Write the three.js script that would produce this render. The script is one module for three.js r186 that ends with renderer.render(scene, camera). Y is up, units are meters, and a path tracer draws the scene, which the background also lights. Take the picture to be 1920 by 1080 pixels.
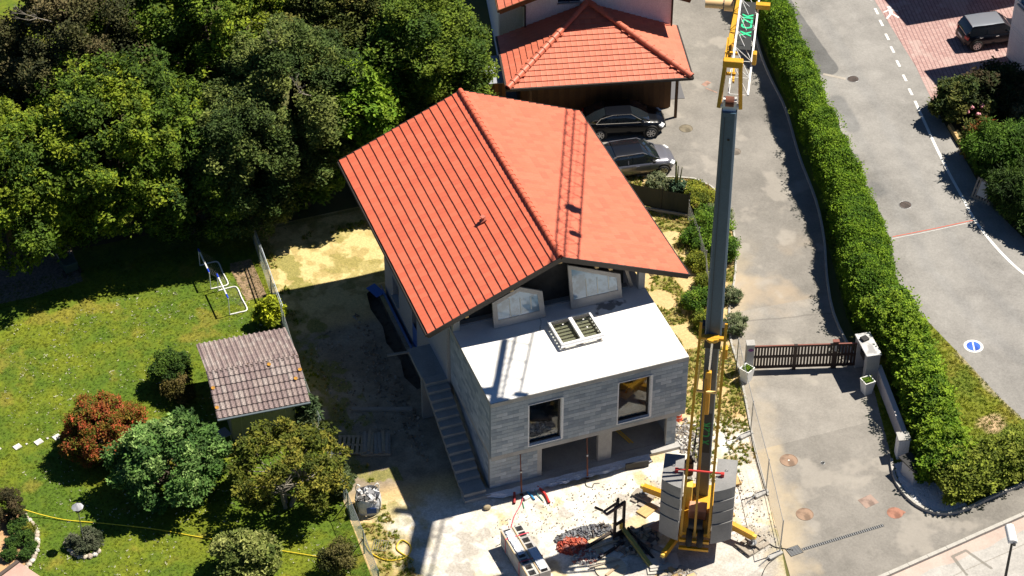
import * as THREE from 'three';
import { mergeGeometries } from 'three/addons/utils/BufferGeometryUtils.js';
import { RoundedBoxGeometry } from 'three/addons/geometries/RoundedBoxGeometry.js';
import { FontLoader } from 'three/addons/loaders/FontLoader.js';
import { TextGeometry } from 'three/addons/geometries/TextGeometry.js';

// ---------------------------------------------------------------- camera, sky, sun, exposure
const scene = new THREE.Scene();
const camera = new THREE.PerspectiveCamera(14.2, 16 / 9, 1, 1200);
camera.position.set(-23.495, 70.343, 68.026);
camera.rotation.order = 'YXZ';
camera.rotation.set(-0.68233, -0.34489, 0);
scene.add(camera);

const SUN = new THREE.Vector3(0.635, 1, -0.062).normalize();
{ // clear summer sky: deeper blue overhead, paler towards the horizon
  const w = 256, h = 128, d = new Float32Array(w * h * 4);
  for (let j = 0; j < h; j++) for (let i = 0; i < w; i++) {
    const el = ((j + 0.5) / h - 0.5) * Math.PI, up = Math.max(0, Math.sin(el)), t = Math.pow(1 - up, 3.2), k = (j * w + i) * 4;
    d[k] = 0.02 + 0.06 * t; d[k + 1] = 0.046 + 0.095 * t; d[k + 2] = 0.108 + 0.15 * t; d[k + 3] = 1;
  }
  const tex = new THREE.DataTexture(d, w, h, THREE.RGBAFormat, THREE.FloatType); tex.mapping = THREE.EquirectangularReflectionMapping; tex.magFilter = THREE.LinearFilter; tex.minFilter = THREE.LinearFilter; tex.needsUpdate = true;
  scene.background = tex; scene.environment = tex;
}
const sun = new THREE.DirectionalLight(new THREE.Color(1, 0.925, 0.8), 5);
sun.position.copy(SUN).multiplyScalar(120).add(new THREE.Vector3(8, 0, -10));
sun.target.position.set(8, 0, -10);
sun.castShadow = true;
sun.shadow.mapSize.set(4096, 4096);
Object.assign(sun.shadow.camera, { left: -45, right: 45, top: 45, bottom: -45, near: 10, far: 260 });
scene.add(sun, sun.target);

const renderer = new THREE.WebGLRenderer({ antialias: true });
renderer.toneMapping = THREE.LinearToneMapping;
renderer.toneMappingExposure = 1.75;
renderer.shadowMap.enabled = true;

// ---------------------------------------------------------------- helpers
const V = (x, y, z) => new THREE.Vector3(x, y, z);
function rngOf(seed) { let a = seed >>> 0; return () => { a = (a + 0x6D2B79F5) | 0; let t = Math.imul(a ^ (a >>> 15), 1 | a); t = (t + Math.imul(t ^ (t >>> 7), 61 | t)) ^ t; return ((t ^ (t >>> 14)) >>> 0) / 4294967296; }; }
const R0 = rngOf(7);
const rnd = (a = 1, b) => b === undefined ? R0() * a : a + R0() * (b - a);
const NT = new Float32Array(256 * 256); { const r = rngOf(99); for (let i = 0; i < NT.length; i++) NT[i] = r(); }
function vnoise(x, y) {
  const xi = Math.floor(x), yi = Math.floor(y); let fx = x - xi, fy = y - yi;
  fx = fx * fx * (3 - 2 * fx); fy = fy * fy * (3 - 2 * fy);
  const x0 = xi & 255, x1 = (xi + 1) & 255, y0 = (yi & 255) << 8, y1 = ((yi + 1) & 255) << 8;
  const a = NT[y0 + x0], b = NT[y0 + x1], c = NT[y1 + x0], d = NT[y1 + x1];
  return a + (b - a) * fx + (c - a) * fy + (a - b - c + d) * fx * fy;
}
function fbm(x, y, o = 4) { let s = 0, w = 0.5, t = 0; for (let i = 0; i < o; i++) { s += w * vnoise(x, y); t += w; x = x * 2.03 + 17.3; y = y * 2.03 + 5.1; w *= 0.5; } return s / t; }
const clamp = (x, a = 0, b = 1) => x < a ? a : x > b ? b : x;
const sst = (a, b, x) => { const t = clamp((x - a) / (b - a)); return t * t * (3 - 2 * t); };
const mixc = (a, b, t) => [a[0] + (b[0] - a[0]) * t, a[1] + (b[1] - a[1]) * t, a[2] + (b[2] - a[2]) * t];
const enc = (v) => { v = clamp(v); return 255 * (v <= 0.0031308 ? 12.92 * v : 1.055 * Math.pow(v, 1 / 2.4) - 0.055); };
const ENC = new Uint8Array(4097); for (let i = 0; i <= 4096; i++) ENC[i] = enc(i / 4096);
// colour texture from linear values
function colorTex(w, h, fn) {
  const d = new Uint8Array(w * h * 4);
  for (let j = 0; j < h; j++) for (let i = 0; i < w; i++) {
    const c = fn((i + 0.5) / w, (j + 0.5) / h), k = (j * w + i) * 4;
    d[k] = ENC[(clamp(c[0]) * 4096) | 0]; d[k + 1] = ENC[(clamp(c[1]) * 4096) | 0]; d[k + 2] = ENC[(clamp(c[2]) * 4096) | 0]; d[k + 3] = 255;
  }
  const t = new THREE.DataTexture(d, w, h, THREE.RGBAFormat);
  t.colorSpace = THREE.SRGBColorSpace; t.wrapS = t.wrapT = THREE.RepeatWrapping;
  t.magFilter = THREE.LinearFilter; t.minFilter = THREE.LinearMipmapLinearFilter; t.generateMipmaps = true; t.needsUpdate = true;
  return t;
}
// grain maps that several materials share; their uv is in metres, one repeat is `m` metres
function grain(m, fn, n = 512) {
  const t = colorTex(n, n, (u, v) => { const g = fn(u, v); return [g, g, g]; });
  t.repeat.set(1 / m, 1 / m); return t;
}
const pn = (u, v, k, o) => { // periodic fbm by blending
  const f = (x, y) => fbm(x * k, y * k, o), a = sst(0.75, 1, u), b = sst(0.75, 1, v);
  return (f(u, v) * (1 - a) + f(u - 1, v) * a) * (1 - b) + (f(u, v - 1) * (1 - a) + f(u - 1, v - 1) * a) * b;
};
const TX = {
  conc: grain(3, (u, v) => 0.62 + 0.36 * pn(u, v, 5, 5) + 0.16 * (pn(u + 0.3, v, 60, 2) - 0.5)),
  lichen: grain(1.3, (u, v) => { const a = pn(u, v, 46, 2), b = pn(u + 0.4, v + 0.1, 9, 3); return 0.42 + 0.2 * b + 0.75 * sst(0.56, 0.72, a * 0.8 + b * 0.25); }),
  tile: grain(2.6, (u, v) => 0.86 + 0.14 * pn(u, v, 7, 4) + 0.1 * (pn(u + 0.2, v + 0.7, 40, 2) - 0.5)),
  block: grain(2.2, (u, v) => 0.72 + 0.3 * pn(u, v, 12, 4) + 0.16 * (pn(u + 0.3, v, 70, 2) - 0.5)),
  fine: grain(1, (u, v) => 0.78 + 0.3 * (pn(u, v, 24, 3) - 0.3)),
  wood: grain(1.2, (u, v) => 0.6 + 0.42 * fbm(u * 3 + 4, v * 46, 4) * (0.75 + 0.5 * pn(u, v, 3, 2))),
  grime: grain(2, (u, v) => 0.55 + 0.5 * sst(0.28, 0.6, pn(u, v, 7, 5))),
};
const lin = (r, g, b) => new THREE.Color().setRGB(r, g, b);
function mat(r, g, b, rough = 0.85, o = {}) { return new THREE.MeshStandardMaterial({ color: lin(r, g, b), roughness: rough, side: THREE.DoubleSide, ...o }); }
const M = {
  conc: mat(0.46, 0.45, 0.43, 0.9, { map: TX.conc }),
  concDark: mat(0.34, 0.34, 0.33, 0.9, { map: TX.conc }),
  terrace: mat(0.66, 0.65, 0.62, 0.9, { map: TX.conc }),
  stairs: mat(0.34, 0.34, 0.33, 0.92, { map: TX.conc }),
  kerb: mat(0.5, 0.48, 0.44, 0.9, { map: TX.conc }),
  plaster: mat(0.9, 0.9, 0.9, 0.9, { map: TX.fine }),
  plasterGrey: mat(0.42, 0.42, 0.43, 0.9, { map: TX.fine }),
  mortar: mat(0.33, 0.37, 0.41, 0.95, { map: TX.conc }),
  block: mat(1, 1, 1, 0.95, { map: TX.block, vertexColors: true }),
  tile: mat(1, 1, 1, 0.52, { map: TX.tile, vertexColors: true }),
  oldTile: mat(1, 1, 1, 0.9, { map: TX.lichen, vertexColors: true }),
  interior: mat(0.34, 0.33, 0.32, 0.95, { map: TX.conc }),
  openingShade: mat(0.022, 0.021, 0.02, 0.8, { map: TX.grime }),  // near-black colour painted as the shade inside the open gable
  blueSheet: mat(0.06, 0.16, 0.5, 0.6, { map: TX.fine }),
  plastic: mat(0.72, 0.76, 0.84, 0.45, { map: TX.fine }),
  fascia: mat(0.028, 0.02, 0.016, 0.6),
  woodDark: mat(0.13, 0.06, 0.02, 0.8, { map: TX.wood }),
  gateWood: mat(0.035, 0.016, 0.011, 0.6, { map: TX.wood }),
  gateCap: mat(0.2, 0.07, 0.05, 0.5),
  timber: mat(0.62, 0.42, 0.18, 0.8, { map: TX.wood }),
  greyWood: mat(0.38, 0.33, 0.27, 0.9, { map: TX.wood }),
  palletWood: mat(0.5, 0.38, 0.25, 0.9, { map: TX.wood }),
  yellow: mat(0.72, 0.37, 0.02, 0.45, { map: TX.fine }),
  yellowPale: mat(0.75, 0.5, 0.08, 0.5),
  blueGrey: mat(0.06, 0.12, 0.19, 0.42, { map: TX.fine }),
  lowerMast: mat(0.1, 0.12, 0.14, 0.5, { map: TX.fine }),
  black: mat(0.012, 0.012, 0.013, 0.6),
  rubber: mat(0.016, 0.016, 0.016, 0.85),
  steel: mat(0.35, 0.36, 0.37, 0.4, { metalness: 0.6 }),
  white: mat(0.78, 0.78, 0.77, 0.5),
  paint: mat(0.78, 0.78, 0.76, 0.85, { map: TX.fine }),
  red: mat(0.55, 0.035, 0.03, 0.5),
  rust: mat(0.2, 0.06, 0.03, 0.8, { map: TX.grime }),
  manhole: mat(0.09, 0.065, 0.055, 0.8, { map: TX.grime }),
  manholeRust: mat(0.3, 0.2, 0.14, 0.9, { map: TX.grime }),
  green: mat(0.02, 0.3, 0.07, 0.6),
  greenWire: mat(0.05, 0.12, 0.09, 0.5),
  ballast: mat(0.27, 0.27, 0.27, 0.92, { map: TX.conc }),
  glass: new THREE.MeshPhysicalMaterial({ color: lin(0.9, 0.95, 0.97), roughness: 0.03, transmission: 1, thickness: 0, ior: 1.5, side: THREE.DoubleSide }),
  darkGlass: new THREE.MeshPhysicalMaterial({ color: lin(0.012, 0.016, 0.02), roughness: 0.04, ior: 1.5, clearcoat: 1, clearcoatRoughness: 0.03, side: THREE.DoubleSide }),
  chrome: mat(0.8, 0.8, 0.82, 0.18, { metalness: 1 }),
  alu: mat(0.82, 0.82, 0.83, 0.4, { metalness: 0.2 }),
};
const taken = {};
function numbered(n) { if (!(n in taken)) { taken[n] = 0; return n; } taken[n]++; return n + '_' + String(taken[n]).padStart(3, '0'); }
function thing(name, label, category, o = {}) {
  const g = new THREE.Group(); g.name = numbered(name);
  if (o.pos) g.position.set(...o.pos); if (o.ry) g.rotation.y = o.ry;
  g.userData = { label, category }; if (o.group) g.userData.group = o.group;
  scene.add(g); return g;
}
function tag(m, label, category, group) { m.userData.label = label; m.userData.category = category; if (group) m.userData.group = group; return m; }
function shadows(m) { m.castShadow = true; m.receiveShadow = true; return m; }
function clean(g) {
  if (g.index) g = g.toNonIndexed();
  for (const k of Object.keys(g.attributes)) if (!['position', 'normal', 'uv', 'color'].includes(k)) g.deleteAttribute(k);
  if (!g.attributes.normal) g.computeVertexNormals();
  g.morphAttributes = {}; g.clearGroups(); return g;
}
function triUV(g) { // uv in metres by the axis each face points along; the longer run of a face goes along u
  const p = g.attributes.position, n = p.count, uv = new Float32Array(n * 2), a = V(), b = V(), c = V(), nn = V();
  for (let i = 0; i < n; i += 3) {
    a.fromBufferAttribute(p, i); b.fromBufferAttribute(p, i + 1); c.fromBufferAttribute(p, i + 2);
    nn.copy(b).sub(a).cross(c.sub(a)); const x = Math.abs(nn.x), y = Math.abs(nn.y), z = Math.abs(nn.z);
    for (let k = 0; k < 3; k++) {
      const X = p.getX(i + k), Y = p.getY(i + k), Z = p.getZ(i + k), j = (i + k) * 2;
      if (y >= x && y >= z) { uv[j] = X; uv[j + 1] = Z; } else if (x >= z) { uv[j] = Z; uv[j + 1] = Y; } else { uv[j] = X; uv[j + 1] = Y; }
    }
  }
  g.setAttribute('uv', new THREE.BufferAttribute(uv, 2)); return g;
}
const _m = new THREE.Matrix4(), _q = new THREE.Quaternion(), _e = new THREE.Euler();
class B {
  constructor() { this.a = []; }
  add(g, m) { g = clean(g.clone()); triUV(g); if (m) g.applyMatrix4(m); this.a.push(g); return this; }
  box(w, h, d, x = 0, y = 0, z = 0, ry = 0, rx = 0, rz = 0) { // centre at x, y, z
    _e.set(rx, ry, rz, 'YXZ'); _m.compose(V(x, y, z), _q.setFromEuler(_e), V(1, 1, 1));
    return this.add(new THREE.BoxGeometry(w, h, d), _m);
  }
  rbox(w, h, d, r, x = 0, y = 0, z = 0, ry = 0, rx = 0, rz = 0) {
    _e.set(rx, ry, rz, 'YXZ'); _m.compose(V(x, y, z), _q.setFromEuler(_e), V(1, 1, 1));
    return this.add(new RoundedBoxGeometry(w, h, d, 2, r), _m);
  }
  bar(p, q, w, h = w, up = V(0, 1, 0)) { // beam from p to q, w across, h along up
    const d = V().subVectors(q, p), L = d.length(); d.normalize();
    let u = up.clone(); if (Math.abs(u.dot(d)) > 0.98) u = V(0, 0, 1);
    const s = V().crossVectors(d, u).normalize(); u = V().crossVectors(s, d);
    const m = new THREE.Matrix4().makeBasis(d, u, s); m.setPosition(V().addVectors(p, q).multiplyScalar(0.5));
    return this.add(new THREE.BoxGeometry(L, h, w), m);
  }
  tube(p, q, r, r2 = r, n = 8, open = false) {
    const d = V().subVectors(q, p), L = d.length(); _q.setFromUnitVectors(V(0, 1, 0), d.normalize());
    _m.compose(V().addVectors(p, q).multiplyScalar(0.5), _q, V(1, 1, 1));
    return this.add(new THREE.CylinderGeometry(r2, r, L, n, 1, open), _m);
  }
  path(pts, r, n = 6, closed = false, seg) {
    return this.add(new THREE.TubeGeometry(new THREE.CatmullRomCurve3(pts, closed, 'centripetal'), seg || pts.length * 6, r, n, closed));
  }
  cyl(r, h, x, y, z, n = 20, r2 = r) { _m.makeTranslation(x, y + h / 2, z); return this.add(new THREE.CylinderGeometry(r2, r, h, n), _m); }
  prism(pts, y0, y1) { // outline in x, z
    const s = new THREE.Shape(pts.map(p => new THREE.Vector2(p[0], -p[1])));
    const g = new THREE.ExtrudeGeometry(s, { depth: y1 - y0, bevelEnabled: false }); g.rotateX(-Math.PI / 2); g.translate(0, y0, 0);
    return this.add(g);
  }
  geo() { return this.a.length === 1 ? this.a[0] : mergeGeometries(this.a, false); }
  mesh(name, m, parent) {
    const o = shadows(new THREE.Mesh(this.geo(), m)); o.name = parent ? name : numbered(name); (parent || scene).add(o); return o;
  }
}
function piece(name, geo, m, parent, x = 0, y = 0, z = 0, ry = 0) {
  const o = shadows(new THREE.Mesh(geo, m)); o.name = name; o.position.set(x, y, z); o.rotation.y = ry; parent.add(o); return o;
}
function colored(g, r, gg, b) { g = clean(g.clone()); if (!g.attributes.uv) triUV(g); const n = g.attributes.position.count, c = new Float32Array(n * 3); for (let i = 0; i < n; i++) { c[i * 3] = r; c[i * 3 + 1] = gg; c[i * 3 + 2] = b; } g.setAttribute('color', new THREE.BufferAttribute(c, 3)); return g; }
function wallGeo(w, h, t, holes) { // wall in x, y from 0,0, thickness along -z
  const s = new THREE.Shape([[0, 0], [w, 0], [w, h], [0, h]].map(p => new THREE.Vector2(...p)));
  for (const [x0, y0, x1, y1] of holes) s.holes.push(new THREE.Path([[x0, y0], [x0, y1], [x1, y1], [x1, y0]].map(p => new THREE.Vector2(...p))));
  const g = new THREE.ExtrudeGeometry(s, { depth: t, bevelEnabled: false }); g.translate(0, 0, -t); return triUV(clean(g));
}
const inPoly = (P, x, z) => { let c = false; for (let i = 0, j = P.length - 1; i < P.length; j = i++) if ((P[i][1] > z) !== (P[j][1] > z) && x < (P[j][0] - P[i][0]) * (z - P[i][1]) / (P[j][1] - P[i][1]) + P[i][0]) c = !c; return c; };
function segDist(P, x, z) { let m = 1e9; for (let i = 0; i + 1 < P.length; i++) { const [ax, az] = P[i], [bx, bz] = P[i + 1], dx = bx - ax, dz = bz - az, t = clamp(((x - ax) * dx + (z - az) * dz) / (dx * dx + dz * dz)); m = Math.min(m, Math.hypot(x - ax - t * dx, z - az - t * dz)); } return m; }
// ---------------------------------------------------------------- the ground, zone by zone (x, z in metres)
const trench = [[-0.95, -15.4], [-0.7, -15.6], [-0.42, -15.5], [-0.42, -8.0], [-0.8, -8.0], [-1.1, -9.0], [-0.9, -10.2], [-1.15, -11.6], [-0.95, -12.8], [-1.12, -14.2]];
const P2 = {
  lawn: [[-60, -70], [-4.6, -70], [-5.05, -21], [-5.3, -16.6], [-5.5, -13.7], [-5.65, -11.3], [-5.85, -7.5], [-5.9, -4.2], [-6.1, -1.4], [-6.2, 1.6], [-6.6, 14], [-60, 14]],
  site: [[-5.1, -22.2], [9.0, -22.2], [9.6, -21.5], [15.0, -19.8], [16.4, -19.16], [17.3, -18.84], [17.98, -18.0], [18.25, -16.94], [18, -15.37], [17.44, -13.25], [16.23, -10.56], [15.37, -9.13], [14.31, -6.98], [13.66, -4.37], [12.94, -1.89], [12.11, 0.82], [11.39, 3.8], [10.77, 6.34], [10.12, 8.42], [9.2, 12], [-6.8, 14], [-6.3, 1.6]],
  drive: [[9.4, -21.6], [15.0, -19.85], [16.4, -19.16], [17.3, -18.84], [17.98, -18.0], [18.25, -16.94], [18, -15.37], [17.44, -13.25], [16.23, -10.56], [15.37, -9.13], [14.31, -6.98], [13.66, -4.37], [12.94, -1.89], [12.11, 0.82], [11.39, 3.8], [10.77, 6.34], [10.3, 8.3], [9.9, 9.8], [10, 10.5], [14, 9.82], [17.31, 9.26], [21.28, 8.58], [30, 7.1], [30, 5.4], [22.4, 6.9], [18.8, 7.5], [17.9, 7.43], [17.36, 7.0], [17.01, 6.18], [17.0, 4.94], [17.34, 3.88], [17.9, 3.3], [19.3, -1.9], [18.95, -3.0], [19.25, -5.2], [19.59, -6.76], [20.42, -9.05], [21.58, -11.76], [22.55, -14.68], [23.36, -18.28], [24.64, -22.98], [25.04, -25.53], [25.58, -28.12], [26.69, -31.78], [28.5, -37], [30.5, -44], [22, -44], [20, -30], [11, -30]],
  road: [[28, -44], [36.4, -44], [34.03, -30.93], [33.1, -24.07], [32.16, -20], [31.6, -16.5], [31.1, -13.5], [30.8, -10.5], [31, -8.0], [32, -5.2], [36, -1], [44, 3.4], [30, 7], [24.3, 3.24], [24.0, 1.33], [23.75, -1.74], [23.38, -5.31], [23.45, -7.08], [23.9, -10], [24.6, -13], [25.4, -18.6], [26.6, -25], [27.5, -33]],
  pavers: [[36.5, -44.5], [52, -44.5], [52, -20.6], [32.3, -20.6], [33.05, -24.07], [34.0, -30.93]],
  verge: [[19.2, -2], [20, -6], [22.4, -14], [25.2, -25], [27.2, -34], [28.2, -40], [28.6, -40], [27.6, -33], [26.6, -25], [25.4, -18.6], [24.6, -13], [23.9, -10], [23.45, -7.08], [23.38, -5.31], [23.75, -1.74], [24.0, 1.33], [24.3, 3.24], [27, 5.2], [30, 7], [30, 5.5], [22.4, 6.95], [18.8, 7.5], [17.95, 7.45], [17.4, 7.0], [17.05, 6.18], [17.05, 4.94], [17.4, 3.9]],
  street: [[8, 10.85], [14, 9.86], [17.31, 9.3], [21.28, 8.62], [30, 7.14], [46, 4.4], [60, 30], [4, 30]],
  garden: [[31.1, -13.5], [31.6, -16.5], [32.16, -20], [32.3, -20.6], [52, -20.6], [52, 6], [44, 3.4], [36, -1], [32, -5.2], [31, -8], [30.8, -10.5]],
};
function sheet(name, poly, y, m, box, holes) {
  const s = new THREE.Shape(poly.map(p => new THREE.Vector2(p[0], -p[1])));
  for (const h of holes || []) s.holes.push(new THREE.Path(h.map(p => new THREE.Vector2(p[0], -p[1]))));
  let g = new THREE.ShapeGeometry(s); g.rotateX(-Math.PI / 2); g.translate(0, y, 0); g = clean(g);
  const p = g.attributes.position, uv = g.attributes.uv;
  for (let i = 0; i < p.count; i++) uv.setXY(i, (p.getX(i) - box[0]) / (box[2] - box[0]), (p.getZ(i) - box[1]) / (box[3] - box[1]));
  const o = shadows(new THREE.Mesh(g, m)); o.name = name; o.userData.kind = 'structure'; scene.add(o); return o;
}
function zoneMat(box, w, h, fn, rough = 0.95) {
  const t = colorTex(w, h, (u, v) => fn(box[0] + u * (box[2] - box[0]), box[1] + v * (box[3] - box[1])));
  t.wrapS = t.wrapT = THREE.MirroredRepeatWrapping;
  return new THREE.MeshStandardMaterial({ map: t, roughness: rough, side: THREE.DoubleSide });
}
// wide terrain all round
{
  const box = [-20, -20, 20, 20];
  const m = zoneMat(box, 512, 512, (x, z) => { const n = fbm(x * 0.6, z * 0.6, 5), f = vnoise(x * 8, z * 8); return mixc([0.05, 0.065, 0.014], [0.12, 0.11, 0.03], n * 0.8 + f * 0.25); });
  sheet('ground', [[-300, -300], [300, -300], [300, 300], [-300, 300]], -0.012, m, box, [trench]);
}
// lawn
const grassCol = (x, z) => {
  const n = fbm(x * 0.45 + 3, z * 0.45, 4), p = fbm(x * 1.7, z * 1.7 + 9, 3), f = vnoise(x * 21, z * 21), f2 = vnoise(x * 9 + 40, z * 9);
  let c = mixc([0.068, 0.125, 0.002], [0.14, 0.17, 0.003], sst(0.3, 0.7, n * 0.6 + p * 0.4));
  c = mixc(c, [0.25, 0.2, 0.025], sst(0.6, 0.78, fbm(x * 0.8 + 31, z * 0.8 + 12, 4)) * 0.55);
  const k = 0.7 + 0.42 * f + 0.3 * (f2 - 0.5); return [c[0] * k, c[1] * k, c[2] * k];
};
{
  const box = [-26, -32, -4, 6];
  const soil = [[-8.2, -20.5], [-6.0, -20.5], [-5.4, -18], [-5.4, -17.2], [-6.2, -17.0], [-6.6, -19.6]];
  const m = zoneMat(box, 1600, 1900, (x, z) => {
    let c = grassCol(x, z);
    // gravel terrace in the far left corner, bare soil by the fence, worn edge along the shed
    if (x < -13.6 && z < -20.6 && z > -24.5 && z < -21.2 - 0.13 * (x + 13.6) + 0.4 * fbm(x, z, 3)) { const g = 0.5 + 0.6 * vnoise(x * 16, z * 16); c = [0.22 * g, 0.18 * g, 0.15 * g]; }
    const e = fbm(x * 1.6, z * 1.6, 3) * 0.5;
    if (x > -6.75 + e * 0.6 && x < -5.5 && z > -19.9 && z < -17.2 + e) { const g = 0.5 + 0.6 * vnoise(x * 13, z * 13); c = [0.32 * g, 0.22 * g, 0.13 * g]; }
    if (Math.abs(x + 13.0 - 0.4 * e) < 0.9 && Math.abs(z + 8.2) < 0.7 + e) c = mixc(c, [0.28, 0.2, 0.14], 0.55);
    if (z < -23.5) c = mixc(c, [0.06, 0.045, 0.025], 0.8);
    return c;
  });
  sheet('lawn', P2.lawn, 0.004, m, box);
}
// building site: sand, straw, weeds, pale rubble dust in front
{
  const box = [-7, -22, 19, 10];
  const m = zoneMat(box, 1700, 2048, (x, z) => {
    const n = fbm(x * 0.55 + 8, z * 0.55, 5), p = fbm(x * 2.1, z * 2.1 + 3, 4), f = vnoise(x * 18, z * 18), f2 = vnoise(x * 34 + 7, z * 34);
    let c = mixc([0.46, 0.31, 0.14], [0.6, 0.45, 0.22], n);                                   // sand
    if (x < 1.5) c = mixc(c, mixc([0.56, 0.44, 0.2], [0.4, 0.31, 0.12], sst(0.45, 0.65, p)), sst(-13.5, -15.5, z));   // straw behind
    const earth = sst(-14.0, -13.0, z) * sst(-1.6, -2.8, z) * sst(0.5, -0.5, x);
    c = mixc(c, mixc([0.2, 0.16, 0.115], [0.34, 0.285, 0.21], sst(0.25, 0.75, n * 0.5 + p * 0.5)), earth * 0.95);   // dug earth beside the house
    const dust = sst(-2.2, -0.4, z + (n - 0.5) * 2.4) * sst(-5.4, -4.0, x - (p - 0.5) * 2) * sst(12.4, 11.2, x + (z * 0.27) - 0.6 + (p - 0.5));
    c = mixc(c, mixc([0.54, 0.5, 0.43], [0.68, 0.65, 0.6], sst(0.35, 0.65, p)), dust);
    c = mixc(c, [0.52, 0.39, 0.18], dust * sst(0.56, 0.72, fbm(x * 0.9 + 20, z * 0.9, 4)) * 0.75);
    c = mixc(c, [0.26, 0.235, 0.21], dust * sst(0.56, 0.68, fbm(x * 1.1 + 60, z * 1.1 + 5, 4)) * 0.55);
    if (x > 6 && z > 5.4) c = mixc(c, [0.36, 0.34, 0.31], dust * 0.6);
    // weeds
    const w = fbm(x * 1.3 + 50, z * 1.3 + 70, 5);
    let wt = 0;
    if (x > 9) wt = sst(0.42, 0.56, w + 0.16 * sst(0, 1, (x - (14.2 + (z + 7) * -0.22)) * 0.7) - 0.05) * (1 - dust);
    if (x < -3.2) wt = Math.max(wt, sst(0.47, 0.6, w + 0.12 * sst(-3.4, -5.5, x)) * 0.9 * (1 - 0.6 * dust));
    if (z < -16 && x < 3) wt = Math.max(wt, sst(0.54, 0.64, w) * 0.6);
    if (z < -21.9) wt = Math.max(wt, 0.8);
    c = mixc(c, mixc([0.11, 0.13, 0.014], [0.26, 0.23, 0.05], f2), wt * 0.85);
    const k = 0.8 + 0.3 * f + 0.18 * (f2 - 0.5); return [c[0] * k, c[1] * k, c[2] * k];
  });
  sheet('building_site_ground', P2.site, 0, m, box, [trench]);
  const t = new B();
  const TD = 0.42; t.prism(trench.map(([x, z]) => [x, z]).reverse(), -TD - 0.05, -TD);
  for (let i = 0; i < trench.length; i++) { const a = trench[i], b = trench[(i + 1) % trench.length]; t.bar(V(a[0], -TD / 2 - 0.016, a[1]), V(b[0], -TD / 2 - 0.016, b[1]), 0.012, TD); }
  const o = t.mesh('trench', mat(0.13, 0.1, 0.07, 1, { map: TX.grime })); o.userData.kind = 'structure';
}
// asphalt
const asphalt = (x, z, base, warm) => {
  const n = fbm(x * 0.35 + 11, z * 0.35 + 4, 4), p = fbm(x * 1.4, z * 1.4, 4), f = vnoise(x * 26, z * 26), f2 = vnoise(x * 11 + 3, z * 11);
  const k = base * (0.68 + 0.54 * n + 0.34 * (p - 0.5) + 0.2 * (f - 0.5) + 0.12 * (f2 - 0.5));
  return [k * (1 + warm), k * (1 + warm * 0.35), k * (1 - warm * 0.55)];
};
{
  const box = [8, -34, 28, 12];
  const m = zoneMat(box, 1024, 2048, (x, z) => {
    let c = asphalt(x, z, 0.192, 0.11);
    const e = fbm(x * 1.3 + 2, z * 1.3, 4);
    // sandy dust tracked along the site side, and a paler joint across below the gate
    const d = segDist([[18.2, -16.9], [17.4, -13.2], [15.4, -9.1], [14.3, -7], [13.7, -4.4], [12.1, 0.8], [11.4, 3.8], [10.3, 8]], x, z);
    c = mixc(c, [0.5, 0.4, 0.26], sst(1.5, 0.1, d + (e - 0.5) * 1.6) * 0.6 * sst(-14, -9, z));
    c = mixc(c, [0.44, 0.34, 0.23], sst(0.52, 0.75, fbm(x * 0.5 + 70, z * 0.5, 4)) * 0.5 * sst(-14, -8, z) * sst(-2, -5, z));
    if (z > -8.2 + 0.35 * (x - 14) * 0.2 && z < 1) c = mixc(c, asphalt(x, z, 0.25, 0.11), 0.6);
    c = mixc(c, [0.36, 0.33, 0.29], sst(0.6, 0.75, fbm(x * 0.8 + 33, z * 0.8 + 21, 4)) * 0.45);
    const j = Math.abs(z - (-7.6 + 0.2 * (x - 14)) - 0.15 * (e - 0.5)); if (j < 0.05) c = mixc(c, [0.12, 0.11, 0.1], 0.45);
    return c;
  });
  sheet('driveway', P2.drive, 0.008, m, box);
}
{
  const box = [22, -46, 38, 6];
  const wheel = [[30.6, -44], [29.5, -30], [28.2, -20], [27.2, -13], [26.4, -8], [26.6, -3], [28, 3]];
  const m = zoneMat(box, 1024, 2048, (x, z) => {
    let c = asphalt(x, z, 0.235, 0.06);
    const e = fbm(x * 1.2, z * 1.2 + 8, 4), d = segDist(wheel, x, z);
    c = mixc(c, asphalt(x, z, 0.22, 0.02), (sst(0.5, 0.1, Math.abs(d - 0.9) + (e - 0.5) * 0.5)) * 0.45);
    // darker repair strip laid along the hedge side
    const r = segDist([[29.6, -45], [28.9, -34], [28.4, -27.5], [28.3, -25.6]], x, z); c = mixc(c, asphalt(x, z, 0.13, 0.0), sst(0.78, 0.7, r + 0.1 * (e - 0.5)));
    const r2 = segDist([[27.6, -22.6], [27.2, -20]], x, z); c = mixc(c, asphalt(x, z, 0.16, 0), sst(0.55, 0.3, r2 + 0.3 * (e - 0.5)) * 0.8);
    const r3 = segDist([[26, -15.0], [25.9, -14.4]], x, z); c = mixc(c, asphalt(x, z, 0.16, 0), sst(0.6, 0.2, r3 + 0.4 * (e - 0.5)) * 0.8);
    return c;
  });
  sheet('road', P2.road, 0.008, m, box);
}
{
  const box = [8, 4, 34, 17];
  const m = zoneMat(box, 1024, 512, (x, z) => {
    let c = asphalt(x, z, 0.4, 0.07); const e = fbm(x, z + 8, 4);
    const k = z - (9.82 - 0.17 * (x - 14)); if (k < 0.55 + 0.3 * e) c = mixc(c, [0.5, 0.33, 0.26], 0.45);
    const rect = [[17.25, 10.9], [17.2, 9.75], [17.9, 9.62], [18.4, 10.9]]; if (segDist(rect, x, z) < 0.05 + 0.03 * e) c = mixc(c, [0.16, 0.15, 0.13], 0.8);
    if (Math.abs(k - 1.35 - 0.1 * e) < 0.02) c = mixc(c, [0.2, 0.18, 0.15], 0.7);
    return c;
  });
  sheet('street', P2.street, -0.004, m, box);
}
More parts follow.
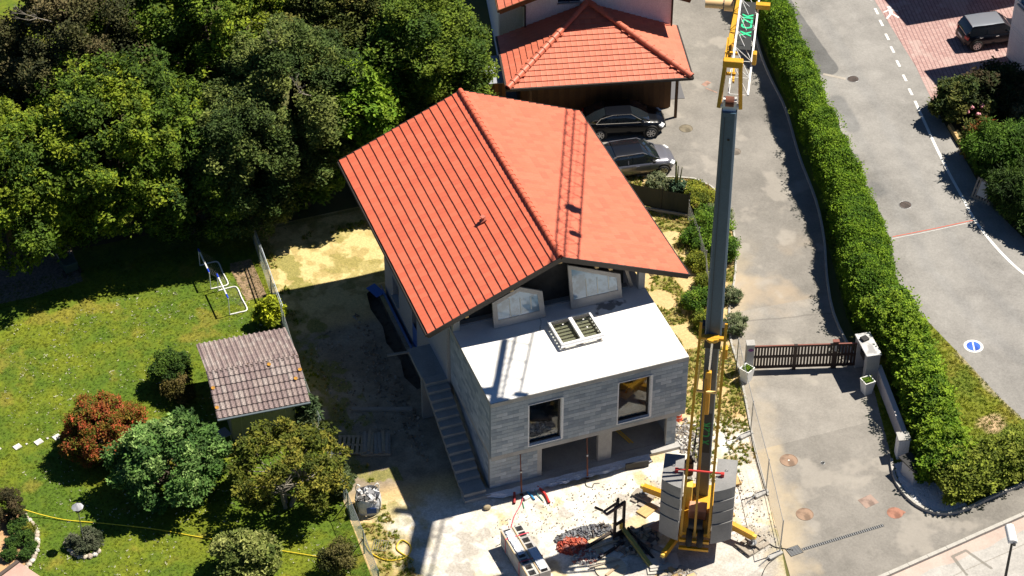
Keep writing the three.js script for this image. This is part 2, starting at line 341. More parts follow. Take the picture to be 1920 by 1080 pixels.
{
  const box = [17, -40, 31, 8];
  const m = zoneMat(box, 512, 1536, (x, z) => {
    let c = grassCol(x + 40, z); const e = fbm(x * 1.5 + 7, z * 1.5, 4);
    c = mixc(c, [0.2, 0.2, 0.02], 0.15 + 0.25 * e);
    const d = Math.hypot((x - 22.9) * 0.9, (z - 3.0)) + (e - 0.5) * 0.9; c = mixc(c, [0.42, 0.3, 0.17], sst(0.8, 0.3, d));
    const d2 = segDist([[23.75, -1.74], [24, 1.33], [24.3, 3.24]], x, z) + (e - 0.5) * 0.5; c = mixc(c, [0.34, 0.28, 0.18], sst(0.3, 0.05, d2) * 0.7);
    return c;
  });
  sheet('verge', P2.verge, 0.012, m, box);
}
{
  const box = [30, -46, 46, -18];
  const m = zoneMat(box, 1024, 1792, (x, z) => { // small concrete pavers, courses along the road
    const a = 0.232, u = x * Math.cos(a) + z * Math.sin(a), v = -x * Math.sin(a) + z * Math.cos(a);
    const iu = Math.floor(u / 0.22), off = (iu & 1) * 0.08, iv = Math.floor((v + off) / 0.16), fu = u / 0.22 - iu, fv = (v + off) / 0.16 - iv;
    const h = NT[((iu & 255) << 8) + (iv & 255)], f = vnoise(x * 20, z * 20), joint = fu < 0.14 || fv < 0.09;
    let c = mixc([0.34, 0.2, 0.185], [0.46, 0.31, 0.285], h * 0.7 + f * 0.3); if (joint) c = [0.13, 0.08, 0.08];
    return mixc(c, [0.5, 0.42, 0.38], 0.3 * sst(0.5, 0.7, fbm(x, z, 3)));
  });
  sheet('paved_parking', P2.pavers, 0.012, m, box);
}
{
  const box = [30, -21, 46, 6];
  const m = zoneMat(box, 512, 512, (x, z) => { const n = fbm(x * 1.2, z * 1.2, 5), f = vnoise(x * 12, z * 12); return mixc([0.07, 0.05, 0.03], [0.09, 0.1, 0.03], n).map(k => k * (0.7 + 0.6 * f)); });
  sheet('garden_bed_ground', P2.garden, 0.01, m, box);
}
// kerbs: a run of kerb stones, each a piece of its own
function kerb(name, pts, w, h, m, step = 1.0) {
  const g = new THREE.Group(); g.name = numbered(name); g.userData.kind = 'structure'; scene.add(g);
  const c = new THREE.CatmullRomCurve3(pts.map(p => V(p[0], 0, p[1])), false, 'centripetal'), L = c.getLength(), n = Math.max(1, Math.round(L / step));
  const P = c.getSpacedPoints(n);
  for (let i = 0; i < n; i++) { const b = new B(); const d = V().subVectors(P[i + 1], P[i]).setLength(0.006); b.bar(P[i].clone().add(d).setY(h / 2 - 0.04), P[i + 1].clone().sub(d).setY(h / 2 - 0.04 + rnd(-0.006, 0.006)), w, h + 0.08); b.mesh('kerb_stone', m, g); }
  return g;
}
kerb('driveway_kerb', [[14.9, -19.85], [16.4, -19.16], [17.3, -18.84], [17.98, -18.0], [18.25, -16.94], [18, -15.37], [17.44, -13.25], [16.23, -10.56], [15.37, -9.13], [14.31, -6.98], [13.66, -4.37], [12.94, -1.89], [12.11, 0.82], [11.39, 3.8]], 0.09, 0.07, M.kerb);
kerb('hedge_kerb', [[28.4, -37], [26.69, -31.78], [25.58, -28.12], [25.04, -25.53], [24.64, -22.98], [23.36, -18.28], [22.55, -14.68], [21.58, -11.76], [20.42, -9.05], [19.59, -6.76], [19.25, -5.2], [19.05, -3.4]], 0.1, 0.14, M.kerb);
kerb('gravel_bed_kerb', [[17.45, 3.6], [17.2, 4.2], [17.0, 4.94], [16.98, 5.6], [17.08, 6.3], [17.4, 6.95], [17.95, 7.4], [18.8, 7.5], [20.5, 7.2], [22.4, 6.9], [26, 6.2]], 0.12, 0.16, M.kerb, 0.5);
kerb('pavement_kerb', [[11.2, 10.32], [14, 9.84], [17.31, 9.28], [21.28, 8.6], [26, 7.8], [32, 6.8]], 0.17, 0.14, M.kerb);
// drop the street a little below the pavement edge: handled by the kerb's own height
function marking(name, poly, y, m) { const o = new B().prism(poly, y - 0.002, y).mesh(name, m); o.userData.kind = 'structure'; return o; }
function strip(name, pts, w, y, m) {
  const c = new THREE.CatmullRomCurve3(pts.map(p => V(p[0], 0, p[1])), false, 'centripetal'), P = c.getSpacedPoints(40), l = [], r = [];
  P.forEach((p, i) => { const t = c.getTangentAt(i / 40), nx = -t.z, nz = t.x; l.push([p.x + nx * w / 2, p.z + nz * w / 2]); r.unshift([p.x - nx * w / 2, p.z - nz * w / 2]); });
  return marking(name, l.concat(r), y, m);
}
const roadPaint = new THREE.MeshStandardMaterial({ color: lin(0.8, 0.8, 0.78), roughness: 0.85, map: TX.fine, side: THREE.DoubleSide });
for (const [x, z] of [[33.9, -31.3], [33.57, -29.83], [33.27, -28.64], [32.93, -27.25], [32.61, -25.99], [32.28, -24.64], [31.96, -23.26], [31.64, -21.95]]) {
  const d = [-0.085, 0.52], n = [0.07, 0.012]; marking(numbered('lane_dash'), [[x - d[0] / 2 * 1.4 - n[0], z - d[1] / 2 * 1.2 - n[1]], [x - d[0] / 2 * 1.4 + n[0], z - d[1] / 2 * 1.2 + n[1]], [x + d[0] / 2 * 1.4 + n[0], z + d[1] / 2 * 1.2 + n[1]], [x + d[0] / 2 * 1.4 - n[0], z + d[1] / 2 * 1.2 - n[1]]], 0.014, roadPaint);
}
strip('edge_line', [[31.46, -21.1], [30.91, -18.67], [30.56, -17.1], [30.07, -14.68], [29.71, -12.52], [29.41, -10.79], [29.31, -8.93], [29.37, -7.37], [29.57, -6.06], [30.4, -3.9], [32, -1.4]], 0.15, 0.014, roadPaint);
strip('red_line', [[24.9, -10.85], [27, -10.75], [29.3, -10.7]], 0.05, 0.0135, mat(0.5, 0.1, 0.06, 0.8));
strip('white_line', [[24.8, -10.72], [27, -10.62], [28.9, -10.6]], 0.025, 0.0135, roadPaint);
{ // painted walking figure at the edge of the pavers
  const g = new THREE.Group(); g.name = 'walking_figure_marking'; g.userData.kind = 'structure'; g.position.set(34.25, 0.0165, -29.35); g.rotation.y = -0.3; scene.add(g);
  const b = new B(); b.cyl(0.13, 0.002, 0, 0, -0.62, 14).box(0.2, 0.002, 0.55, 0, 0.001, -0.2).bar(V(-0.02, 0.001, -0.4), V(-0.42, 0.001, -0.12), 0.09, 0.002).bar(V(0.02, 0.0013, -0.4), V(0.42, 0.0013, -0.2), 0.09, 0.002).bar(V(-0.04, 0.0011, 0.05), V(-0.34, 0.0011, 0.55), 0.12, 0.002).bar(V(0.04, 0.0012, 0.05), V(0.36, 0.0012, 0.48), 0.12, 0.002);
  b.mesh('painted_figure', roadPaint, g);
}
{ // blue and white painted disc on the road
  const g = new THREE.Group(); g.name = 'blue_disc_marking'; g.userData.kind = 'structure'; g.position.set(24.63, 0.0135, -2.07); scene.add(g);
  new B().cyl(0.46, 0.002, 0, 0, 0, 40).mesh('white_ring', roadPaint, g);
  new B().cyl(0.33, 0.002, 0, 0.003, 0, 40).mesh('blue_disc', mat(0.03, 0.12, 0.62, 0.8, { map: TX.grime }), g);
  new B().box(0.07, 0.002, 0.62, 0, 0.0068, 0, -0.35).mesh('white_bar', roadPaint, g);
}
// ---------------------------------------------------------------- tiles and blocks
const CAM = camera.position.clone();
function basis(X, Y, Z, p) { return new THREE.Matrix4().makeBasis(X, Y, Z).setPosition(p); }
function tileGeo(prof, len, step) { // lower edge at z = 0, runs up to z = -len; prof is a list of [x, y]
  const v = [], q = (a, b, c, d) => v.push(...a, ...b, ...c, ...a, ...c, ...d);
  const t = (p) => [p[0], p[1] + step, 0], u = (p) => [p[0], p[1] * 0.7 + 0.004, -len], f = (p) => [p[0], Math.min(0.004, p[1]), 0.004];
  for (let i = 0; i + 1 < prof.length; i++) { q(t(prof[i]), t(prof[i + 1]), u(prof[i + 1]), u(prof[i])); q(f(prof[i]), f(prof[i + 1]), t(prof[i + 1]), t(prof[i])); }
  const a = prof[0], b = prof[prof.length - 1];
  q([a[0], -0.01, 0], t(a), u(a), [a[0], -0.01, -len]); q(t(b), [b[0], -0.01, 0], [b[0], -0.01, -len], u(b));
  const g = new THREE.BufferGeometry(); g.setAttribute('position', new THREE.Float32BufferAttribute(v, 3)); g.computeVertexNormals(); return triUV(g);
}
function tintVariants(g, cols) { return cols.map(c => colored(g, ...c)); }
class Pieces { // alike pieces: the `most` nearest to the camera become meshes of their own, the rest one merged part
  constructor(name, m, parent) { Object.assign(this, { name, m, parent, list: [] }); }
  put(geo, matrix, dist) { this.list.push({ geo, matrix, d: dist }); }
  done(most = 300, many) {
    const o = this.list; const pm = this.parent.matrixWorld; this.parent.updateWorldMatrix(true, false);
    for (const k of o) k.d = k.d ?? V().setFromMatrixPosition(k.matrix).applyMatrix4(pm).distanceTo(CAM);
    o.sort((a, b) => a.d - b.d);
    o.slice(0, most).forEach(k => { const x = shadows(new THREE.Mesh(k.geo, this.m)); x.name = this.name; k.matrix.decompose(x.position, x.quaternion, x.scale); this.parent.add(x); });
    if (o.length > most) {
      const g = mergeGeometries(o.slice(most).map(k => k.geo.clone().applyMatrix4(k.matrix)), false);
      const x = shadows(new THREE.Mesh(g, this.m)); x.name = many || this.name + 's'; x.userData.kind = 'stuff'; this.parent.add(x);
    }
  }
}
// tiles over a slope given by its lower corner, direction along the eave (X), down the slope (Z); trim(x, s) says whether a tile is kept
function tiles(P, variants, corner, X, Z, lenE, lenS, tw, course, trim, rng) {
  const Y = V().crossVectors(Z, X).normalize(), rows = Math.round(lenS / course), cols = Math.round(lenE / tw);
  for (let i = 0; i < rows; i++) {
    const slip = (rng() - 0.5) * 0.01;
    for (let j = 0; j < cols; j++) {
      const x = j * tw, s = i * course; if (trim && !trim(x + tw / 2, s + course / 2)) continue;
      const p = corner.clone().addScaledVector(X, x + (i & 1 ? 0 : 0)).addScaledVector(Z, -s + slip + (rng() - 0.5) * 0.008);
      const m = basis(X, Y, Z, p); P.put(variants[Math.floor(rng() * variants.length)], m);
    }
  }
}
const flatTile = (tw) => [[0.002, 0.004], [0.025, 0.009], [0.05, 0.002], [tw * 0.55, 0.0], [tw - 0.002, 0.003]];
const redTints = [[0.62, 0.138, 0.072], [0.64, 0.146, 0.078], [0.6, 0.132, 0.07], [0.66, 0.154, 0.084], [0.62, 0.146, 0.078], [0.57, 0.125, 0.067]];
function ridgeCaps(parent, a, b, r, step, cols, rng, name = 'ridge_tile') {
  const d = V().subVectors(b, a), L = d.length(), n = Math.round(L / step); d.normalize();
  const g0 = new THREE.CylinderGeometry(r, r * 0.86, L / n + 0.05, 10, 1, true, 0, Math.PI); const g1 = new THREE.TorusGeometry(r * 0.98, 0.018, 5, 10, Math.PI);
  g0.rotateX(Math.PI / 2); // half pipe, arch up, axis along z
  g0.rotateZ(Math.PI / 2);
  const gg = [clean(g0), (() => { const k = clean(g1); k.translate(0, 0, (L / n) / 2); return k; })()].map(x => { triUV(x); return x; });
  const merged = mergeGeometries(gg, false); const vars = tintVariants(merged, cols);
  const s = V().crossVectors(V(0, 1, 0), d).normalize(), u = V().crossVectors(d, s);
  for (let i = 0; i < n; i++) {
    const p = a.clone().addScaledVector(d, (i + 0.5) * L / n); const o = shadows(new THREE.Mesh(vars[Math.floor(rng() * vars.length)], M.tile)); o.name = name;
    basis(s, u, d, p).decompose(o.position, o.quaternion, o.scale); parent.add(o);
  }
}
const blockCache = {};
const blockTints = [[0.37, 0.425, 0.48], [0.43, 0.485, 0.535], [0.3, 0.355, 0.41], [0.49, 0.54, 0.59], [0.395, 0.445, 0.49]];
function blockGeo(w, h, t) { const k = `${w.toFixed(2)},${h.toFixed(2)},${t}`; if (!blockCache[k]) { const g = triUV(clean(new THREE.BoxGeometry(w, h, 0.03))); const p = g.attributes.uv, o = t * 0.37; for (let i = 0; i < p.count; i++) p.setXY(i, p.getX(i) + o, p.getY(i) + o * 1.7); blockCache[k] = colored(g, ...blockTints[t]); } return blockCache[k]; }
function blocks(P, base, W, H, holes, rng, warm) { // base: matrix of the wall face
  const rows = Math.ceil(H / 0.2 - 0.05);
  for (let i = 0; i < rows; i++) {
    const y0 = i * 0.2, y1 = Math.min(H, y0 + 0.2), off = (i & 1) ? 0.25 : 0; let spans = [[0, W]];
    for (const [hx0, hy0, hx1, hy1] of holes) if (hy1 > y0 + 0.05 && hy0 < y1 - 0.05) spans = spans.flatMap(([a, b]) => (hx1 <= a || hx0 >= b) ? [[a, b]] : [[a, Math.min(b, hx0)], [Math.max(a, hx1), b]].filter(s => s[1] - s[0] > 0.06));
    for (const [a, b] of spans) for (let x = Math.floor((a + off) / 0.5) * 0.5 - off; x < b; x += 0.5) {
      const x0 = Math.max(a, x), x1 = Math.min(b, x + 0.5); if (x1 - x0 < 0.05) continue;
      const t = Math.floor(rng() * 5);
      const m = base.clone().multiply(new THREE.Matrix4().makeTranslation((x0 + x1) / 2, (y0 + y1) / 2, -0.021 + (rng() - 0.5) * 0.005));
      P.put(blockGeo(x1 - x0 - 0.016, y1 - y0 - 0.016, t), m);
    }
  }
}
// ---------------------------------------------------------------- the new house
const T = 5.63, UB = 2.535;
const house = thing('house', 'unfinished grey concrete block house with a red tiled gable roof', 'house');
{
  const rng = rngOf(21);
  const fl = new THREE.Matrix4(), leftFace = (x, y, z) => new THREE.Matrix4().makeRotationY(-Math.PI / 2).setPosition(x, y, z), frontFace = (x, y, z) => new THREE.Matrix4().setPosition(x, y, z);
  const wall = (name, w, h, t, holes, mtx, m = M.mortar) => { const o = shadows(new THREE.Mesh(wallGeo(w, h, t, holes), m)); o.name = name; mtx.decompose(o.position, o.quaternion, o.scale); house.add(o); return o; };
  const HW = [[1.7, 0.15, 3.22, 2.49], [5.78, 0.17, 7.31, 2.53]];
  const HL = [[2.4, 0.16, 5.04, 2.3], [5.67, 0.16, 8.26, 2.3]];
  wall('front_wall', 9, T - UB - 0.02, 0.2, HW, frontFace(0, UB, -0.015));
  wall('side_wall', 5.2, T - UB - 0.02, 0.2, [], leftFace(0.015, UB, -5.42));
  wall('side_wall', 5.2, T - UB - 0.02, 0.2, [], new THREE.Matrix4().makeRotationY(Math.PI / 2).setPosition(8.985, UB, -0.22));
  const lower = new B(); lower.add(wallGeo(8.73, 2.3, 0.2, HL), frontFace(0.12, 0, -0.565)); lower.mesh('ground_floor_front_wall', M.conc, house);
  wall('ground_floor_side_wall', 4.67, 2.3, 0.2, [], leftFace(0.135, 0, -5.45));
  wall('ground_floor_side_wall', 4.67, 2.3, 0.2, [], new THREE.Matrix4().makeRotationY(Math.PI / 2).setPosition(8.85, 0, -0.78));
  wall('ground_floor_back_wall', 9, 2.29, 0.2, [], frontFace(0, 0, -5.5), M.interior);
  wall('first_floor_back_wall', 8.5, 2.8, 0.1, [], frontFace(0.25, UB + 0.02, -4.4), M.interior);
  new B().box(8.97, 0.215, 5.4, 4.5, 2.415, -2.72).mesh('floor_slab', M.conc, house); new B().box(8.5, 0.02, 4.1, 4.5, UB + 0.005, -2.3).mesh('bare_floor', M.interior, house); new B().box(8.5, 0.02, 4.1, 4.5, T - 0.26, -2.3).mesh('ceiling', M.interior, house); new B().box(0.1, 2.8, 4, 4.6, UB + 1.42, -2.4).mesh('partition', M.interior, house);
  new B().box(9.0, 0.16, 0.35, 4.5, 0.07, -0.43).box(8.3, 0.12, 4.6, 4.5, 0.08, -3.1).mesh('garage_floor', M.conc, house);
  const P = new Pieces('concrete_block', M.block, house);
  blocks(P, frontFace(0, UB, 0), 9, 2.9, HW, rng);
  blocks(P, leftFace(0, UB, -5.42), 5.42, 2.9, [], rng);
  blocks(P, frontFace(0.12, 0.16, -0.55), 2.2, 2.14, [], rng); blocks(P, frontFace(8.4, 0.16, -0.55), 0.44, 2.14, [], rng);
  blocks(P, leftFace(0.12, 0.16, -5.4), 4.85, 2.14, [], rng);
  P.done(300, 'concrete_blocks');
  new B().box(9.0, 0.17, 0.03, 4.5, 5.52, 0.0).box(0.03, 0.17, 5.4, 0.0, 5.52, -2.72).mesh('ring_beam', M.conc, house);
  // terrace: its top shows cement stains and a crack
  {
    const b = new B().box(9.02, 0.22, 7.3, 4.5, T - 0.13, -3.65); b.mesh('terrace_slab', M.conc, house);
    const tx = colorTex(512, 416, (u, v) => {
      const x = u * 9, z = -v * 7.3, n = fbm(x * 0.9 + 4, z * 0.9, 5), p = fbm(x * 3, z * 3 + 7, 4), f = vnoise(x * 25, z * 25);
      let k = 0.76 + 0.14 * (n - 0.5) + 0.08 * (p - 0.5) + 0.05 * (f - 0.5); let c = [k, k * 0.985, k * 0.95];
      const d = Math.hypot((x - 7.1) * 0.8, (z + 4.35) * 1.8) + (p - 0.5) * 1.7; c = mixc(c, [0.14, 0.13, 0.13], sst(0.55, 0.25, d) * 0.85);
      const cr = Math.abs(x - (3.75 + 0.35 * Math.sin(z * 2.4) * 0.4 + (n - 0.5) * 0.6)); if (z > -4.7 && z < -3.2 && cr < 0.018) c = mixc(c, [0.2, 0.2, 0.2], 0.7);
      return c;
    });
    const g = new THREE.PlaneGeometry(9.0, 7.28); g.rotateX(-Math.PI / 2); const o = shadows(new THREE.Mesh(g, new THREE.MeshStandardMaterial({ map: tx, roughness: 0.9, side: THREE.DoubleSide })));
    o.name = 'terrace_screed'; o.position.set(4.5, T - 0.014, -3.65); house.add(o);
  }
  // window openings
  for (const [x0, y0, x1, y1] of HW) {
    const w = new B(), Y0 = UB + y0, Y1 = UB + y1; w.box(0.05, Y1 - Y0, 0.03, x0 - 0.012, (Y0 + Y1) / 2, 0.014).box(0.1, Y1 - Y0, 0.2, x1 + 0.002, (Y0 + Y1) / 2, -0.08).box(x1 - x0 + 0.06, 0.045, 0.2, (x0 + x1) / 2, Y0 - 0.01, -0.075).box(x1 - x0, 0.03, 0.03, (x0 + x1) / 2, Y1 + 0.012, 0.014);
    const wn = w.mesh('window', M.plaster, house);
    const f = new B(), zf = -0.17; for (const [a, b] of [[V(x0 + 0.04, Y0, zf), V(x0 + 0.04, Y1, zf)], [V(x1 - 0.09, Y0, zf), V(x1 - 0.09, Y1, zf)]]) f.bar(a, b, 0.07, 0.08, V(0, 0, 1)); f.box(x1 - x0 - 0.1, 0.07, 0.08, (x0 + x1) / 2 - 0.03, Y0 + 0.06, zf).box(x1 - x0 - 0.1, 0.06, 0.08, (x0 + x1) / 2 - 0.03, Y1 - 0.04, zf);
    f.mesh('frame', M.black, wn);
    const g = new B().box(x1 - x0 - 0.18, Y1 - Y0 - 0.1, 0.012, (x0 + x1) / 2 - 0.03, (Y0 + Y1) / 2 + 0.02, zf - 0.01); g.mesh('pane', M.glass, wn);
  }
  // main body behind the terrace
  const LH = [[1.3, 1.0, 2.25, 2.2], [4.3, 0.35, 5.0, 2.5]];
  wall('left_wall', 9.5, 6.95, 0.25, LH, leftFace(-0.12, 0, -15), M.plasterGrey);
  for (const [z0, y0, z1, y1] of LH) { new B().box(0.16, 0.05, z1 - z0 + 0.1, -0.16, y0 - 0.03, -15 + (z0 + z1) / 2).mesh('sill', M.conc, house); }
  wall('right_wall', 7.8, 6.95, 0.25, [], new THREE.Matrix4().makeRotationY(Math.PI / 2).setPosition(9.12, 0, -7.2), M.plasterGrey);
  { // gables; front one a near-black wall that paints the shade of an opening
    const roofY = x => 6.7 + (6 - Math.abs(x - 4.6)) * 0.4283 - 0.3;
    const gable = (x0, x1, z, t, y0, m, name) => { const s = new THREE.Shape([[x0, y0], [x1, y0], [x1, roofY(x1)], [4.6, roofY(4.6)], [x0, roofY(x0)]].map(p => new THREE.Vector2(...p))); const g = new THREE.ExtrudeGeometry(s, { depth: t, bevelEnabled: false }); g.translate(0, 0, z - t); return new B().add(g).mesh(name, m, house); };
    gable(-0.1, 9.1, -14.8, 0.22, 0, M.plasterGrey, 'back_wall');
    gable(0.12, 8.15, -5.5, 0.15, T - 0.01, M.openingShade, 'gable_opening_shade');
    new B().box(0.12, 1.75, 1.7, 8.14, T + 0.86, -6.42).box(0.9, 1.35, 0.12, 8.56, T + 0.66, -7.32).mesh('opening_shade_return', M.openingShade, house);  // side pieces of the painted opening shade
    new B().box(8.0, 0.08, 0.3, 4.3, T + 0.03, -5.36).mesh('threshold', M.concDark, house);
    for (const [x, h] of [[0.16, roofY(0.16) - T], [8.82, roofY(8.82) - T]]) new B().box(0.3, h, 0.24, x, T + h / 2 - 0.005, -5.05).mesh('post', M.conc, house);
    new B().box(0.14, 1.5, 0.07, 8.25, T + 0.72, -5.15, 0, 0.1, 0.3).mesh('prop_board', M.greyWood, house);
  }
  // stairs up the left side to the landing
  {
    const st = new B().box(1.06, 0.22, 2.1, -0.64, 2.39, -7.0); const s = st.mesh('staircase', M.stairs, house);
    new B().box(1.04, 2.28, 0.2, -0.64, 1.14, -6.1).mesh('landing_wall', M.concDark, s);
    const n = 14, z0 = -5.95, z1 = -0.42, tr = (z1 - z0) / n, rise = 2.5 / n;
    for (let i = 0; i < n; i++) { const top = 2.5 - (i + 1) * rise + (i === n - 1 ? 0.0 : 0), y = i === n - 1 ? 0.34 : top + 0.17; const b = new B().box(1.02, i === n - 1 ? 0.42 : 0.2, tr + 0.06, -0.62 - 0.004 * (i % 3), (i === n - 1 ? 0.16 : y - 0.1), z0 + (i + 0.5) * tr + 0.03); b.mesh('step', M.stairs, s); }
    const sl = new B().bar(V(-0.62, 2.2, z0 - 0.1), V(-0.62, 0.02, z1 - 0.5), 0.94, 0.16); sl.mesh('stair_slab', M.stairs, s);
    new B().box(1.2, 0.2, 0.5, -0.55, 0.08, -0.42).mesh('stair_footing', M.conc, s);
  }
  { const b = new B(); b.box(0.012, 0.62, 7.4, -0.26, 0.3, -11.4, 0, 0, 0.16).box(0.5, 0.012, 0.9, -0.5, 0.08, -15.4, 0.3, 0, 0.1).box(0.01, 1.5, 5.2, -0.1, 0.9, -8.5); b.mesh('foundation_membrane', M.blueSheet, house); }
  // roof
  const RX = 4.6, EY = 6.7, RY = 9.27, ZF = -4.0, ZB = -17.35, XL = -1.4, XR = 10.6, LS = Math.hypot(6, 2.57), ca = 6 / LS, sa = 2.57 / LS;
  const deck = new B();
  deck.bar(V(XL + 0.05, EY - 0.11, (ZF + ZB) / 2), V(RX, RY - 0.11, (ZF + ZB) / 2), ZB - ZF > 0 ? 1 : ZF - ZB - 0.04, 0.1);
  deck.bar(V(RX, RY - 0.112, (ZF + ZB) / 2), V(XR - 0.05, EY - 0.112, (ZF + ZB) / 2), ZF - ZB - 0.04, 0.1);
  const roof = deck.mesh('roof', M.fascia, house);
  const RP = new Pieces('roof_tile', M.tile, roof), tw = (ZF - ZB) / 44, course = LS / 16;
  const tv = tintVariants(tileGeo(flatTile(tw), course + 0.06, 0.062), redTints);
  tiles(RP, tv, V(XL, EY - 0.05, ZB), V(0, 0, 1), V(-ca, -sa, 0), ZF - ZB, LS, tw, course, null, rng);
  tiles(RP, tv, V(XR, EY - 0.05, ZF), V(0, 0, -1), V(ca, -sa, 0), ZF - ZB, LS, tw, course, null, rng);
  RP.done(300, 'roof_tiles');
  ridgeCaps(roof, V(RX, RY - 0.02, ZB), V(RX, RY - 0.02, ZF), 0.15, 0.36, redTints, rng);
  const fa = new B();
  for (const z of [ZF + 0.02, ZB - 0.02]) { fa.bar(V(XL - 0.02, EY - 0.13, z), V(RX, RY - 0.13, z), 0.05, 0.24); fa.bar(V(RX, RY - 0.131, z), V(XR + 0.02, EY - 0.131, z), 0.051, 0.24); }
  fa.bar(V(XL - 0.01, EY - 0.15, ZF), V(XL - 0.01, EY - 0.15, ZB), 0.05, 0.22).bar(V(XR + 0.01, EY - 0.15, ZF), V(XR + 0.01, EY - 0.15, ZB), 0.05, 0.22);
  fa.mesh('fascia', M.fascia, roof);
  new B().tube(V(XL - 0.09, EY - 0.12, ZF), V(XL - 0.09, EY - 0.12, ZB), 0.06, 0.06, 10).tube(V(XR + 0.09, EY - 0.12, ZF), V(XR + 0.09, EY - 0.12, ZB), 0.06, 0.06, 10).mesh('gutter', M.fascia, roof);
  for (const x of [0.35, 2.4, 4.6, 6.3, 6.95, 8.9]) { const y = EY + (6 - Math.abs(x - RX)) * 0.4283 - 0.32; new B().box(0.16, 0.2, 1.6, x, y, -4.85).mesh('purlin', M.timber, roof); }
  { // vent tile on the left slope
    const v = thingPart(roof, 2.63, EY + (2.63 - XL) * 0.4283 + 0.05, -8.5);
    new B().box(0.3, 0.05, 0.26, 0, 0.02, 0, 0, 0, 0.4).tube(V(0, 0, 0), V(0.0, 0.2, 0), 0.07, 0.07, 12).box(0.2, 0.03, 0.2, 0, 0.21, 0, 0.4).mesh('vent', mat(0.4, 0.12, 0.08, 0.7), v);
  }
}
function thingPart(parent, x, y, z, name = 'vent_tile') { const g = new THREE.Group(); g.name = name; g.position.set(x, y, z); parent.add(g); return g; }
// ---- loose things on and around the house
function outlineFrame(pts, inset) { const c = pts.reduce((a, p) => [a[0] + p[0] / pts.length, a[1] + p[1] / pts.length], [0, 0]); return pts.map(p => [c[0] + (p[0] - c[0]) * (1 - inset[0]), c[1] + inset[2] + (p[1] - c[1]) * (1 - inset[1])]); }
function leaningWindow(pts, inner, x, z, tilt, label) {
  const g = thing('leaning_window', label, 'window', { pos: [x, T - 0.012, z] }); 
  const h = new THREE.Group(); h.name = 'window_unit'; h.rotation.x = tilt; g.add(h);
  const s = new THREE.Shape(pts.map(p => new THREE.Vector2(...p))); s.holes.push(new THREE.Path(inner.map(p => new THREE.Vector2(...p))));
  new B().add(new THREE.ExtrudeGeometry(s, { depth: 0.09, bevelEnabled: true, bevelThickness: 0.008, bevelSize: 0.008, bevelSegments: 1 })).mesh('frame', mat(0.5, 0.47, 0.43, 0.5, { map: TX.conc }), h);
  new B().add(new THREE.ExtrudeGeometry(new THREE.Shape(inner.map(p => new THREE.Vector2(...p))), { depth: 0.02, bevelEnabled: false }), new THREE.Matrix4().makeTranslation(0, 0, 0.05)).mesh('pane', M.skyFilmGlass, h);
  for (let i = 0; i < 3; i++) { const px = inner[0][0] + (inner[1][0] - inner[0][0]) * (0.3 + 0.25 * i); new B().box(0.05, 0.9 - 0.15 * i, 0.006, px, inner[0][1] + 0.48, 0.076).mesh('tape_strip', M.filmTape, h); }
  return g;
}
M.skyFilmGlass = new THREE.MeshPhysicalMaterial({ color: lin(0.24, 0.38, 0.5), roughness: 0.12, clearcoat: 1, clearcoatRoughness: 0.06, map: TX.grime, side: THREE.DoubleSide });  // film-wrapped glass; its blue is a sky reflection put into the colour
M.filmTape = mat(0.55, 0.56, 0.5, 0.5);
leaningWindow([[0, 0], [2.38, 0], [2.3, 1.3], [1.3, 1.74], [0, 1.28]], [[0.2, 0.36], [2.14, 0.36], [2.08, 1.2], [1.25, 1.55], [0.2, 1.16]], 1.76, -4.62, -0.2, 'five-sided window with a blue sky reflection painted on its glass leaning under the left of the gable');
leaningWindow([[0, 0], [2.4, 0], [2.36, 1.2], [-0.04, 2.2]], [[0.12, 0.42], [2.22, 0.42], [2.2, 1.06], [0.1, 1.98]], 5.38, -4.72, -0.2, 'larger film-wrapped sloping window leaning right of the gable peak');
{ // roof windows lying on a pallet on the terrace
  const g = thing('roof_window', 'pair of white framed roof windows lying flat on the white terrace', 'roof window', { pos: [4.98, T - 0.012, -3.08], ry: 0.02 });
  const f = new B(), y = 0.27; f.box(1.98, 0.12, 0.09, 0, y, -0.8).box(1.98, 0.12, 0.1, 0, y, 0.8).box(0.09, 0.12, 1.51, -0.945, y, 0).box(0.09, 0.12, 1.51, 0.945, y, 0).box(0.17, 0.13, 1.51, 0.02, y, 0).box(2.06, 0.05, 0.1, 0, y - 0.07, 0.86);
  f.mesh('frame', M.alu, g);
  for (const x of [-0.47, 0.49]) { new B().box(0.76, 0.015, 1.42, x, y + 0.0, 0).mesh('pane', M.greenGlass = M.greenGlass || new THREE.MeshPhysicalMaterial({ color: lin(0.8, 0.83, 0.82), roughness: 0.03, transmission: 1, thickness: 0, side: THREE.DoubleSide }), g); new B().box(0.74, 0.03, 0.14, x, y + 0.015, -0.62).mesh('blind_box', M.black, g); new B().box(0.07, 0.006, 0.05, x + 0.05, y + 0.014, -0.45).mesh('sticker', M.white, g); }
  new B().box(0.05, 0.01, 0.09, 0.5, y + 0.015, 0.1).mesh('sticker', M.white, g);
  const slat = new THREE.BoxGeometry(1.9, 0.03, 0.13); triUV(clean(slat)); for (let i = 0; i < 7; i++) new B().box(1.9, 0.03, 0.13, 0, 0.115, -0.66 + i * 0.22).mesh('pallet_slat', mat(0.42, 0.38, 0.26, 0.9, { map: TX.wood }), g);
  new B().box(0.1, 0.1, 1.6, -0.85, 0.05, 0).box(0.1, 0.1, 1.6, 0, 0.05, 0).box(0.1, 0.1, 1.6, 0.85, 0.05, 0).mesh('pallet_bearer', M.palletWood, g);
}
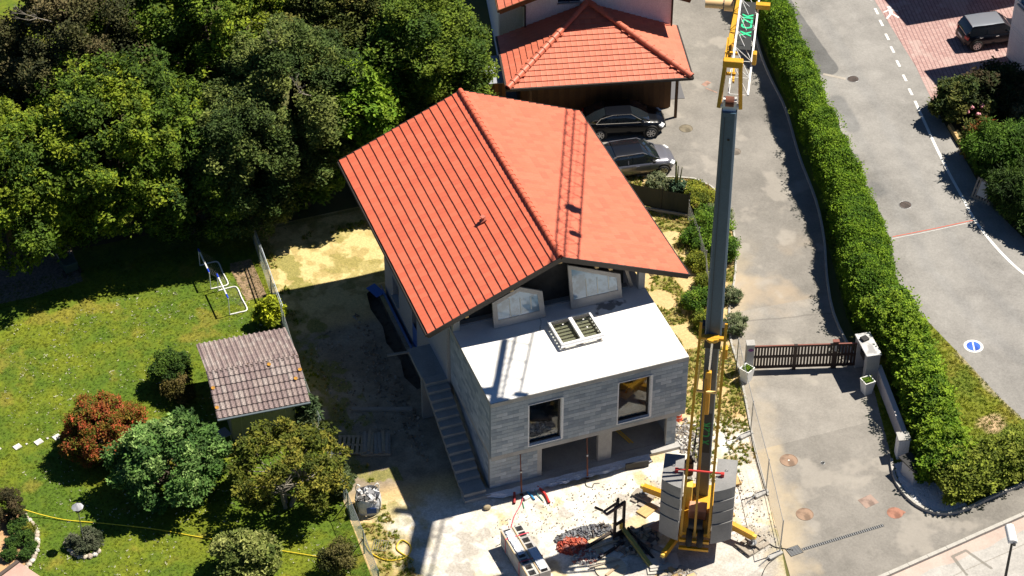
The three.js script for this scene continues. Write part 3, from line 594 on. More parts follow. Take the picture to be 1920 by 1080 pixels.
{
  const mk = (x, z, label) => { const g = thing('steel_prop', label, 'prop', { pos: [x, 0, z], group: 'props under the overhang' }); new B().tube(V(0, 0, 0), V(0, 1.35, -0.1), 0.035, 0.035, 10).mesh('outer_tube', M.rust, g); new B().tube(V(0, 1.3, -0.1), V(0, UB - 0.24, -0.18), 0.026, 0.026, 10).mesh('inner_tube', M.rust, g); new B().cyl(0.055, 0.1, 0, 1.25, -0.095, 12).mesh('collar', M.steel, g); new B().box(0.14, 0.012, 0.14, 0, 0.006, 0).mesh('base_plate', M.rust, g); new B().box(0.14, 0.012, 0.14, 0, UB - 0.232, -0.18).mesh('head_plate', M.rust, g); return g; };
  mk(1.35, 0.1, 'red-brown steel prop standing among the scattered pipes'); mk(4.42, 0.1, 'red-brown steel prop standing before the pillar between the garage openings');
}
function sheetStrip(name, fn, nu, nv, m, parent) { // fn(u, v) -> Vector3
  const pos = [], put = (a) => pos.push(a.x, a.y, a.z); const G = []; for (let i = 0; i <= nu; i++) { G.push([]); for (let j = 0; j <= nv; j++) G[i].push(fn(i / nu, j / nv)); }
  for (let i = 0; i < nu; i++) for (let j = 0; j < nv; j++) { put(G[i][j]); put(G[i + 1][j + 1]); put(G[i + 1][j]); put(G[i][j]); put(G[i][j + 1]); put(G[i + 1][j + 1]); }
  const g = new THREE.BufferGeometry(); g.setAttribute('position', new THREE.Float32BufferAttribute(pos, 3)); g.computeVertexNormals(); triUV(g);
  const o = shadows(new THREE.Mesh(g, m)); o.name = parent ? name : numbered(name); (parent || scene).add(o); return o;
}
tag(sheetStrip('plastic_sheet', (u, v) => { const x = -0.15 + u * 7.6, w = 0.25 + 0.75 * sst(0, 0.12, u) * (0.75 + 0.35 * fbm(u * 7, 3, 2)); return V(x + 0.1 * (fbm(u * 30, v * 3, 2) - 0.5), 0.16 * (1 - v) + 0.02 + 0.13 * fbm(u * 26, v * 5, 3) * (0.4 + v), -0.245 + v * w * 0.44); }, 110, 10, M.plastic), 'crumpled white plastic sheet along the foot of the front wall', 'plastic sheet');
// pipes and bits in front of the wall
{
  const pipe = (name, label, cat, pts, r, m, n = 8) => tag(new B().path(pts, r, n).mesh(name, m), label, cat);
  pipe('red_pipe', 'thick bright red corrugated pipe pointing away from the wall', 'pipe', [V(2.15, 0.1, -0.05), V(2.3, 0.07, 0.5), V(2.28, 0.06, 1.05)], 0.06, M.red);
  pipe('dark_red_pipe', 'short dark red pipe left of the left prop', 'pipe', [V(1.05, 0.14, 0.0), V(0.93, 0.08, 0.35), V(0.85, 0.06, 0.55)], 0.06, mat(0.3, 0.02, 0.02, 0.5));
  pipe('blue_pipe', 'short light blue pipe beside the left prop', 'pipe', [V(1.6, 0.1, 0.05), V(1.72, 0.06, 0.4), V(1.76, 0.05, 0.62)], 0.045, mat(0.04, 0.28, 0.55, 0.4));
  pipe('green_pipe', 'thin grey-green pipe between the blue and red pipes', 'pipe', [V(1.95, 0.1, 0.1), V(2.02, 0.05, 0.5), V(2.08, 0.03, 0.8)], 0.025, mat(0.12, 0.3, 0.27, 0.5));
  pipe('pink_tape', 'long red plastic tape trailing from the prop to the block stack', 'tape', [V(1.4, 0.05, 0.2), V(1.1, 0.06, 0.7), V(0.65, 0.04, 1.2), V(0.3, 0.03, 1.75), V(0.0, 0.1, 2.4), V(-0.15, 0.95, 2.62)], 0.022, mat(0.65, 0.07, 0.12, 0.5), 5);
  pipe('twine', 'short green twine on the ground below the left prop', 'twine', [V(1.25, 0.03, 0.4), V(1.2, 0.03, 0.7), V(1.16, 0.03, 0.95)], 0.02, mat(0.03, 0.3, 0.16, 0.6), 5);
  tag(new B().rbox(0.26, 0.14, 0.18, 0.02, 1.46, 0.07, 0.42, 0.3).mesh('white_block', M.white), 'small white block at the foot of the left prop', 'block');
  pipe('black_cable', 'looped black cable at the foot of the right prop', 'cable', [V(4.25, 0.03, 0.25), V(4.2, 0.03, 0.55), V(4.4, 0.04, 0.75), V(4.55, 0.04, 0.55), V(4.8, 0.03, 0.6)], 0.014, M.black, 5);
  tag(new B().add(new THREE.IcosahedronGeometry(0.15, 1), new THREE.Matrix4().makeScale(1.2, 0.75, 0.9).setPosition(-0.35, 0.09, 0.42)).mesh('stone', mat(0.42, 0.34, 0.22, 0.95, { map: TX.grime })), 'fist-sized yellowish stone in front of the stair foot', 'stone');
  // inside the openings
  tag(new B().bar(V(5.95, 0.6, -3.6), V(6.95, 0.17, -1.2), 0.06, 0.03).mesh('yellow_batten', M.yellowPale), 'first yellow batten lying on the right garage floor', 'batten', 'yellow battens in the garage');
  tag(new B().bar(V(6.08, 0.6, -3.6), V(7.08, 0.17, -1.15), 0.06, 0.03).mesh('yellow_batten', M.yellowPale), 'second yellow batten lying on the right garage floor', 'batten', 'yellow battens in the garage');
  tag(new B().rbox(0.14, 0.3, 0.2, 0.02, 5.82, 0.3, -0.9).mesh('cardboard_box', mat(0.4, 0.25, 0.12, 0.9)), 'small brown carton inside the right garage opening', 'carton');
  tag(new B().cyl(0.36, 1.2, 7.6, 0.14, -3.2, 20).mesh('barrel', M.black), 'dark barrel standing in the right garage', 'barrel');
  const bag = new B(); for (let i = 0; i < 9; i++) { const g = new THREE.IcosahedronGeometry(0.24, 2), p = g.attributes.position; for (let k = 0; k < p.count; k++) { const s = 0.75 + 0.5 * fbm(p.getX(k) * 6 + i, p.getY(k) * 6 + p.getZ(k) * 5, 2); p.setXYZ(k, p.getX(k) * s, p.getY(k) * s * 0.7, p.getZ(k) * s); } g.computeVertexNormals(); bag.add(g, new THREE.Matrix4().makeTranslation(1.85 + (i % 5) * 0.28, UB + 0.2 + 0.14 * Math.floor(i / 5), -0.85 - 0.16 * (i % 2))); }
  tag(bag.mesh('plastic_bags', mat(0.14, 0.15, 0.17, 0.4)), 'heap of dark plastic bags behind the left upstairs window', 'bags');
  tag(new B().box(1.4, 0.03, 1.2, 6.45, UB + 0.32, -1.05, 0.1, 0.25).mesh('board', mat(0.42, 0.4, 0.37, 0.9, { map: TX.conc })), 'grey sheet lying behind the right upstairs window', 'board');
  tag(new B().box(0.4, 0.4, 0.03, 6.9, UB + 1.6, -1.2, 0.3, -0.5, 0.4).bar(V(6.55, UB + 0.9, -1.0), V(6.95, UB + 1.5, -1.15), 0.06, 0.03).mesh('plywood_sheet', mat(0.45, 0.19, 0.05, 0.8, { map: TX.wood })), 'orange wooden panel behind the right upstairs window', 'panel');
}
tag(new B().box(0.13, 0.05, 1.0, 0, 0, 0).mesh('landing_plank', M.greyWood), 'short grey plank sticking out from the stair landing', 'plank').position.set(-1.65, 2.44, -7.95);
scene.getObjectByName('landing_plank').rotation.y = Math.PI / 2 - 0.1;
tag(new B().rbox(2.75, 0.14, 0.2, 0.01, -2.73, 0.075, -7.15, -0.345).mesh('timber_beam', M.greyWood), 'long grey timber lying alone on shaded earth beside the stairs', 'timber');
// ---------------------------------------------------------------- self-erecting crane
const font = await new FontLoader().loadAsync('fonts/droid/droid_sans_bold.typeface.json');
{
  const crane = thing('tower_crane', 'yellow and blue-grey self-erecting crane with lattice jib beside the house', 'crane', { pos: [7.9, 0, 4.15], ry: -0.489 });
  const inv = new THREE.Matrix4().makeRotationY(0.489).multiply(new THREE.Matrix4().makeTranslation(-7.9, 0, -4.15));
  const L = (x, y, z) => V(x, y, z).applyMatrix4(inv);
  const MX = 0.1, MZ = -0.5;
  // chassis with four outriggers
  new B().box(1.3, 0.35, 1.5, 0, 0.72, 0).cyl(0.75, 0.2, 0, 0.9, 0, 28).box(0.9, 0.3, 0.9, 0, 0.45, 0).mesh('chassis', M.yellow, crane);
  for (const [x, z] of [[6.3, 2.0], [9.5, 6.3], [5.55, 6.0], [10.25, 2.3]]) {
    const e = L(x, 0.55, z), s = e.clone().multiplyScalar(0.18).setY(0.75);
    const o = new B().bar(s, e, 0.22, 0.3).mesh('outrigger', M.yellow, crane);
    new B().tube(e.clone().setY(0.62), e.clone().setY(0.2), 0.07, 0.07, 12).cyl(0.19, 0.06, e.x, 0.16, e.z, 18).mesh('jack_foot', M.steel, o);
    new B().box(0.16, 0.16, 0.3, e.x, e.y + 0.02, e.z, Math.atan2(e.x, e.z)).mesh('outrigger_head', M.yellowPale, o);
  }
  // slewing platform, winch, cabinets, tyres
  new B().box(1.15, 0.16, 3.0, 0, 1.2, 0.55).box(0.1, 0.25, 3.0, -0.6, 1.25, 0.55).box(0.1, 0.25, 3.0, 0.6, 1.25, 0.55).mesh('slewing_platform', M.yellow, crane);
  new B().rbox(0.75, 0.5, 0.6, 0.04, 0.02, 1.55, 0.95).mesh('drive_cover', mat(0.55, 0.26, 0.16, 0.7), crane);
  new B().rbox(0.34, 1.25, 0.5, 0.04, -0.45, 1.9, 0.35).mesh('control_cabinet', M.yellowPale, crane);
  new B().tube(V(-0.3, 1.5, 1.75), V(0.3, 1.5, 1.75), 0.24, 0.24, 20).mesh('winch_drum', M.black, crane);
  new B().add(new THREE.TorusGeometry(0.3, 0.14, 10, 24), new THREE.Matrix4().makeRotationY(Math.PI / 2).setPosition(-0.22, 1.0, 2.0)).mesh('tyre', M.rubber, crane);
  new B().add(new THREE.TorusGeometry(0.3, 0.14, 10, 24), new THREE.Matrix4().makeRotationY(Math.PI / 2).setPosition(0.24, 1.0, 2.0)).mesh('tyre', M.rubber, crane);
  new B().box(1.25, 0.12, 0.14, 0, 1.0, 2.22).box(1.25, 0.12, 0.14, 0, 0.62, 2.3).mesh('rear_crossbeam', M.yellow, crane);
  new B().tube(V(-0.52, 2.4, -0.35), V(-0.52, 3.1, -0.35), 0.2, 0.2, 14).tube(V(-0.5, 3.1, -0.35), V(-0.5, 3.4, -0.3), 0.1, 0.1, 10).mesh('slewing_motor', mat(0.12, 0.05, 0.025, 0.6), crane);
  for (let i = 0; i < 3; i++) new B().path([V(-0.4 + i * 0.06, 1.4, 0.3), V(-0.5 + i * 0.05, 2.2, -0.1 - 0.1 * i), V(-0.42 + 0.05 * i, 3.4, -0.35), V(-0.3, 5, -0.3)], 0.018, 5).mesh('cable', M.black, crane);
  // ballast: two stacks of curved slabs
  for (const s of [-1, 1]) {
    const ys = [1.1, 2.2, 2.85, 3.45, 4.05];
    for (let k = 0; k < 4; k++) {
      const outl = [], r = 2.4 + [0.09, 0.05, 0.02, -0.02][k], a0 = 0.68, a1 = 1.52; // rear edge is an arc round the slewing axis
      for (let i = 0; i <= 8; i++) { const x = a0 + (a1 - a0) * i / 8; outl.push([s * x, Math.sqrt(r * r - x * x) + 0.02]); }
      outl.push([s * a1, 0.35 - 0.02 * k], [s * a0, 0.35 - 0.02 * k]); if (s < 0) outl.reverse();
      const sl = new B().prism(outl, ys[k] + 0.015, ys[k + 1] - 0.015).mesh('ballast_slab', M.ballast, crane);
      if (k === 3) new B().add(new THREE.TorusGeometry(0.06, 0.014, 6, 12), new THREE.Matrix4().setPosition(s * 1.1, 4.05, 1.0)).mesh('lifting_eye', M.steel, sl);
    }
  }
  new B().tube(V(-1.0, 4.2, 1.35), V(1.0, 4.2, 1.35), 0.045, 0.045, 8).mesh('ballast_tie_bar', M.red, crane);
  for (const s of [-1, 1]) new B().box(0.14, 0.2, 0.14, s * 0.95, 4.12, 1.35).mesh('tie_bar_clamp', M.red, crane);
  // mast
  new B().box(0.52, 8.9, 0.52, MX - 0.02, 5.6, MZ).mesh('lower_mast', M.lowerMast, crane);
  new B().box(0.03, 8.6, 0.1, MX + 0.257, 5.5, MZ + 0.2).box(0.03, 8.6, 0.1, MX + 0.257, 5.5, MZ - 0.2).mesh('mast_flange', mat(0.3, 0.36, 0.4, 0.5), crane);
  new B().box(0.66, 0.7, 0.66, MX, 9.95, MZ).box(0.95, 0.16, 0.4, MX, 10.55, MZ).mesh('mast_collar', M.black, crane);
  { // upper mast: bevelled box
    const w0 = 0.34, w1 = 0.29, c = 0.07, s = (w) => [[-w + c, -w], [w - c, -w], [w, -w + c], [w, w - c], [w - c, w], [-w + c, w], [-w, w - c], [-w, -w + c]];
    const g = new THREE.BufferGeometry(), v = [], y0 = 10.2, y1 = 21.1, a = s(w0), b = s(w1);
    for (let i = 0; i < 8; i++) { const j = (i + 1) % 8, A = [a[i][0] + MX, y0, a[i][1] + MZ], Bq = [a[j][0] + MX, y0, a[j][1] + MZ], C = [b[j][0] + MX, y1, b[j][1] + MZ], D = [b[i][0] + MX, y1, b[i][1] + MZ]; v.push(...A, ...C, ...Bq, ...A, ...D, ...C); if (i > 0 && i < 7) v.push(b[0][0] + MX, y1, b[0][1] + MZ, b[j][0] + MX, y1, b[j][1] + MZ, b[i][0] + MX, y1, b[i][1] + MZ); }
    g.setAttribute('position', new THREE.Float32BufferAttribute(v, 3)); g.computeVertexNormals(); const um = new B().add(g).mesh('upper_mast', M.blueGrey, crane);
    new B().box(0.012, 10.6, 0.02, MX - 0.14, 15.6, MZ + 0.33, 0, -0.0046).mesh('hoist_rope', M.black, um);
    new B().cyl(0.05, 0.02, 0, 0, 0, 12).mesh('bolt_hole', M.black, um).position.set(MX + 0.05, 19.9, MZ + 0.3); um.children[1].rotation.x = Math.PI / 2;
  }
  // raising gear behind the mast: guy bars, cross-beam, hydraulic ram
  for (const s of [-1, 1]) new B().bar(V(s * 0.58, 1.1, 2.05), V(MX + s * 0.5, 11.1, MZ + 0.5), 0.11, 0.09, V(0, 0, 1)).mesh('guy_bar', M.yellow, crane);
  new B().bar(V(0, 1.0, 2.1), V(MX - 0.16, 8.2, MZ + 0.62), 0.1, 0.09, V(0, 0, 1)).mesh('middle_strut', mat(0.5, 0.27, 0.03, 0.5), crane);
  new B().rbox(1.02, 0.16, 0.2, 0.05, MX, 10.3, MZ + 0.5).cyl(0.28, 0.12, MX, 10.24, MZ + 0.5, 16).mesh('crosshead', M.yellow, crane);
  new B().rbox(0.24, 2.3, 0.24, 0.04, MX - 0.06, 7.4, MZ + 0.52).mesh('ram_cylinder', M.yellow, crane);
  new B().tube(V(MX - 0.05, 8.4, MZ + 0.5), V(MX, 10.2, MZ + 0.48), 0.05, 0.05, 12).mesh('ram_rod', M.chrome, crane);
  new B().box(0.85, 0.08, 0.1, MX - 0.1, 7.6, MZ + 0.72).bar(V(MX - 0.5, 7.6, MZ + 0.72), V(MX - 0.42, 9.0, MZ + 0.42), 0.06).bar(V(MX + 0.32, 7.6, MZ + 0.72), V(MX + 0.4, 9.6, MZ + 0.42), 0.06).mesh('ram_cradle', mat(0.78, 0.55, 0.2, 0.5), crane);
  new B().box(0.22, 0.5, 0.3, MX + 0.52, 9.2, MZ).mesh('pulley_housing', M.yellow, crane);
  // green letters on the dark panel of the mast: reads upwards
  const letters = (parent, str, size, at, rotX, m) => { const g = new TextGeometry(str, { font, size, depth: 0.01, curveSegments: 4 }); g.computeBoundingBox(); const c = g.boundingBox.getCenter(V()); g.translate(-c.x, -c.y, 0); const o = shadows(new THREE.Mesh(clean(g), m)); o.name = 'lettering'; o.position.copy(at); parent.add(o); if (rotX) o.rotation.set(...rotX); return o; };
  const pan = new B().box(0.42, 2.2, 0.012, MX - 0.02, 4.9, MZ + 0.27).mesh('dark_panel', mat(0.02, 0.024, 0.022, 0.6), crane);
  letters(pan, 'X C2K', 0.34, V(MX - 0.02, 4.9, MZ + 0.278), [0, 0, Math.PI / 2], M.green);
  // mast head
  new B().box(0.5, 0.5, 0.3, MX, 21.3, MZ).tube(V(MX - 0.4, 21.25, MZ), V(MX + 0.4, 21.25, MZ), 0.12, 0.12, 14).mesh('mast_head', M.white, crane);
  for (const s of [-1, 1]) new B().bar(V(MX + s * 0.4, 21.2, MZ + 0.1), V(MX + s * 0.28, 22.9, MZ - 0.3), 0.13, 0.13).mesh('head_bracket', M.yellow, crane);
  new B().rbox(0.75, 0.3, 0.3, 0.05, MX, 22.95, MZ - 0.3).mesh('head_beam', M.yellow, crane);
  new B().tube(V(MX - 0.16, 21.6, MZ + 0.25), V(MX + 0.16, 21.6, MZ + 0.25), 0.2, 0.2, 16).mesh('sheave', M.rust, crane);
  // jib: triangular lattice
  const jib = new THREE.Group(); jib.name = 'jib'; crane.add(jib);
  const y0 = 21.7, y1 = 22.7, w = 0.36, z0 = MZ - 0.1, z1 = MZ - 25, n = 22;
  const cx = 0.28 + MX, tx = 0.3;
  for (const s of [-1, 1]) new B().bar(V(cx + s * w, y0, z0), V(cx + s * w, y0, z1), 0.07, 0.07).mesh('bottom_chord', M.white, jib);
  new B().bar(V(cx - tx, y1, z0 - 0.4), V(cx - tx, y1, z1), 0.07, 0.07).mesh('top_chord', M.white, jib);
  for (let i = 0; i < n; i++) {
    const za = z0 + (z1 - z0) * i / n, zb = z0 + (z1 - z0) * (i + 1) / n, zm = (za + zb) / 2;
    for (const s of [-1, 1]) new B().tube(V(cx + s * w, y0, za), V(cx - tx, y1, zm), 0.016, 0.016, 6).tube(V(cx - tx, y1, zm), V(cx + s * w, y0, zb), 0.016, 0.016, 6).mesh('diagonal_brace', M.white, jib);
    new B().tube(V(cx - w, y0, za), V(cx + w, y0, za), 0.014, 0.014, 6).mesh('cross_brace', M.white, jib);
  }
  new B().bar(V(cx - 0.55, 21.75, z0 - 2.2), V(cx - 0.36, 22.5, z0 - 9.5), 0.2, 0.26).mesh('jib_tie_beam', M.yellow, jib);
  for (const k of [0.6, 1.3, 2.0]) new B().box(0.5, 0.1, 0.1, cx - 0.42, 22.2, z0 - k).mesh('ladder_rung', M.yellow, jib);
  for (const s of [-0.2, 0.2]) new B().bar(V(cx - 0.42 + s, 22.1, z0 - 0.2), V(cx - 0.5 + s * 0.6, 22.2, z0 - 3.0), 0.07, 0.09).mesh('ladder_rail', M.yellow, jib);
  new B().tube(V(cx - 1.7, 21.9, z0 - 5.9), V(cx - 1.0, 21.9, z0 - 5.9), 0.2, 0.2, 16).tube(V(cx - 0.95, 21.9, z0 - 5.9), V(cx - 0.6, 21.9, z0 - 5.9), 0.27, 0.27, 16).mesh('trolley_winch', mat(0.75, 0.5, 0.25, 0.5), jib);
  new B().box(0.55, 0.2, 0.25, cx + 0.55, 21.95, z0 - 5.9).rbox(0.16, 0.5, 0.3, 0.04, cx + 0.45, 22.0, z0 - 2.1).mesh('trolley_pulley', M.yellow, jib);
  const banner = new B().box(0.56, 0.012, 3.4, cx, 22.2, z0 - 4.0).mesh('dark_panel', mat(0.02, 0.022, 0.022, 0.6), jib);
  letters(banner, 'X C2K', 0.42, V(cx + 0.02, 22.215, z0 - 4.0), [-Math.PI / 2, 0, Math.PI / 2], mat(0.02, 0.6, 0.25, 0.6));
  new B().path([V(cx - 0.36, 21.7, z0 - 6), V(cx - 0.3, 21.5, z0 - 12), V(cx, 21.6, z1 + 1)], 0.012, 4).mesh('trolley_rope', M.black, jib);
  // hook block under the jib, well away over the roof's far side
  const hk = new B().box(0.5, 0.35, 0.35, cx, 21.45, z0 - 12).mesh('trolley', M.yellow, jib);
  new B().box(0.6, 0.5, 0.5, cx - 0.2, 21.5, z0 - 14.3).mesh('motor_box', M.rust, jib);
}
// packing under the outriggers
{
  const pile = (label, x, z, ry, rows, m, name = 'timber_packing', cat = 'packing') => { const g = thing(name, label, cat, { pos: [x, 0, z], ry, group: 'packing under the crane legs' }); for (const [w, h, d, px, py, pz, r] of rows) new B().rbox(w, h, d, 0.008, px, py, pz, r || 0).mesh('packing_piece', m, g); return g; };
  pile('stack of pale concrete slabs under the near left crane leg', 5.52, 5.95, -0.25, [[1.4, 0.06, 1.1, 0, 0.03, 0.1], [1.3, 0.055, 0.9, 0.04, 0.09, 0.05, 0.05], [0.55, 0.04, 0.55, -0.32, 0.14, 0.12, 0.1], [0.5, 0.03, 0.5, 0.25, 0.134, 0, 0.05]], mat(0.55, 0.52, 0.47, 0.9, { map: TX.conc }));
  pile('steel frame and grey boards under the near right crane leg', 9.5, 6.3, 0.35, [[1.3, 0.07, 0.18, 0, 0.035, -0.35], [1.3, 0.07, 0.18, 0, 0.035, 0], [1.3, 0.07, 0.18, 0, 0.035, 0.35], [0.2, 0.08, 0.9, -0.5, 0.11, 0], [0.2, 0.08, 0.9, 0.1, 0.11, 0]], M.greyWood);
  pile('thick boards under the far left crane leg', 6.25, 2.05, 0.6, [[1.1, 0.08, 0.3, 0, 0.04, 0.2], [1.1, 0.08, 0.3, 0.05, 0.04, -0.2], [0.5, 0.08, 0.9, 0, 0.12, 0]], M.greyWood);
  pile('two bearers under the far right crane leg', 10.2, 2.35, -0.1, [[0.9, 0.12, 0.16, 0, 0.06, 0.3], [0.9, 0.12, 0.16, 0, 0.06, -0.3], [0.6, 0.05, 0.9, 0.1, 0.146, 0]], M.timber);
  tag(new B().rbox(0.8, 0.1, 0.17, 0.008, 9.15, 0.055, 4.35, -0.1).mesh('timber_bearer', M.timber), 'single timber bearer lying right of the crane ballast', 'timber');
  tag(new B().rbox(0.75, 0.1, 0.15, 0.008, 9.35, 0.055, 5.2, -0.08).mesh('dark_timber_bearer', M.greyWood), 'darker timber bearer near the crane ballast, closer to the street', 'timber');
  tag(new B().box(1.05, 0.34, 0.06, 6.7, 0.19, 0.25, -0.12).mesh('dark_board', M.black), 'black board on edge left of the crane mast', 'board');
}
// ---------------------------------------------------------------- loose things on the building site
{ // pallet stack of concrete blocks
  const g = thing('block_pallet', 'strapped pallet stack of concrete blocks with open cells, front of the site', 'block stack', { pos: [0.05, 0, 4.15], ry: 0.06 });
  for (let i = 0; i < 5; i++) new B().box(1.05, 0.025, 0.16, 0, 0.1, -1.3 + i * 0.65).mesh('pallet_slat', M.palletWood, g);
  for (const x of [-0.45, 0, 0.45]) new B().box(0.09, 0.085, 2.9, x, 0.045, 0).mesh('pallet_bearer', M.palletWood, g);
  const holes = (w, d, h, c) => { const s = new THREE.Shape([[-w / 2, -d / 2], [w / 2, -d / 2], [w / 2, d / 2], [-w / 2, d / 2]].map(p => new THREE.Vector2(...p))); for (const [a, b] of c) s.holes.push(new THREE.Path([[a - 0.14, b - w * 0.3], [a - 0.14, b + w * 0.3], [a + 0.14, b + w * 0.3], [a + 0.14, b - w * 0.3]].map(p => new THREE.Vector2(p[1], p[0])))); const e = new THREE.ExtrudeGeometry(s, { depth: h, bevelEnabled: false }); e.rotateX(-Math.PI / 2); return e; };
  const pale = [mat(0.6, 0.58, 0.55, 0.95, { map: TX.conc }), mat(0.52, 0.5, 0.48, 0.95, { map: TX.conc })];
  const bg = triUV(clean(holes(0.5, 0.72, 0.19, [[-0.18, 0], [0.18, 0]])));
  for (let k = 0; k < 4; k++) for (let i = 0; i < 2; i++) for (let j = 0; j < 4; j++) piece('concrete_block', bg, pale[(i + j + k) % 2], g, -0.26 + i * 0.525 + rnd(-0.006, 0.006), 0.12 + k * 0.2, -1.1 + j * 0.735);
  for (const z of [-0.9, 0.55]) { new B().box(1.07, 0.006, 0.05, 0, 0.925, z).box(0.006, 0.8, 0.05, -0.535, 0.52, z).box(0.006, 0.8, 0.05, 0.54, 0.52, z).mesh('strap', mat(0.6, 0.06, 0.1, 0.5), g); }
  new B().box(0.03, 0.006, 2.9, -0.5, 0.925, 0).box(0.03, 0.006, 2.9, 0.03, 0.9255, 0).mesh('edge_batten', M.timber, g);
  const film = sheetStrip('torn_film', (u, v) => V(-0.42 + 0.3 * v + 0.04 * fbm(u * 20, v * 9, 2), 0.915 + 0.09 * fbm(u * 22 + 3, v * 7, 3), -1.3 + u * 1.5), 30, 6, M.plastic, g);
  sheetStrip('torn_film', (u, v) => V(0.1 + 0.36 * v, 0.915 + 0.08 * fbm(u * 22 + 30, v * 7, 3), 0.0 + u * 1.3), 26, 6, M.plastic, g);
}
function rubble(name, label, cx, cz, rx, rz, h, n, tints, seed, size = 0.1) {
  const r = rngOf(seed), pal = tints.map(c => { const g = new THREE.BoxGeometry(1, 1, 1), p = g.attributes.position; for (let k = 0; k < p.count; k++) p.setXYZ(k, p.getX(k) * (0.8 + 0.3 * r()), p.getY(k) * (0.8 + 0.3 * r()), p.getZ(k) * (0.8 + 0.3 * r())); g.computeVertexNormals(); return colored(triUV(clean(g)), ...c); });
  const list = [];
  for (let i = 0; i < n; i++) { const a = r() * 6.283, q = Math.sqrt(r()), x = cx + Math.cos(a) * q * rx, z = cz + Math.sin(a) * q * rz, s = size * (0.45 + r() * 1.1); const m = new THREE.Matrix4().compose(V(x, Math.max(0.02, h * (1 - q * q) * (0.3 + 0.7 * r())), z), new THREE.Quaternion().setFromEuler(new THREE.Euler(r() * 3, r() * 6, r() * 3)), V(s * 1.6, s * 0.55, s * (0.8 + 0.5 * r()))); list.push(pal[Math.floor(r() * pal.length)].clone().applyMatrix4(m)); }
  const o = shadows(new THREE.Mesh(mergeGeometries(list, false), M.block)); o.name = numbered(name); tag(o, label, 'rubble'); o.userData.kind = 'stuff'; scene.add(o); return o;
}
rubble('red_rubble', 'heap of broken red clay tiles and bricks on the pale ground', 2.3, 3.75, 0.62, 0.5, 0.28, 420, [[0.5, 0.09, 0.05], [0.58, 0.14, 0.08], [0.42, 0.07, 0.045], [0.6, 0.25, 0.2]], 3, 0.1);
rubble('grey_rubble', 'long heap of broken grey concrete behind the red rubble', 3.0, 3.25, 1.25, 0.34, 0.26, 420, [[0.26, 0.27, 0.29], [0.34, 0.35, 0.36], [0.2, 0.2, 0.22], [0.12, 0.1, 0.09]], 4, 0.11);
rubble('pale_rubble', 'pale stone chips scattered in front of the red rubble', 2.7, 4.6, 0.7, 0.35, 0.06, 160, [[0.6, 0.58, 0.55], [0.5, 0.48, 0.45], [0.55, 0.2, 0.15]], 5, 0.09);
rubble('stone_chips', 'grey stone chips strewn along the dug edge right of the house', 9.6, -0.6, 0.7, 1.5, 0.05, 240, [[0.55, 0.54, 0.53], [0.4, 0.38, 0.36], [0.3, 0.26, 0.22]], 6, 0.09);
rubble('dust_gravel', 'small gravel scattered over the pale front yard', 4.2, 1.9, 5.0, 1.2, 0.012, 420, [[0.5, 0.46, 0.38], [0.4, 0.36, 0.3], [0.6, 0.56, 0.48]], 8, 0.035);
rubble('yard_gravel', 'small gravel scattered along the right edge of the yard', 9.9, 4.0, 1.2, 3.0, 0.012, 380, [[0.5, 0.46, 0.4], [0.4, 0.37, 0.33], [0.58, 0.54, 0.48]], 9, 0.035);
{ // crane fork standing on its tines
  const g = thing('pallet_fork', 'dark rusty crane pallet fork standing upright beside the rubble', 'pallet fork', { pos: [4.35, 0, 3.95], ry: 0.35 }); const dk = mat(0.03, 0.02, 0.017, 0.6, { map: TX.grime });
  for (const x of [-0.25, 0.25]) { new B().box(0.11, 1.95, 0.09, x, 1.0, 0).mesh('upright', dk, g); new B().box(1.55, 0.07, 0.13, -0.75, 0.06, x * 1.6).mesh('tine', dk, g); }
  new B().box(0.6, 0.1, 0.1, 0, 1.95, 0).box(0.6, 0.1, 0.1, 0, 0.9, 0).box(0.6, 0.34, 0.08, 0, 0.2, 0).box(0.14, 0.14, 0.95, -0.02, 0.08, 0).mesh('crossbar', dk, g);
  new B().bar(V(0.2, 1.9, 0), V(-0.85, 2.02, 0.12), 0.09, 0.11).bar(V(-0.05, 1.9, -0.2), V(-0.85, 2.02, -0.08), 0.07, 0.09).bar(V(-0.85, 2.02, -0.1), V(-0.85, 2.02, 0.14), 0.08).mesh('lifting_arm', mat(0.1, 0.06, 0.055, 0.6), g);
  new B().add(new THREE.TorusGeometry(0.15, 0.05, 8, 20), new THREE.Matrix4().makeRotationY(0.6).setPosition(-0.05, 2.06, -0.1)).mesh('ring', dk, g);
  new B().tube(V(-0.9, 2.1, -0.1), V(-1.15, 2.3, -0.3), 0.06, 0.06, 10).mesh('handle', dk, g);
  new B().box(0.16, 0.3, 0.03, 0.05, 0.7, 0.06).mesh('plate', M.yellowPale, g);
}
tag(new B().bar(V(4.55, 0.42, 3.75), V(4.95, 0.09, 6.05), 0.16, 0.16).mesh('yellow_timber', mat(0.4, 0.36, 0.1, 0.8, { map: TX.wood })), 'thick olive-yellow timber leaning beside the pallet fork', 'timber');
tag(new B().tube(V(4.8, 0.35, 3.85), V(5.25, 0.1, 5.75), 0.06, 0.06, 10).mesh('black_pipe', M.black), 'black pipe parallel to the olive-yellow timber', 'pipe');
tag(new B().cyl(0.66, 0.04, 3.35, 0.02, 5.55, 32).mesh('round_board', mat(0.66, 0.58, 0.44, 0.9, { map: TX.wood })), 'round pale board lying on the ground near the bottom edge', 'board');
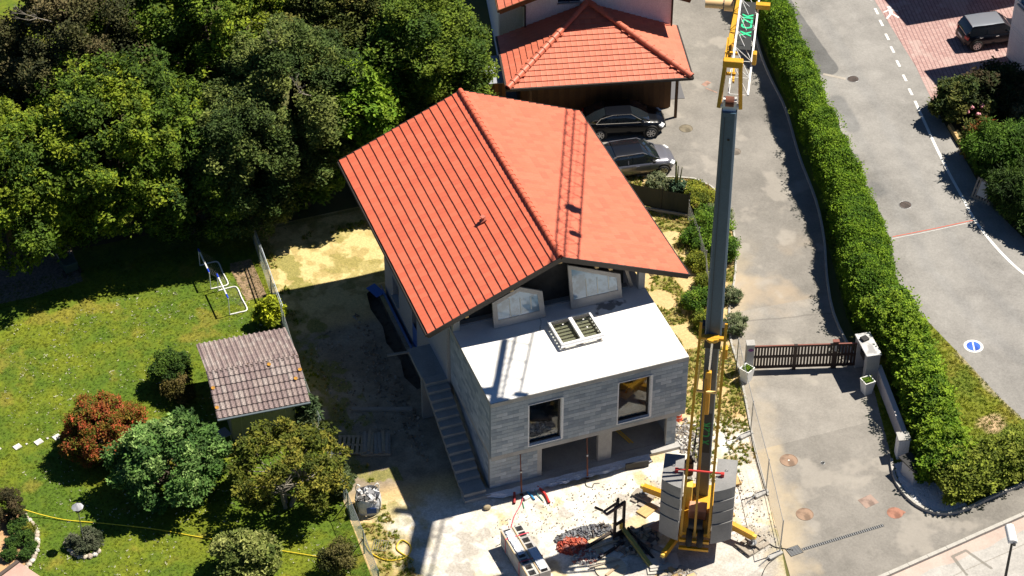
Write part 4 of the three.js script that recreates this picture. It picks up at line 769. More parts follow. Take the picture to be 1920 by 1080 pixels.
for (const [x0, z0, x1, z1, w, l] of [[2.5, 5.25, 3.9, 5.25, 0.06, 'dark rod lying across the round board'], [3.0, 5.9, 3.7, 5.55, 0.12, 'tan board lying beside the round board'], [3.0, 4.25, 4.4, 4.15, 0.1, 'brown plank at the foot of the pallet fork'], [3.95, 5.15, 4.85, 4.95, 0.05, 'thin grey rod between the round board and the timber']]) tag(new B().bar(V(x0, 0.09, z0), V(x1, 0.1, z1), w, 0.05).mesh('loose_plank', w > 0.07 ? M.palletWood : M.greyWood), l, 'plank');
for (const [x, z, ry, w, d, l, m] of [[6.1, 2.85, 0.5, 0.8, 0.55, 'pale sheet leaning near the far left crane leg', M.timber], [5.7, 4.15, 0.3, 0.55, 0.4, 'pale board between the crane ballast and the pallet fork', M.palletWood], [6.1, 3.95, 0.3, 0.6, 0.5, 'brown slatted board close to the left ballast stack', mat(0.45, 0.27, 0.2, 0.9, { map: TX.wood })], [5.0, 4.3, 0.6, 0.6, 0.4, 'pale offcut left of the crane ballast', M.palletWood], [5.45, 4.9, -0.9, 1.4, 0.25, 'dark beam in the shade of the ballast', M.greyWood], [6.0, 7.05, 0.1, 1.0, 0.5, 'grey slab with white tubes below the near left crane leg', M.conc]]) tag(new B().rbox(w, 0.07, d, 0.008, x, 0.04, z, ry).mesh('offcut_board', m), l, 'board');
{ // pallets beside the garden fence
  const pal = (x, z, y, ry, label, m) => { const g = thing('pallet', label, 'pallet', { pos: [x, y, z], ry, group: 'pallets beside the garden fence' }); for (let i = 0; i < 6; i++) new B().box(0.13, 0.024, 0.55, -0.5 + i * 0.2, 0.13, -0.32).mesh('top_board', m, g); for (let i = 0; i < 6; i++) new B().box(0.13, 0.024, 0.55, -0.5 + i * 0.2, 0.13, 0.32).mesh('top_board', m, g); for (const zz of [-0.55, 0, 0.55]) new B().box(1.2, 0.022, 0.12, 0, 0.107, zz).mesh('stringer_board', m, g); for (const zz of [-0.5, 0, 0.5]) for (const xx of [-0.5, 0, 0.5]) new B().box(0.13, 0.09, 0.12, xx, 0.05, zz).mesh('spacer_block', m, g); return g; };
  pal(-4.75, -5.35, 0, -0.36, 'wooden pallet lying flat beside the garden fence', M.palletWood);
  const g = thing('plank_pile', 'pile of weathered planks on pallets next to the flat pallet', 'plank pile', { pos: [-3.75, 0, -5.0], ry: -0.3 });
  new B().box(1.3, 0.12, 1.3, 0.05, 0.07, 0).mesh('bearers', M.greyWood, g);
  for (let i = 0; i < 16; i++) { const k = i % 7, l = Math.floor(i / 7); new B().box(0.13, 0.03, 1.35, -0.5 + k * 0.165 + 0.05 * l + rnd(-0.02, 0.02), 0.16 + l * 0.04, rnd(-0.1, 0.1) - l * 0.05, rnd(-0.08, 0.08), 0, rnd(-0.12, 0.12)).mesh('plank', i % 3 ? M.greyWood : M.palletWood, g); }
}
{ // big bag of rubbish
  const g = thing('rubble_sack', 'white bulk bag full of rubbish with a blue print on it', 'bulk bag', { pos: [-5.15, 0, -1.35], ry: -0.25 });
  sheetStrip('bag_body', (u, v) => { const a = u * Math.PI * 2, sq = 1 / Math.pow(Math.pow(Math.abs(Math.cos(a)), 4) + Math.pow(Math.abs(Math.sin(a)), 4), 0.25), r = (0.5 + 0.07 * Math.sin(v * 3)) * (0.6 + 0.4 * sq) * (1 + 0.07 * (fbm(u * 22, v * 7, 2) - 0.5)); return V(Math.cos(a) * r, 0.02 + v * 0.85 + 0.04 * Math.sin(a * 4) * v, Math.sin(a) * r); }, 48, 10, mat(0.62, 0.64, 0.68, 0.7, { map: TX.fine }), g);
  const r = rngOf(12), pl = []; for (let i = 0; i < 46; i++) { const gg = triUV(clean(new THREE.BoxGeometry(0.1 + 0.32 * r(), 0.04 + 0.05 * r(), 0.06 + 0.12 * r()))); gg.applyMatrix4(new THREE.Matrix4().compose(V((r() - 0.5) * 0.8, 0.72 + 0.2 * r(), (r() - 0.5) * 0.8), new THREE.Quaternion().setFromEuler(new THREE.Euler(r(), r() * 6, r())), V(1, 1, 1))); pl.push(colored(gg, ...[[0.75, 0.75, 0.75], [0.7, 0.7, 0.72], [0.1, 0.1, 0.1], [0.3, 0.3, 0.32], [0.6, 0.55, 0.5]][Math.floor(r() * 5)])); }
  const o = shadows(new THREE.Mesh(mergeGeometries(pl), M.block)); o.name = 'rubbish'; o.userData.kind = 'stuff'; g.add(o);
  new B().box(0.42, 0.3, 0.012, 0.12, 0.42, 0.6, 0, -0.03).mesh('blue_print', mat(0.015, 0.07, 0.28, 0.7), g);
  for (const [x, z] of [[-0.45, 0.45], [0.45, 0.45], [-0.45, -0.45], [0.45, -0.45]]) new B().path([V(x, 0.3, z * 1.12), V(x * 1.1, 0.85, z * 1.1), V(x * 0.95, 1.02, z), V(x * 0.7, 0.95, z * 0.9)], 0.025, 5).mesh('lifting_strap', z > 0 ? M.black : M.white, g);
}
tag(new B().path([V(-5.95, 0.05, 0.3), V(-5.85, 0.05, 1.3), V(-5.3, 0.04, 1.95), V(-4.5, 0.04, 2.0), V(-4.15, 0.04, 1.5), V(-4.4, 0.04, 1.0), V(-4.75, 0.04, 1.4), V(-4.3, 0.04, 2.3)], 0.028, 6, false, 60).mesh('yellow_hose', mat(0.7, 0.5, 0.03, 0.5)), 'yellow hose curling on the ground beside the garden fence', 'hose');
{ const g = thing('wire_rack', 'small white wire rack lying in the weeds by the yellow hose', 'rack', { pos: [-5.35, 0.03, 1.0], ry: -0.5 }); for (let i = 0; i < 7; i++) new B().tube(V(-0.3 + i * 0.1, 0.02, -0.3), V(-0.3 + i * 0.1, 0.02, 0.3), 0.008, 0.008, 5).mesh('wire', M.steel, g); new B().box(0.64, 0.015, 0.015, 0, 0.02, 0.3).box(0.64, 0.015, 0.015, 0, 0.02, -0.3).mesh('rim', M.steel, g); }
{ const g = thing('orange_netting', 'roll of orange warning netting at the dug edge right of the house', 'netting', { pos: [9.65, 0, -2.1], ry: 0.4 }); new B().add(new THREE.CylinderGeometry(0.1, 0.22, 0.55, 12, 1, true), new THREE.Matrix4().setPosition(0, 0.28, 0)).mesh('net_roll', mat(0.7, 0.1, 0.04, 0.6, { map: TX.grime }), g); for (const y of [0.18, 0.34]) new B().add(new THREE.TorusGeometry(0.2 - y * 0.2, 0.02, 6, 16), new THREE.Matrix4().makeRotationX(Math.PI / 2).setPosition(0, y, 0)).mesh('white_band', M.white, g); }
rubble('earth_clods', 'brown earth clods along the dug strip left of the stairs', -1.9, -8.6, 0.6, 5.5, 0.05, 200, [[0.25, 0.2, 0.145], [0.3, 0.24, 0.175], [0.22, 0.175, 0.125], [0.36, 0.32, 0.26]], 14, 0.08);
rubble('yard_clods', 'small earth clods strewn over the shaded yard', -3.3, -9.0, 1.6, 4.4, 0.015, 260, [[0.26, 0.21, 0.15], [0.32, 0.26, 0.19], [0.4, 0.36, 0.3]], 15, 0.05);
rubble('board_debris', 'tangle of pale offcuts below the near left crane leg', 5.7, 7.0, 0.75, 0.4, 0.12, 60, [[0.6, 0.57, 0.52], [0.5, 0.42, 0.3], [0.3, 0.28, 0.26], [0.55, 0.4, 0.2]], 16, 0.22);
rubble('dark_debris', 'dark scrap between the rubble heaps and the crane ballast', 4.9, 4.4, 0.9, 0.7, 0.1, 70, [[0.1, 0.09, 0.085], [0.2, 0.17, 0.14], [0.3, 0.22, 0.17], [0.42, 0.36, 0.28]], 17, 0.2);
// ---------------------------------------------------------------- gate, walls, street furniture
{
  const g = thing('driveway_gate', 'dark brown slatted sliding gate across the driveway', 'gate', { pos: [14.2, 0, -4.0], ry: -Math.atan2(1.1, 3.6) });
  const rail = (x0, x1, y, h, nm) => new B().box(x1 - x0, h, 0.06, (x0 + x1) / 2, y, 0).mesh(nm, M.gateWood, g);
  const slat = triUV(clean(new THREE.BoxGeometry(0.092, 1.18, 0.03)));
  for (const [a, b] of [[0, 1.82], [1.98, 3.62], [3.86, 4.75]]) { rail(a, b, 1.42, 0.1, 'top_rail'); rail(a, b, 0.82, 0.12, 'middle_rail'); rail(a, b, 0.2, 0.14, 'bottom_rail'); const n = Math.round((b - a) / 0.145); for (let i = 0; i < n; i++) piece('slat', slat, M.gateWood, g, a + (i + 0.5) * (b - a) / n, 0.81, 0); new B().box(b - a, 0.012, 0.075, (a + b) / 2, 1.478, 0).mesh('rail_cap', M.gateCap, g); }
  for (const [x, w, h] of [[1.9, 0.16, 1.5], [3.74, 0.24, 1.62]]) new B().box(w, h, 0.12, x, h / 2 - 0.01, 0).mesh('gate_post', M.gateWood, g);
  new B().box(0.3, 0.05, 0.2, 3.74, 1.64, 0).mesh('post_cap', M.gateCap, g);
  new B().box(0.09, 0.35, 0.02, 3.74, 1.25, 0.075).mesh('lock_plate', M.steel, g);
}
{
  const g = thing('gate_pillar', 'slim grey pillar with a purple plaque at the left gate end', 'pillar', { pos: [14.02, 0, -4.1], ry: -0.3 });
  new B().rbox(0.36, 1.62, 0.36, 0.012, 0, 0.8, 0).mesh('shaft', M.plasterGrey, g); new B().rbox(0.4, 0.06, 0.4, 0.01, 0, 1.64, 0).mesh('cap', M.conc, g);
  new B().add(new THREE.CylinderGeometry(0.13, 0.13, 0.012, 8), new THREE.Matrix4().makeRotationX(Math.PI / 2).scale(V(1, 1, 0.7)).setPosition(0.02, 1.36, 0.19)).mesh('plaque', mat(0.14, 0.01, 0.16, 0.5), g);
}
{
  const g = thing('letterbox_pillar', 'grey gate pillar with letterbox niche and pale top beside the hedge', 'pillar', { pos: [18.95, 0, -2.05], ry: -0.12 });
  new B().box(0.6, 1.72, 0.28, 0, 0.86, -0.62).mesh('fin', M.plasterGrey, g); new B().box(0.62, 1.72, 0.3, 0.02, 0.86, 0.62).mesh('fin', M.plasterGrey, g); new B().box(0.2, 1.72, 0.96, 0.24, 0.855, 0).mesh('back_panel', M.plasterGrey, g);
  new B().box(0.72, 0.07, 1.62, 0.02, 1.756, 0).mesh('top_slab', mat(0.5, 0.5, 0.5, 0.8, { map: TX.grime }), g); new B().rbox(0.42, 0.32, 0.5, 0.03, -0.02, 1.2, 0).mesh('letterbox', M.black, g); new B().rbox(0.34, 0.12, 0.3, 0.02, -0.05, 1.85, -0.35, 0.3).mesh('black_top_box', M.black, g);  // small black box lying on the top slab
}
{ const g = thing('low_garden_wall', 'low smooth grey wall in front of the hedge beside the driveway', 'wall'); new B().bar(V(19.32, 0.42, -1.5), V(18.3, 0.42, 3.15), 0.2, 0.84).mesh('wall_body', mat(0.5, 0.48, 0.52, 0.85, { map: TX.fine }), g); new B().bar(V(19.32, 0.86, -1.5), V(18.3, 0.86, 3.15), 0.24, 0.04).mesh('coping', mat(0.52, 0.49, 0.52, 0.85), g); }
{ const g = thing('wall_end_pillar', 'short white pillar at the end of the low garden wall', 'pillar', { pos: [18.0, 0, 3.45], ry: -0.25 }); new B().rbox(0.5, 1.15, 0.5, 0.015, 0, 0.56, 0).mesh('shaft', M.plaster, g); new B().rbox(0.56, 0.06, 0.56, 0.01, 0, 1.16, 0).mesh('cap', M.conc, g); }
{ const g = thing('meter_cabinet', 'grey utility cabinet with a dark flat lid on the white gravel', 'cabinet', { pos: [17.75, 0, 4.95], ry: 0.18 }); new B().rbox(0.55, 0.85, 0.85, 0.015, 0, 0.45, 0).mesh('box', mat(0.45, 0.46, 0.48, 0.6), g); new B().rbox(0.66, 0.06, 1.2, 0.012, 0.02, 0.9, -0.1).mesh('lid', M.black, g); new B().box(0.4, 0.6, 0.012, 0, 0.45, 0.43).mesh('door', mat(0.5, 0.51, 0.53, 0.5), g); }
{ // white gravel
  const r = rngOf(31), n = 2600, g = triUV(clean(new THREE.IcosahedronGeometry(0.05, 0))), o = shadows(new THREE.InstancedMesh(g, mat(0.62, 0.62, 0.63, 0.9), n)), m = new THREE.Matrix4();
  const poly = [[17.45, 3.9], [17.15, 4.9], [17.12, 5.8], [17.3, 6.5], [17.75, 7.15], [18.4, 7.35], [19.2, 7.25], [18.8, 6.3], [18.4, 5.2], [18.3, 3.9]]; let k = 0;
  while (k < n) { const x = 17 + r() * 2.3, z = 3.8 + r() * 3.7; if (!inPoly(poly, x, z)) continue; m.compose(V(x, 0.03 + 0.03 * r(), z), new THREE.Quaternion().setFromEuler(new THREE.Euler(r() * 6, r() * 6, 0)), V(0.6 + r(), 0.5 + 0.6 * r(), 0.6 + r())); o.setMatrixAt(k++, m); }
  o.name = 'white_gravel'; o.userData = { kind: 'stuff', label: 'white gravel inside the curved kerb at the hedge corner', category: 'gravel' }; scene.add(o);
}
function planter(x, z, ry, label) {
  const g = thing('planter', label, 'planter', { pos: [x, 0, z], ry }); const s = 0.26, b = 0.18, h = 0.78, v = [], q = (a, b2, c, d) => v.push(...a, ...b2, ...c, ...a, ...c, ...d), C = (k, y) => [[-k, y, -k], [k, y, -k], [k, y, k], [-k, y, k]], B0 = C(b, 0.01), T0 = C(s, h), I0 = C(s - 0.035, h), I1 = C(s - 0.05, h - 0.12);
  for (let i = 0; i < 4; i++) { const j = (i + 1) % 4; q(B0[j], B0[i], T0[i], T0[j]); q(T0[j], T0[i], I0[i], I0[j]); q(I0[j], I0[i], I1[i], I1[j]); } q(B0[0], B0[1], B0[2], B0[3]);
  const gg = new THREE.BufferGeometry(); gg.setAttribute('position', new THREE.Float32BufferAttribute(v, 3)); gg.computeVertexNormals(); new B().add(gg).mesh('pot', M.white, g); new B().box(0.42, 0.02, 0.42, 0, h - 0.1, 0).mesh('soil', mat(0.04, 0.03, 0.02, 1), g);
  return g;
}
const pot1 = planter(13.62, -3.45, 0.5, 'white tapered planter by the left gate pillar'), pot2 = planter(18.45, -0.85, 0.1, 'white tapered planter by the letterbox pillar');
// temporary site fence
{
  const pts = [[13.46, -4.24], [12.33, -0.13], [11.41, 3.53], [10.42, 7.1]], nm = ['by the gate pillar', 'beside the weeds', 'right of the crane ballast', 'beside the drain grating'];
  pts.forEach(([x, z], i) => { const g = thing('fence_post', 'thin steel fence post on a concrete foot ' + nm[i], 'fence post', { pos: [x, 0, z], ry: 0.26, group: 'posts of the temporary site fence' }); new B().tube(V(0, 0.05, 0), V(0.02, 1.95, 0), 0.028, 0.028, 8).mesh('tube', M.steel, g); if (i) { new B().rbox(0.72, 0.13, 0.24, 0.03, -0.28, 0.065, 0.02).mesh('foot_block', mat(0.45, 0.44, 0.42, 0.9, { map: TX.conc }), g); new B().bar(V(-0.55, 0.14, 0), V(-1.2, 0.03, 0.1), 0.03).mesh('stay', M.steel, g); } });
  const pw = ['between the gate pillar and the weeds', 'beside the weeds right of the crane', 'right of the crane ballast'];
  for (let i = 0; i < 3; i++) { const a = pts[i], b = pts[i + 1], g = thing('mesh_fence_panel', 'see-through wire site fence panel ' + pw[i], 'fence', { group: 'panels of the temporary site fence' }); const P = (t, y) => V(a[0] + (b[0] - a[0]) * t, y, a[1] + (b[1] - a[1]) * t); new B().tube(P(0, 1.92), P(1, 1.92), 0.016, 0.016, 6).mesh('top_tube', M.steel, g); new B().tube(P(0, 0.15), P(1, 0.15), 0.012, 0.012, 6).mesh('bottom_tube', M.black, g); const w = new B(); for (let k = 1; k < 30; k++) w.bar(P(k / 30, 0.15), P(k / 30, 1.92), 0.0025); for (let k = 1; k < 6; k++) w.bar(P(0, 0.15 + k * 0.3), P(1, 0.15 + k * 0.3), 0.0025); const o = w.mesh('wire_mesh', M.steel, g); o.userData.kind = 'stuff'; }
  const g = thing('mesh_fence_panel', 'short wire fence panel left of the gate pillar', 'fence', { group: 'panels of the temporary site fence' }); const w = new B(); for (let k = 0; k < 12; k++) w.bar(V(12.85 + k * 0.08, 0.1, -4.9 + k * 0.05), V(12.85 + k * 0.08, 1.3, -4.9 + k * 0.05), 0.006); for (let k = 0; k < 7; k++) w.bar(V(12.85, 0.1 + k * 0.2, -4.9), V(13.8, 0.1 + k * 0.2, -4.3), 0.006); w.mesh('wire_mesh', M.steel, g).userData.kind = 'stuff';
  tag(new B().path([V(9.9, 0.03, 5.6), V(10.1, 0.03, 6.1), V(10.35, 0.03, 6.7), V(10.7, 0.03, 6.95), V(11.0, 0.03, 7.15)], 0.018, 5).mesh('ground_cable', M.black), 'black cable running from the crane leg to the drain grating', 'cable');
  tag(new B().path([V(10.3, 0.03, 7.25), V(9.6, 0.03, 7.6), V(9.0, 0.03, 8.3), V(8.6, 0.03, 9.2)], 0.018, 5).mesh('ground_cable', M.black), 'black cable looping down to the bottom edge of the picture', 'cable');
}
// covers and drains
function manhole(x, z, r, m, label, y = 0.012) { const g = thing('manhole_cover', label, 'manhole', { pos: [x, y, z] }); new B().cyl(r, 0.006, 0, -0.004, 0, 32).mesh('cover', m, g); new B().add(new THREE.TorusGeometry(r * 0.97, 0.014, 5, 36), new THREE.Matrix4().makeRotationX(Math.PI / 2)).mesh('ring', m === M.manhole ? M.steel : m, g); if (m === M.manhole) for (let i = 0; i < 5; i++) { new B().box(r * 1.7 * Math.sqrt(1 - ((i - 2) / 3) ** 2), 0.006, 0.025, 0, 0.004, (i - 2) * r / 3).mesh('rib', M.black, g); } return g; }
manhole(29.27, -24.11, 0.32, M.manhole, 'dark iron manhole cover beside the short concrete strip'); manhole(26.7, -12.99, 0.32, M.manhole, 'dark iron manhole cover near the red line');
manhole(13.2, 2.06, 0.4, M.manholeRust, 'sandy round manhole cover with a pale centre below the gate'); new B().cyl(0.04, 0.004, 0, 0.004, 0, 10).mesh('lifting_hole', M.paint, scene.getObjectByName('manhole_cover_002'));
manhole(12.41, 5.36, 0.38, M.manholeRust, 'sandy round manhole cover near the drain grating'); manhole(18.91, -22.89, 0.36, mat(0.2, 0.17, 0.12, 0.95, { map: TX.grime }), 'dull round manhole cover in front of the parked cars'); manhole(20.5, -20.1, 0.3, mat(0.2, 0.17, 0.14, 0.95, { map: TX.grime }), 'dull round manhole cover right of the crane mast'); manhole(14.54, 2.72, 0.09, M.manhole, 'tiny dark valve cover in the middle of the driveway');
tag(new B().box(0.7, 0.006, 0.6, 15.34, 0.012, 5.57, 0.2).mesh('square_cover', mat(0.32, 0.23, 0.19, 0.95, { map: TX.grime })), 'pinkish square cover in the driveway', 'cover');
tag(new B().cyl(0.35, 0.003, 16.1, 0.0105, 6.6, 14).box(0.5, 0.003, 0.2, 16.3, 0.0115, 6.75, 0.5).mesh('orange_mark', mat(0.34, 0.16, 0.11, 0.9, { map: TX.grime })), 'orange sprayed mark by the shaded kerb', 'paint mark');
tag(new B().box(0.5, 0.003, 0.3, 21.6, 0.0105, -26.4, 0.5).bar(V(21.4, 0.012, -26.0), V(21.8, 0.012, -25.4), 0.08, 0.003).mesh('orange_mark', mat(0.36, 0.22, 0.17, 0.9, { map: TX.grime })), 'pale orange sprayed mark left of the jib', 'paint mark');
tag(new B().bar(V(27.95, 0.0115, -25.1), V(28.9, 0.0115, -24.25), 0.2, 0.004).mesh('concrete_patch', mat(0.42, 0.38, 0.33, 0.9, { map: TX.conc })), 'short pale concrete strip in the road by the hedge', 'patch');
{
  const g = thing('drain_grating', 'square steel drain grating at the end of the channel', 'drain', { pos: [11.05, 0.01, 7.2], ry: 0.1 }); new B().box(0.62, 0.006, 0.5, 0, 0, 0).mesh('frame', M.black, g); for (let i = 0; i < 7; i++) new B().box(0.56, 0.012, 0.028, 0, 0.005, -0.2 + i * 0.066).mesh('bar', M.steel, g);
  const c = thing('drain_channel', 'long narrow drain channel across the driveway mouth', 'drain'); new B().bar(V(11.4, 0.0105, 7.25), V(15.3, 0.0105, 7.1), 0.16, 0.004).mesh('channel', M.black, c); for (let i = 0; i < 39; i++) new B().box(0.035, 0.012, 0.14, 11.45 + i * 0.1, 0.012, 7.248 - i * 0.0038).mesh('grid_bar', M.steel, c);
}
{
  const g = thing('street_lamp', 'street lamp with pale hood on a dark pole, lower right', 'street lamp', { pos: [17.0, 0, 13.85] }); new B().tube(V(0, 0, 0), V(0, 4.85, 0), 0.07, 0.05, 12).mesh('pole', M.black, g);
  const hd = new THREE.Group(); hd.name = 'lamp_head'; hd.position.set(0, 4.9, 0); hd.rotation.y = -0.35; g.add(hd); const s = new THREE.Shape(); s.moveTo(-0.17, 0); s.lineTo(0.17, 0); s.quadraticCurveTo(0.17, 0.16, 0, 0.17); s.quadraticCurveTo(-0.17, 0.16, -0.17, 0);
  new B().add(new THREE.ExtrudeGeometry(s, { depth: 0.85, bevelEnabled: true, bevelSize: 0.02, bevelThickness: 0.04, bevelSegments: 2 }), new THREE.Matrix4().makeTranslation(0, 0, -0.75)).mesh('hood', M.white, hd); new B().box(0.28, 0.03, 0.7, 0, -0.035, -0.35).mesh('lens', mat(0.5, 0.5, 0.48, 0.2), hd); new B().box(0.1, 0.1, 0.2, 0.05, -0.02, 0.12).mesh('bracket', M.black, hd);
}
// ---------------------------------------------------------------- cars
function loft(sections) { // each section: list of [x, y, z], same count
  const v = []; for (let i = 0; i + 1 < sections.length; i++) { const a = sections[i], b = sections[i + 1]; for (let j = 0; j + 1 < a.length; j++) v.push(...a[j], ...b[j], ...b[j + 1], ...a[j], ...b[j + 1], ...a[j + 1]); }
  for (const [s, f] of [[sections[0], 1], [sections[sections.length - 1], 0]]) for (let j = 1; j + 1 < s.length; j++) f ? v.push(...s[0], ...s[j], ...s[j + 1]) : v.push(...s[0], ...s[j + 1], ...s[j]);
  let g = new THREE.BufferGeometry(); g.setAttribute('position', new THREE.Float32BufferAttribute(v, 3)); g.computeVertexNormals(); return g;
}
const lerpT = (T0, x) => { for (let i = 0; i + 1 < T0.length; i++) if (x <= T0[i + 1][0]) { const t = clamp((x - T0[i][0]) / (T0[i + 1][0] - T0[i][0])), s = t * t * (3 - 2 * t); return T0[i][1] + (T0[i + 1][1] - T0[i][1]) * s; } return T0[T0.length - 1][1]; };
function smooth(g, ang = 0.7) { // average normals of faces that meet at less than ang
  const p = g.attributes.position, n = p.count, map = new Map(), fn = [], a = V(), b = V(), c = V();
  for (let i = 0; i < n; i += 3) { a.fromBufferAttribute(p, i); b.fromBufferAttribute(p, i + 1).sub(a); c.fromBufferAttribute(p, i + 2).sub(a); const m = V().crossVectors(b, c); const l = m.length(); fn.push(l > 1e-12 ? m.multiplyScalar(1 / l) : V(0, 1, 0)); }
  const key = i => `${p.getX(i).toFixed(4)},${p.getY(i).toFixed(4)},${p.getZ(i).toFixed(4)}`; for (let i = 0; i < n; i++) { const k = key(i); (map.get(k) || map.set(k, []).get(k)).push(Math.floor(i / 3)); }
  const out = new Float32Array(n * 3), ca = Math.cos(ang); for (let i = 0; i < n; i++) { const f = fn[Math.floor(i / 3)], s = V(); for (const k of map.get(key(i))) if (fn[k].dot(f) > ca) s.add(fn[k]); s.normalize(); out.set([s.x, s.y, s.z], i * 3); }
  g.setAttribute('normal', new THREE.BufferAttribute(out, 3)); return g;
}
function car(name, label, pos, ry, o) {
  const g = thing(name, label, 'car', { pos, ry }), L = o.L, W = o.W / 2, wb = o.wb / 2, H = o.H, f = L / 2, paintM = new THREE.MeshPhysicalMaterial({ color: lin(...o.color), roughness: 0.28, metalness: o.metal || 0, specularIntensity: 0.3, clearcoat: 0.4, clearcoatRoughness: 0.04, side: THREE.DoubleSide });
  const deck = [[-f, 0.62], [-f + 0.08, 0.86], [-f + 0.3, 0.98], [-0.9, 1.0], [f - 1.25, 0.98], [f - 0.55, 0.86], [f - 0.12, 0.68], [f, 0.5]], wid = [[-f, W * 0.72], [-f + 0.2, W * 0.9], [-f + 0.8, W], [f - 1.1, W], [f - 0.4, W * 0.9], [f - 0.08, W * 0.66], [f, W * 0.5]], bot = [[-f, 0.42], [-f + 0.25, 0.24], [f - 0.35, 0.22], [f, 0.36]];
  const sec = x => { const w = lerpT(wid, x), t = lerpT(deck, x), b = lerpT(bot, x), h = t - b; const half = [[0, b], [w * 0.86, b], [w * 0.97, b + h * 0.14], [w, b + h * 0.42], [w * 0.985, b + h * 0.68], [w * 0.95, b + h * 0.86], [w * 0.84, b + h * 0.97], [w * 0.5, t + 0.012], [0, t + 0.03]]; return half.map(([z, y]) => [x, y, z]).concat(half.slice(0, -1).reverse().map(([z, y]) => [x, y, -z])); };
  const xs = []; for (let i = 0; i <= 40; i++) xs.push(-f + L * i / 40); let bg = loft(xs.map(sec)); triUV(bg); smooth(bg, 0.8);
  const body = shadows(new THREE.Mesh(bg, paintM)); body.name = 'body'; g.add(body);
  // cabin: glass house with a painted roof
  const c0 = o.wsBase, c1 = o.roofFront, c2 = o.roofRear, c3 = o.rearBase, belt = 0.95, rw = W * 0.74, bw = W * 0.93;
  const cs = [[c0, belt - 0.02, 0, 0], [c0 - (c0 - c1) * 0.5, belt, (H - belt) * 0.56, 0.5], [c1, belt, (H - belt) * 0.97, 0.97], [(c1 + c2) / 2, belt, H - belt, 1], [c2, belt, (H - belt) * 0.95, 0.97], [c2 - (c2 - c3) * 0.55, belt, (H - belt) * 0.55, 0.5], [c3, belt, 0.02, 0]];
  const cab = cs.map(([x, b, h, t]) => { const w0 = bw * (x === c0 || x === c3 ? 0.82 : 1), w1 = w0 + (rw - w0) * t; const half = [[w0, b - 0.03], [w0 + (w1 - w0) * 0.55, b + h * 0.62], [w1, b + h * 0.93], [w1 * 0.86, b + h * 0.985], [0, b + h + 0.012]]; return half.map(([z, y]) => [x, y, z]).concat(half.slice(0, -1).reverse().map(([z, y]) => [x, y, -z])); });
  let cg = loft(cab); triUV(cg); smooth(cg, 0.5); const glassM = shadows(new THREE.Mesh(cg, M.darkGlass)); glassM.name = 'windows'; g.add(glassM);
  const rf = [2, 3, 4].map(i => cab[i].slice(2, 7).map(([x, y, z]) => [x + (i === 2 ? 0.04 : i === 4 ? -0.06 : 0), y + 0.006, z * 1.01])); const rg = loft(rf); triUV(rg); smooth(rg, 0.6);
  const rm = shadows(new THREE.Mesh(rg, o.roof ? new THREE.MeshPhysicalMaterial({ color: lin(...o.roof), roughness: 0.3, metalness: 0.3, clearcoat: 1, clearcoatRoughness: 0.05, side: THREE.DoubleSide }) : paintM)); rm.name = 'roof'; g.add(rm);
  for (const s of [-1, 1]) {
    const S = (i, j) => V(...cab[i][s > 0 ? j : 8 - j]); const off = V(0, 0.002, s * 0.006), pil = new B(); pil.bar(S(0, 0).add(off).add(V(0, 0.03, 0)), S(2, 2).add(off), 0.05, 0.05).bar(S(4, 2).add(off), S(6, 0).add(off).add(V(0, 0.03, 0)), 0.09, 0.05).bar(V((c1 + c2) / 2 - 0.1, belt, s * bw * 0.985), V((c1 + c2) / 2 - 0.1, H - 0.07, s * (rw + 0.012)), 0.06, 0.03, V(0, 0, 1)).bar(S(2, 2).add(off), S(4, 2).add(off), 0.045, 0.04); pil.mesh('pillars', paintM, g);
    if (o.trim) new B().bar(V(c0 - 0.25, belt + 0.035, s * (bw + 0.012)), V(c3 + 0.45, belt + 0.04, s * (bw + 0.012)), 0.02, 0.03).bar(V(c3 + 0.45, belt + 0.04, s * (bw + 0.012)), S(4, 1).add(V(-0.35, 0.02, s * 0.03)), 0.02, 0.03).bar(S(4, 1).add(V(-0.35, 0.02, s * 0.03)), S(4, 2).add(V(0.3, 0.01, s * 0.02)), 0.02, 0.025).bar(S(4, 2).add(V(0.3, 0.01, s * 0.02)), S(2, 2).add(V(0, 0.01, s * 0.02)), 0.02, 0.025).bar(S(2, 2).add(V(0, 0.01, s * 0.02)), V(c0 - 0.25, belt + 0.035, s * (bw + 0.012)), 0.02, 0.025).mesh('window_trim', M.chrome, g);
    new B().rbox(0.16, 0.13, 0.2, 0.04, c0 - 0.42, belt + 0.08, s * (W + 0.05)).mesh('mirror', o.mirror || paintM, g);
    for (const x of [0.0, -0.95]) new B().rbox(0.2, 0.03, 0.025, 0.01, x - 0.05, 0.8, s * (W + 0.002)).mesh('door_handle', o.trim ? paintM : M.chrome, g);
    for (const x of [0.62, -0.34, -1.1]) new B().box(0.008, 0.52, 0.006, x, 0.62, s * (W * 0.992 + 0.001), 0, 0, x === -1.1 ? -0.2 : 0.05).mesh('door_gap', M.black, g);
    new B().rbox(0.42, 0.13, 0.34, 0.05, f - 0.34, 0.66, s * W * 0.72, s * -0.5, 0, -0.3).mesh('headlight', mat(0.75, 0.78, 0.8, 0.12), g);
    new B().rbox(0.14, 0.22, 0.3, 0.04, -f + 0.13, 0.8, s * W * 0.74, s * 0.3).mesh('tail_light', mat(0.35, 0.01, 0.012, 0.2), g);
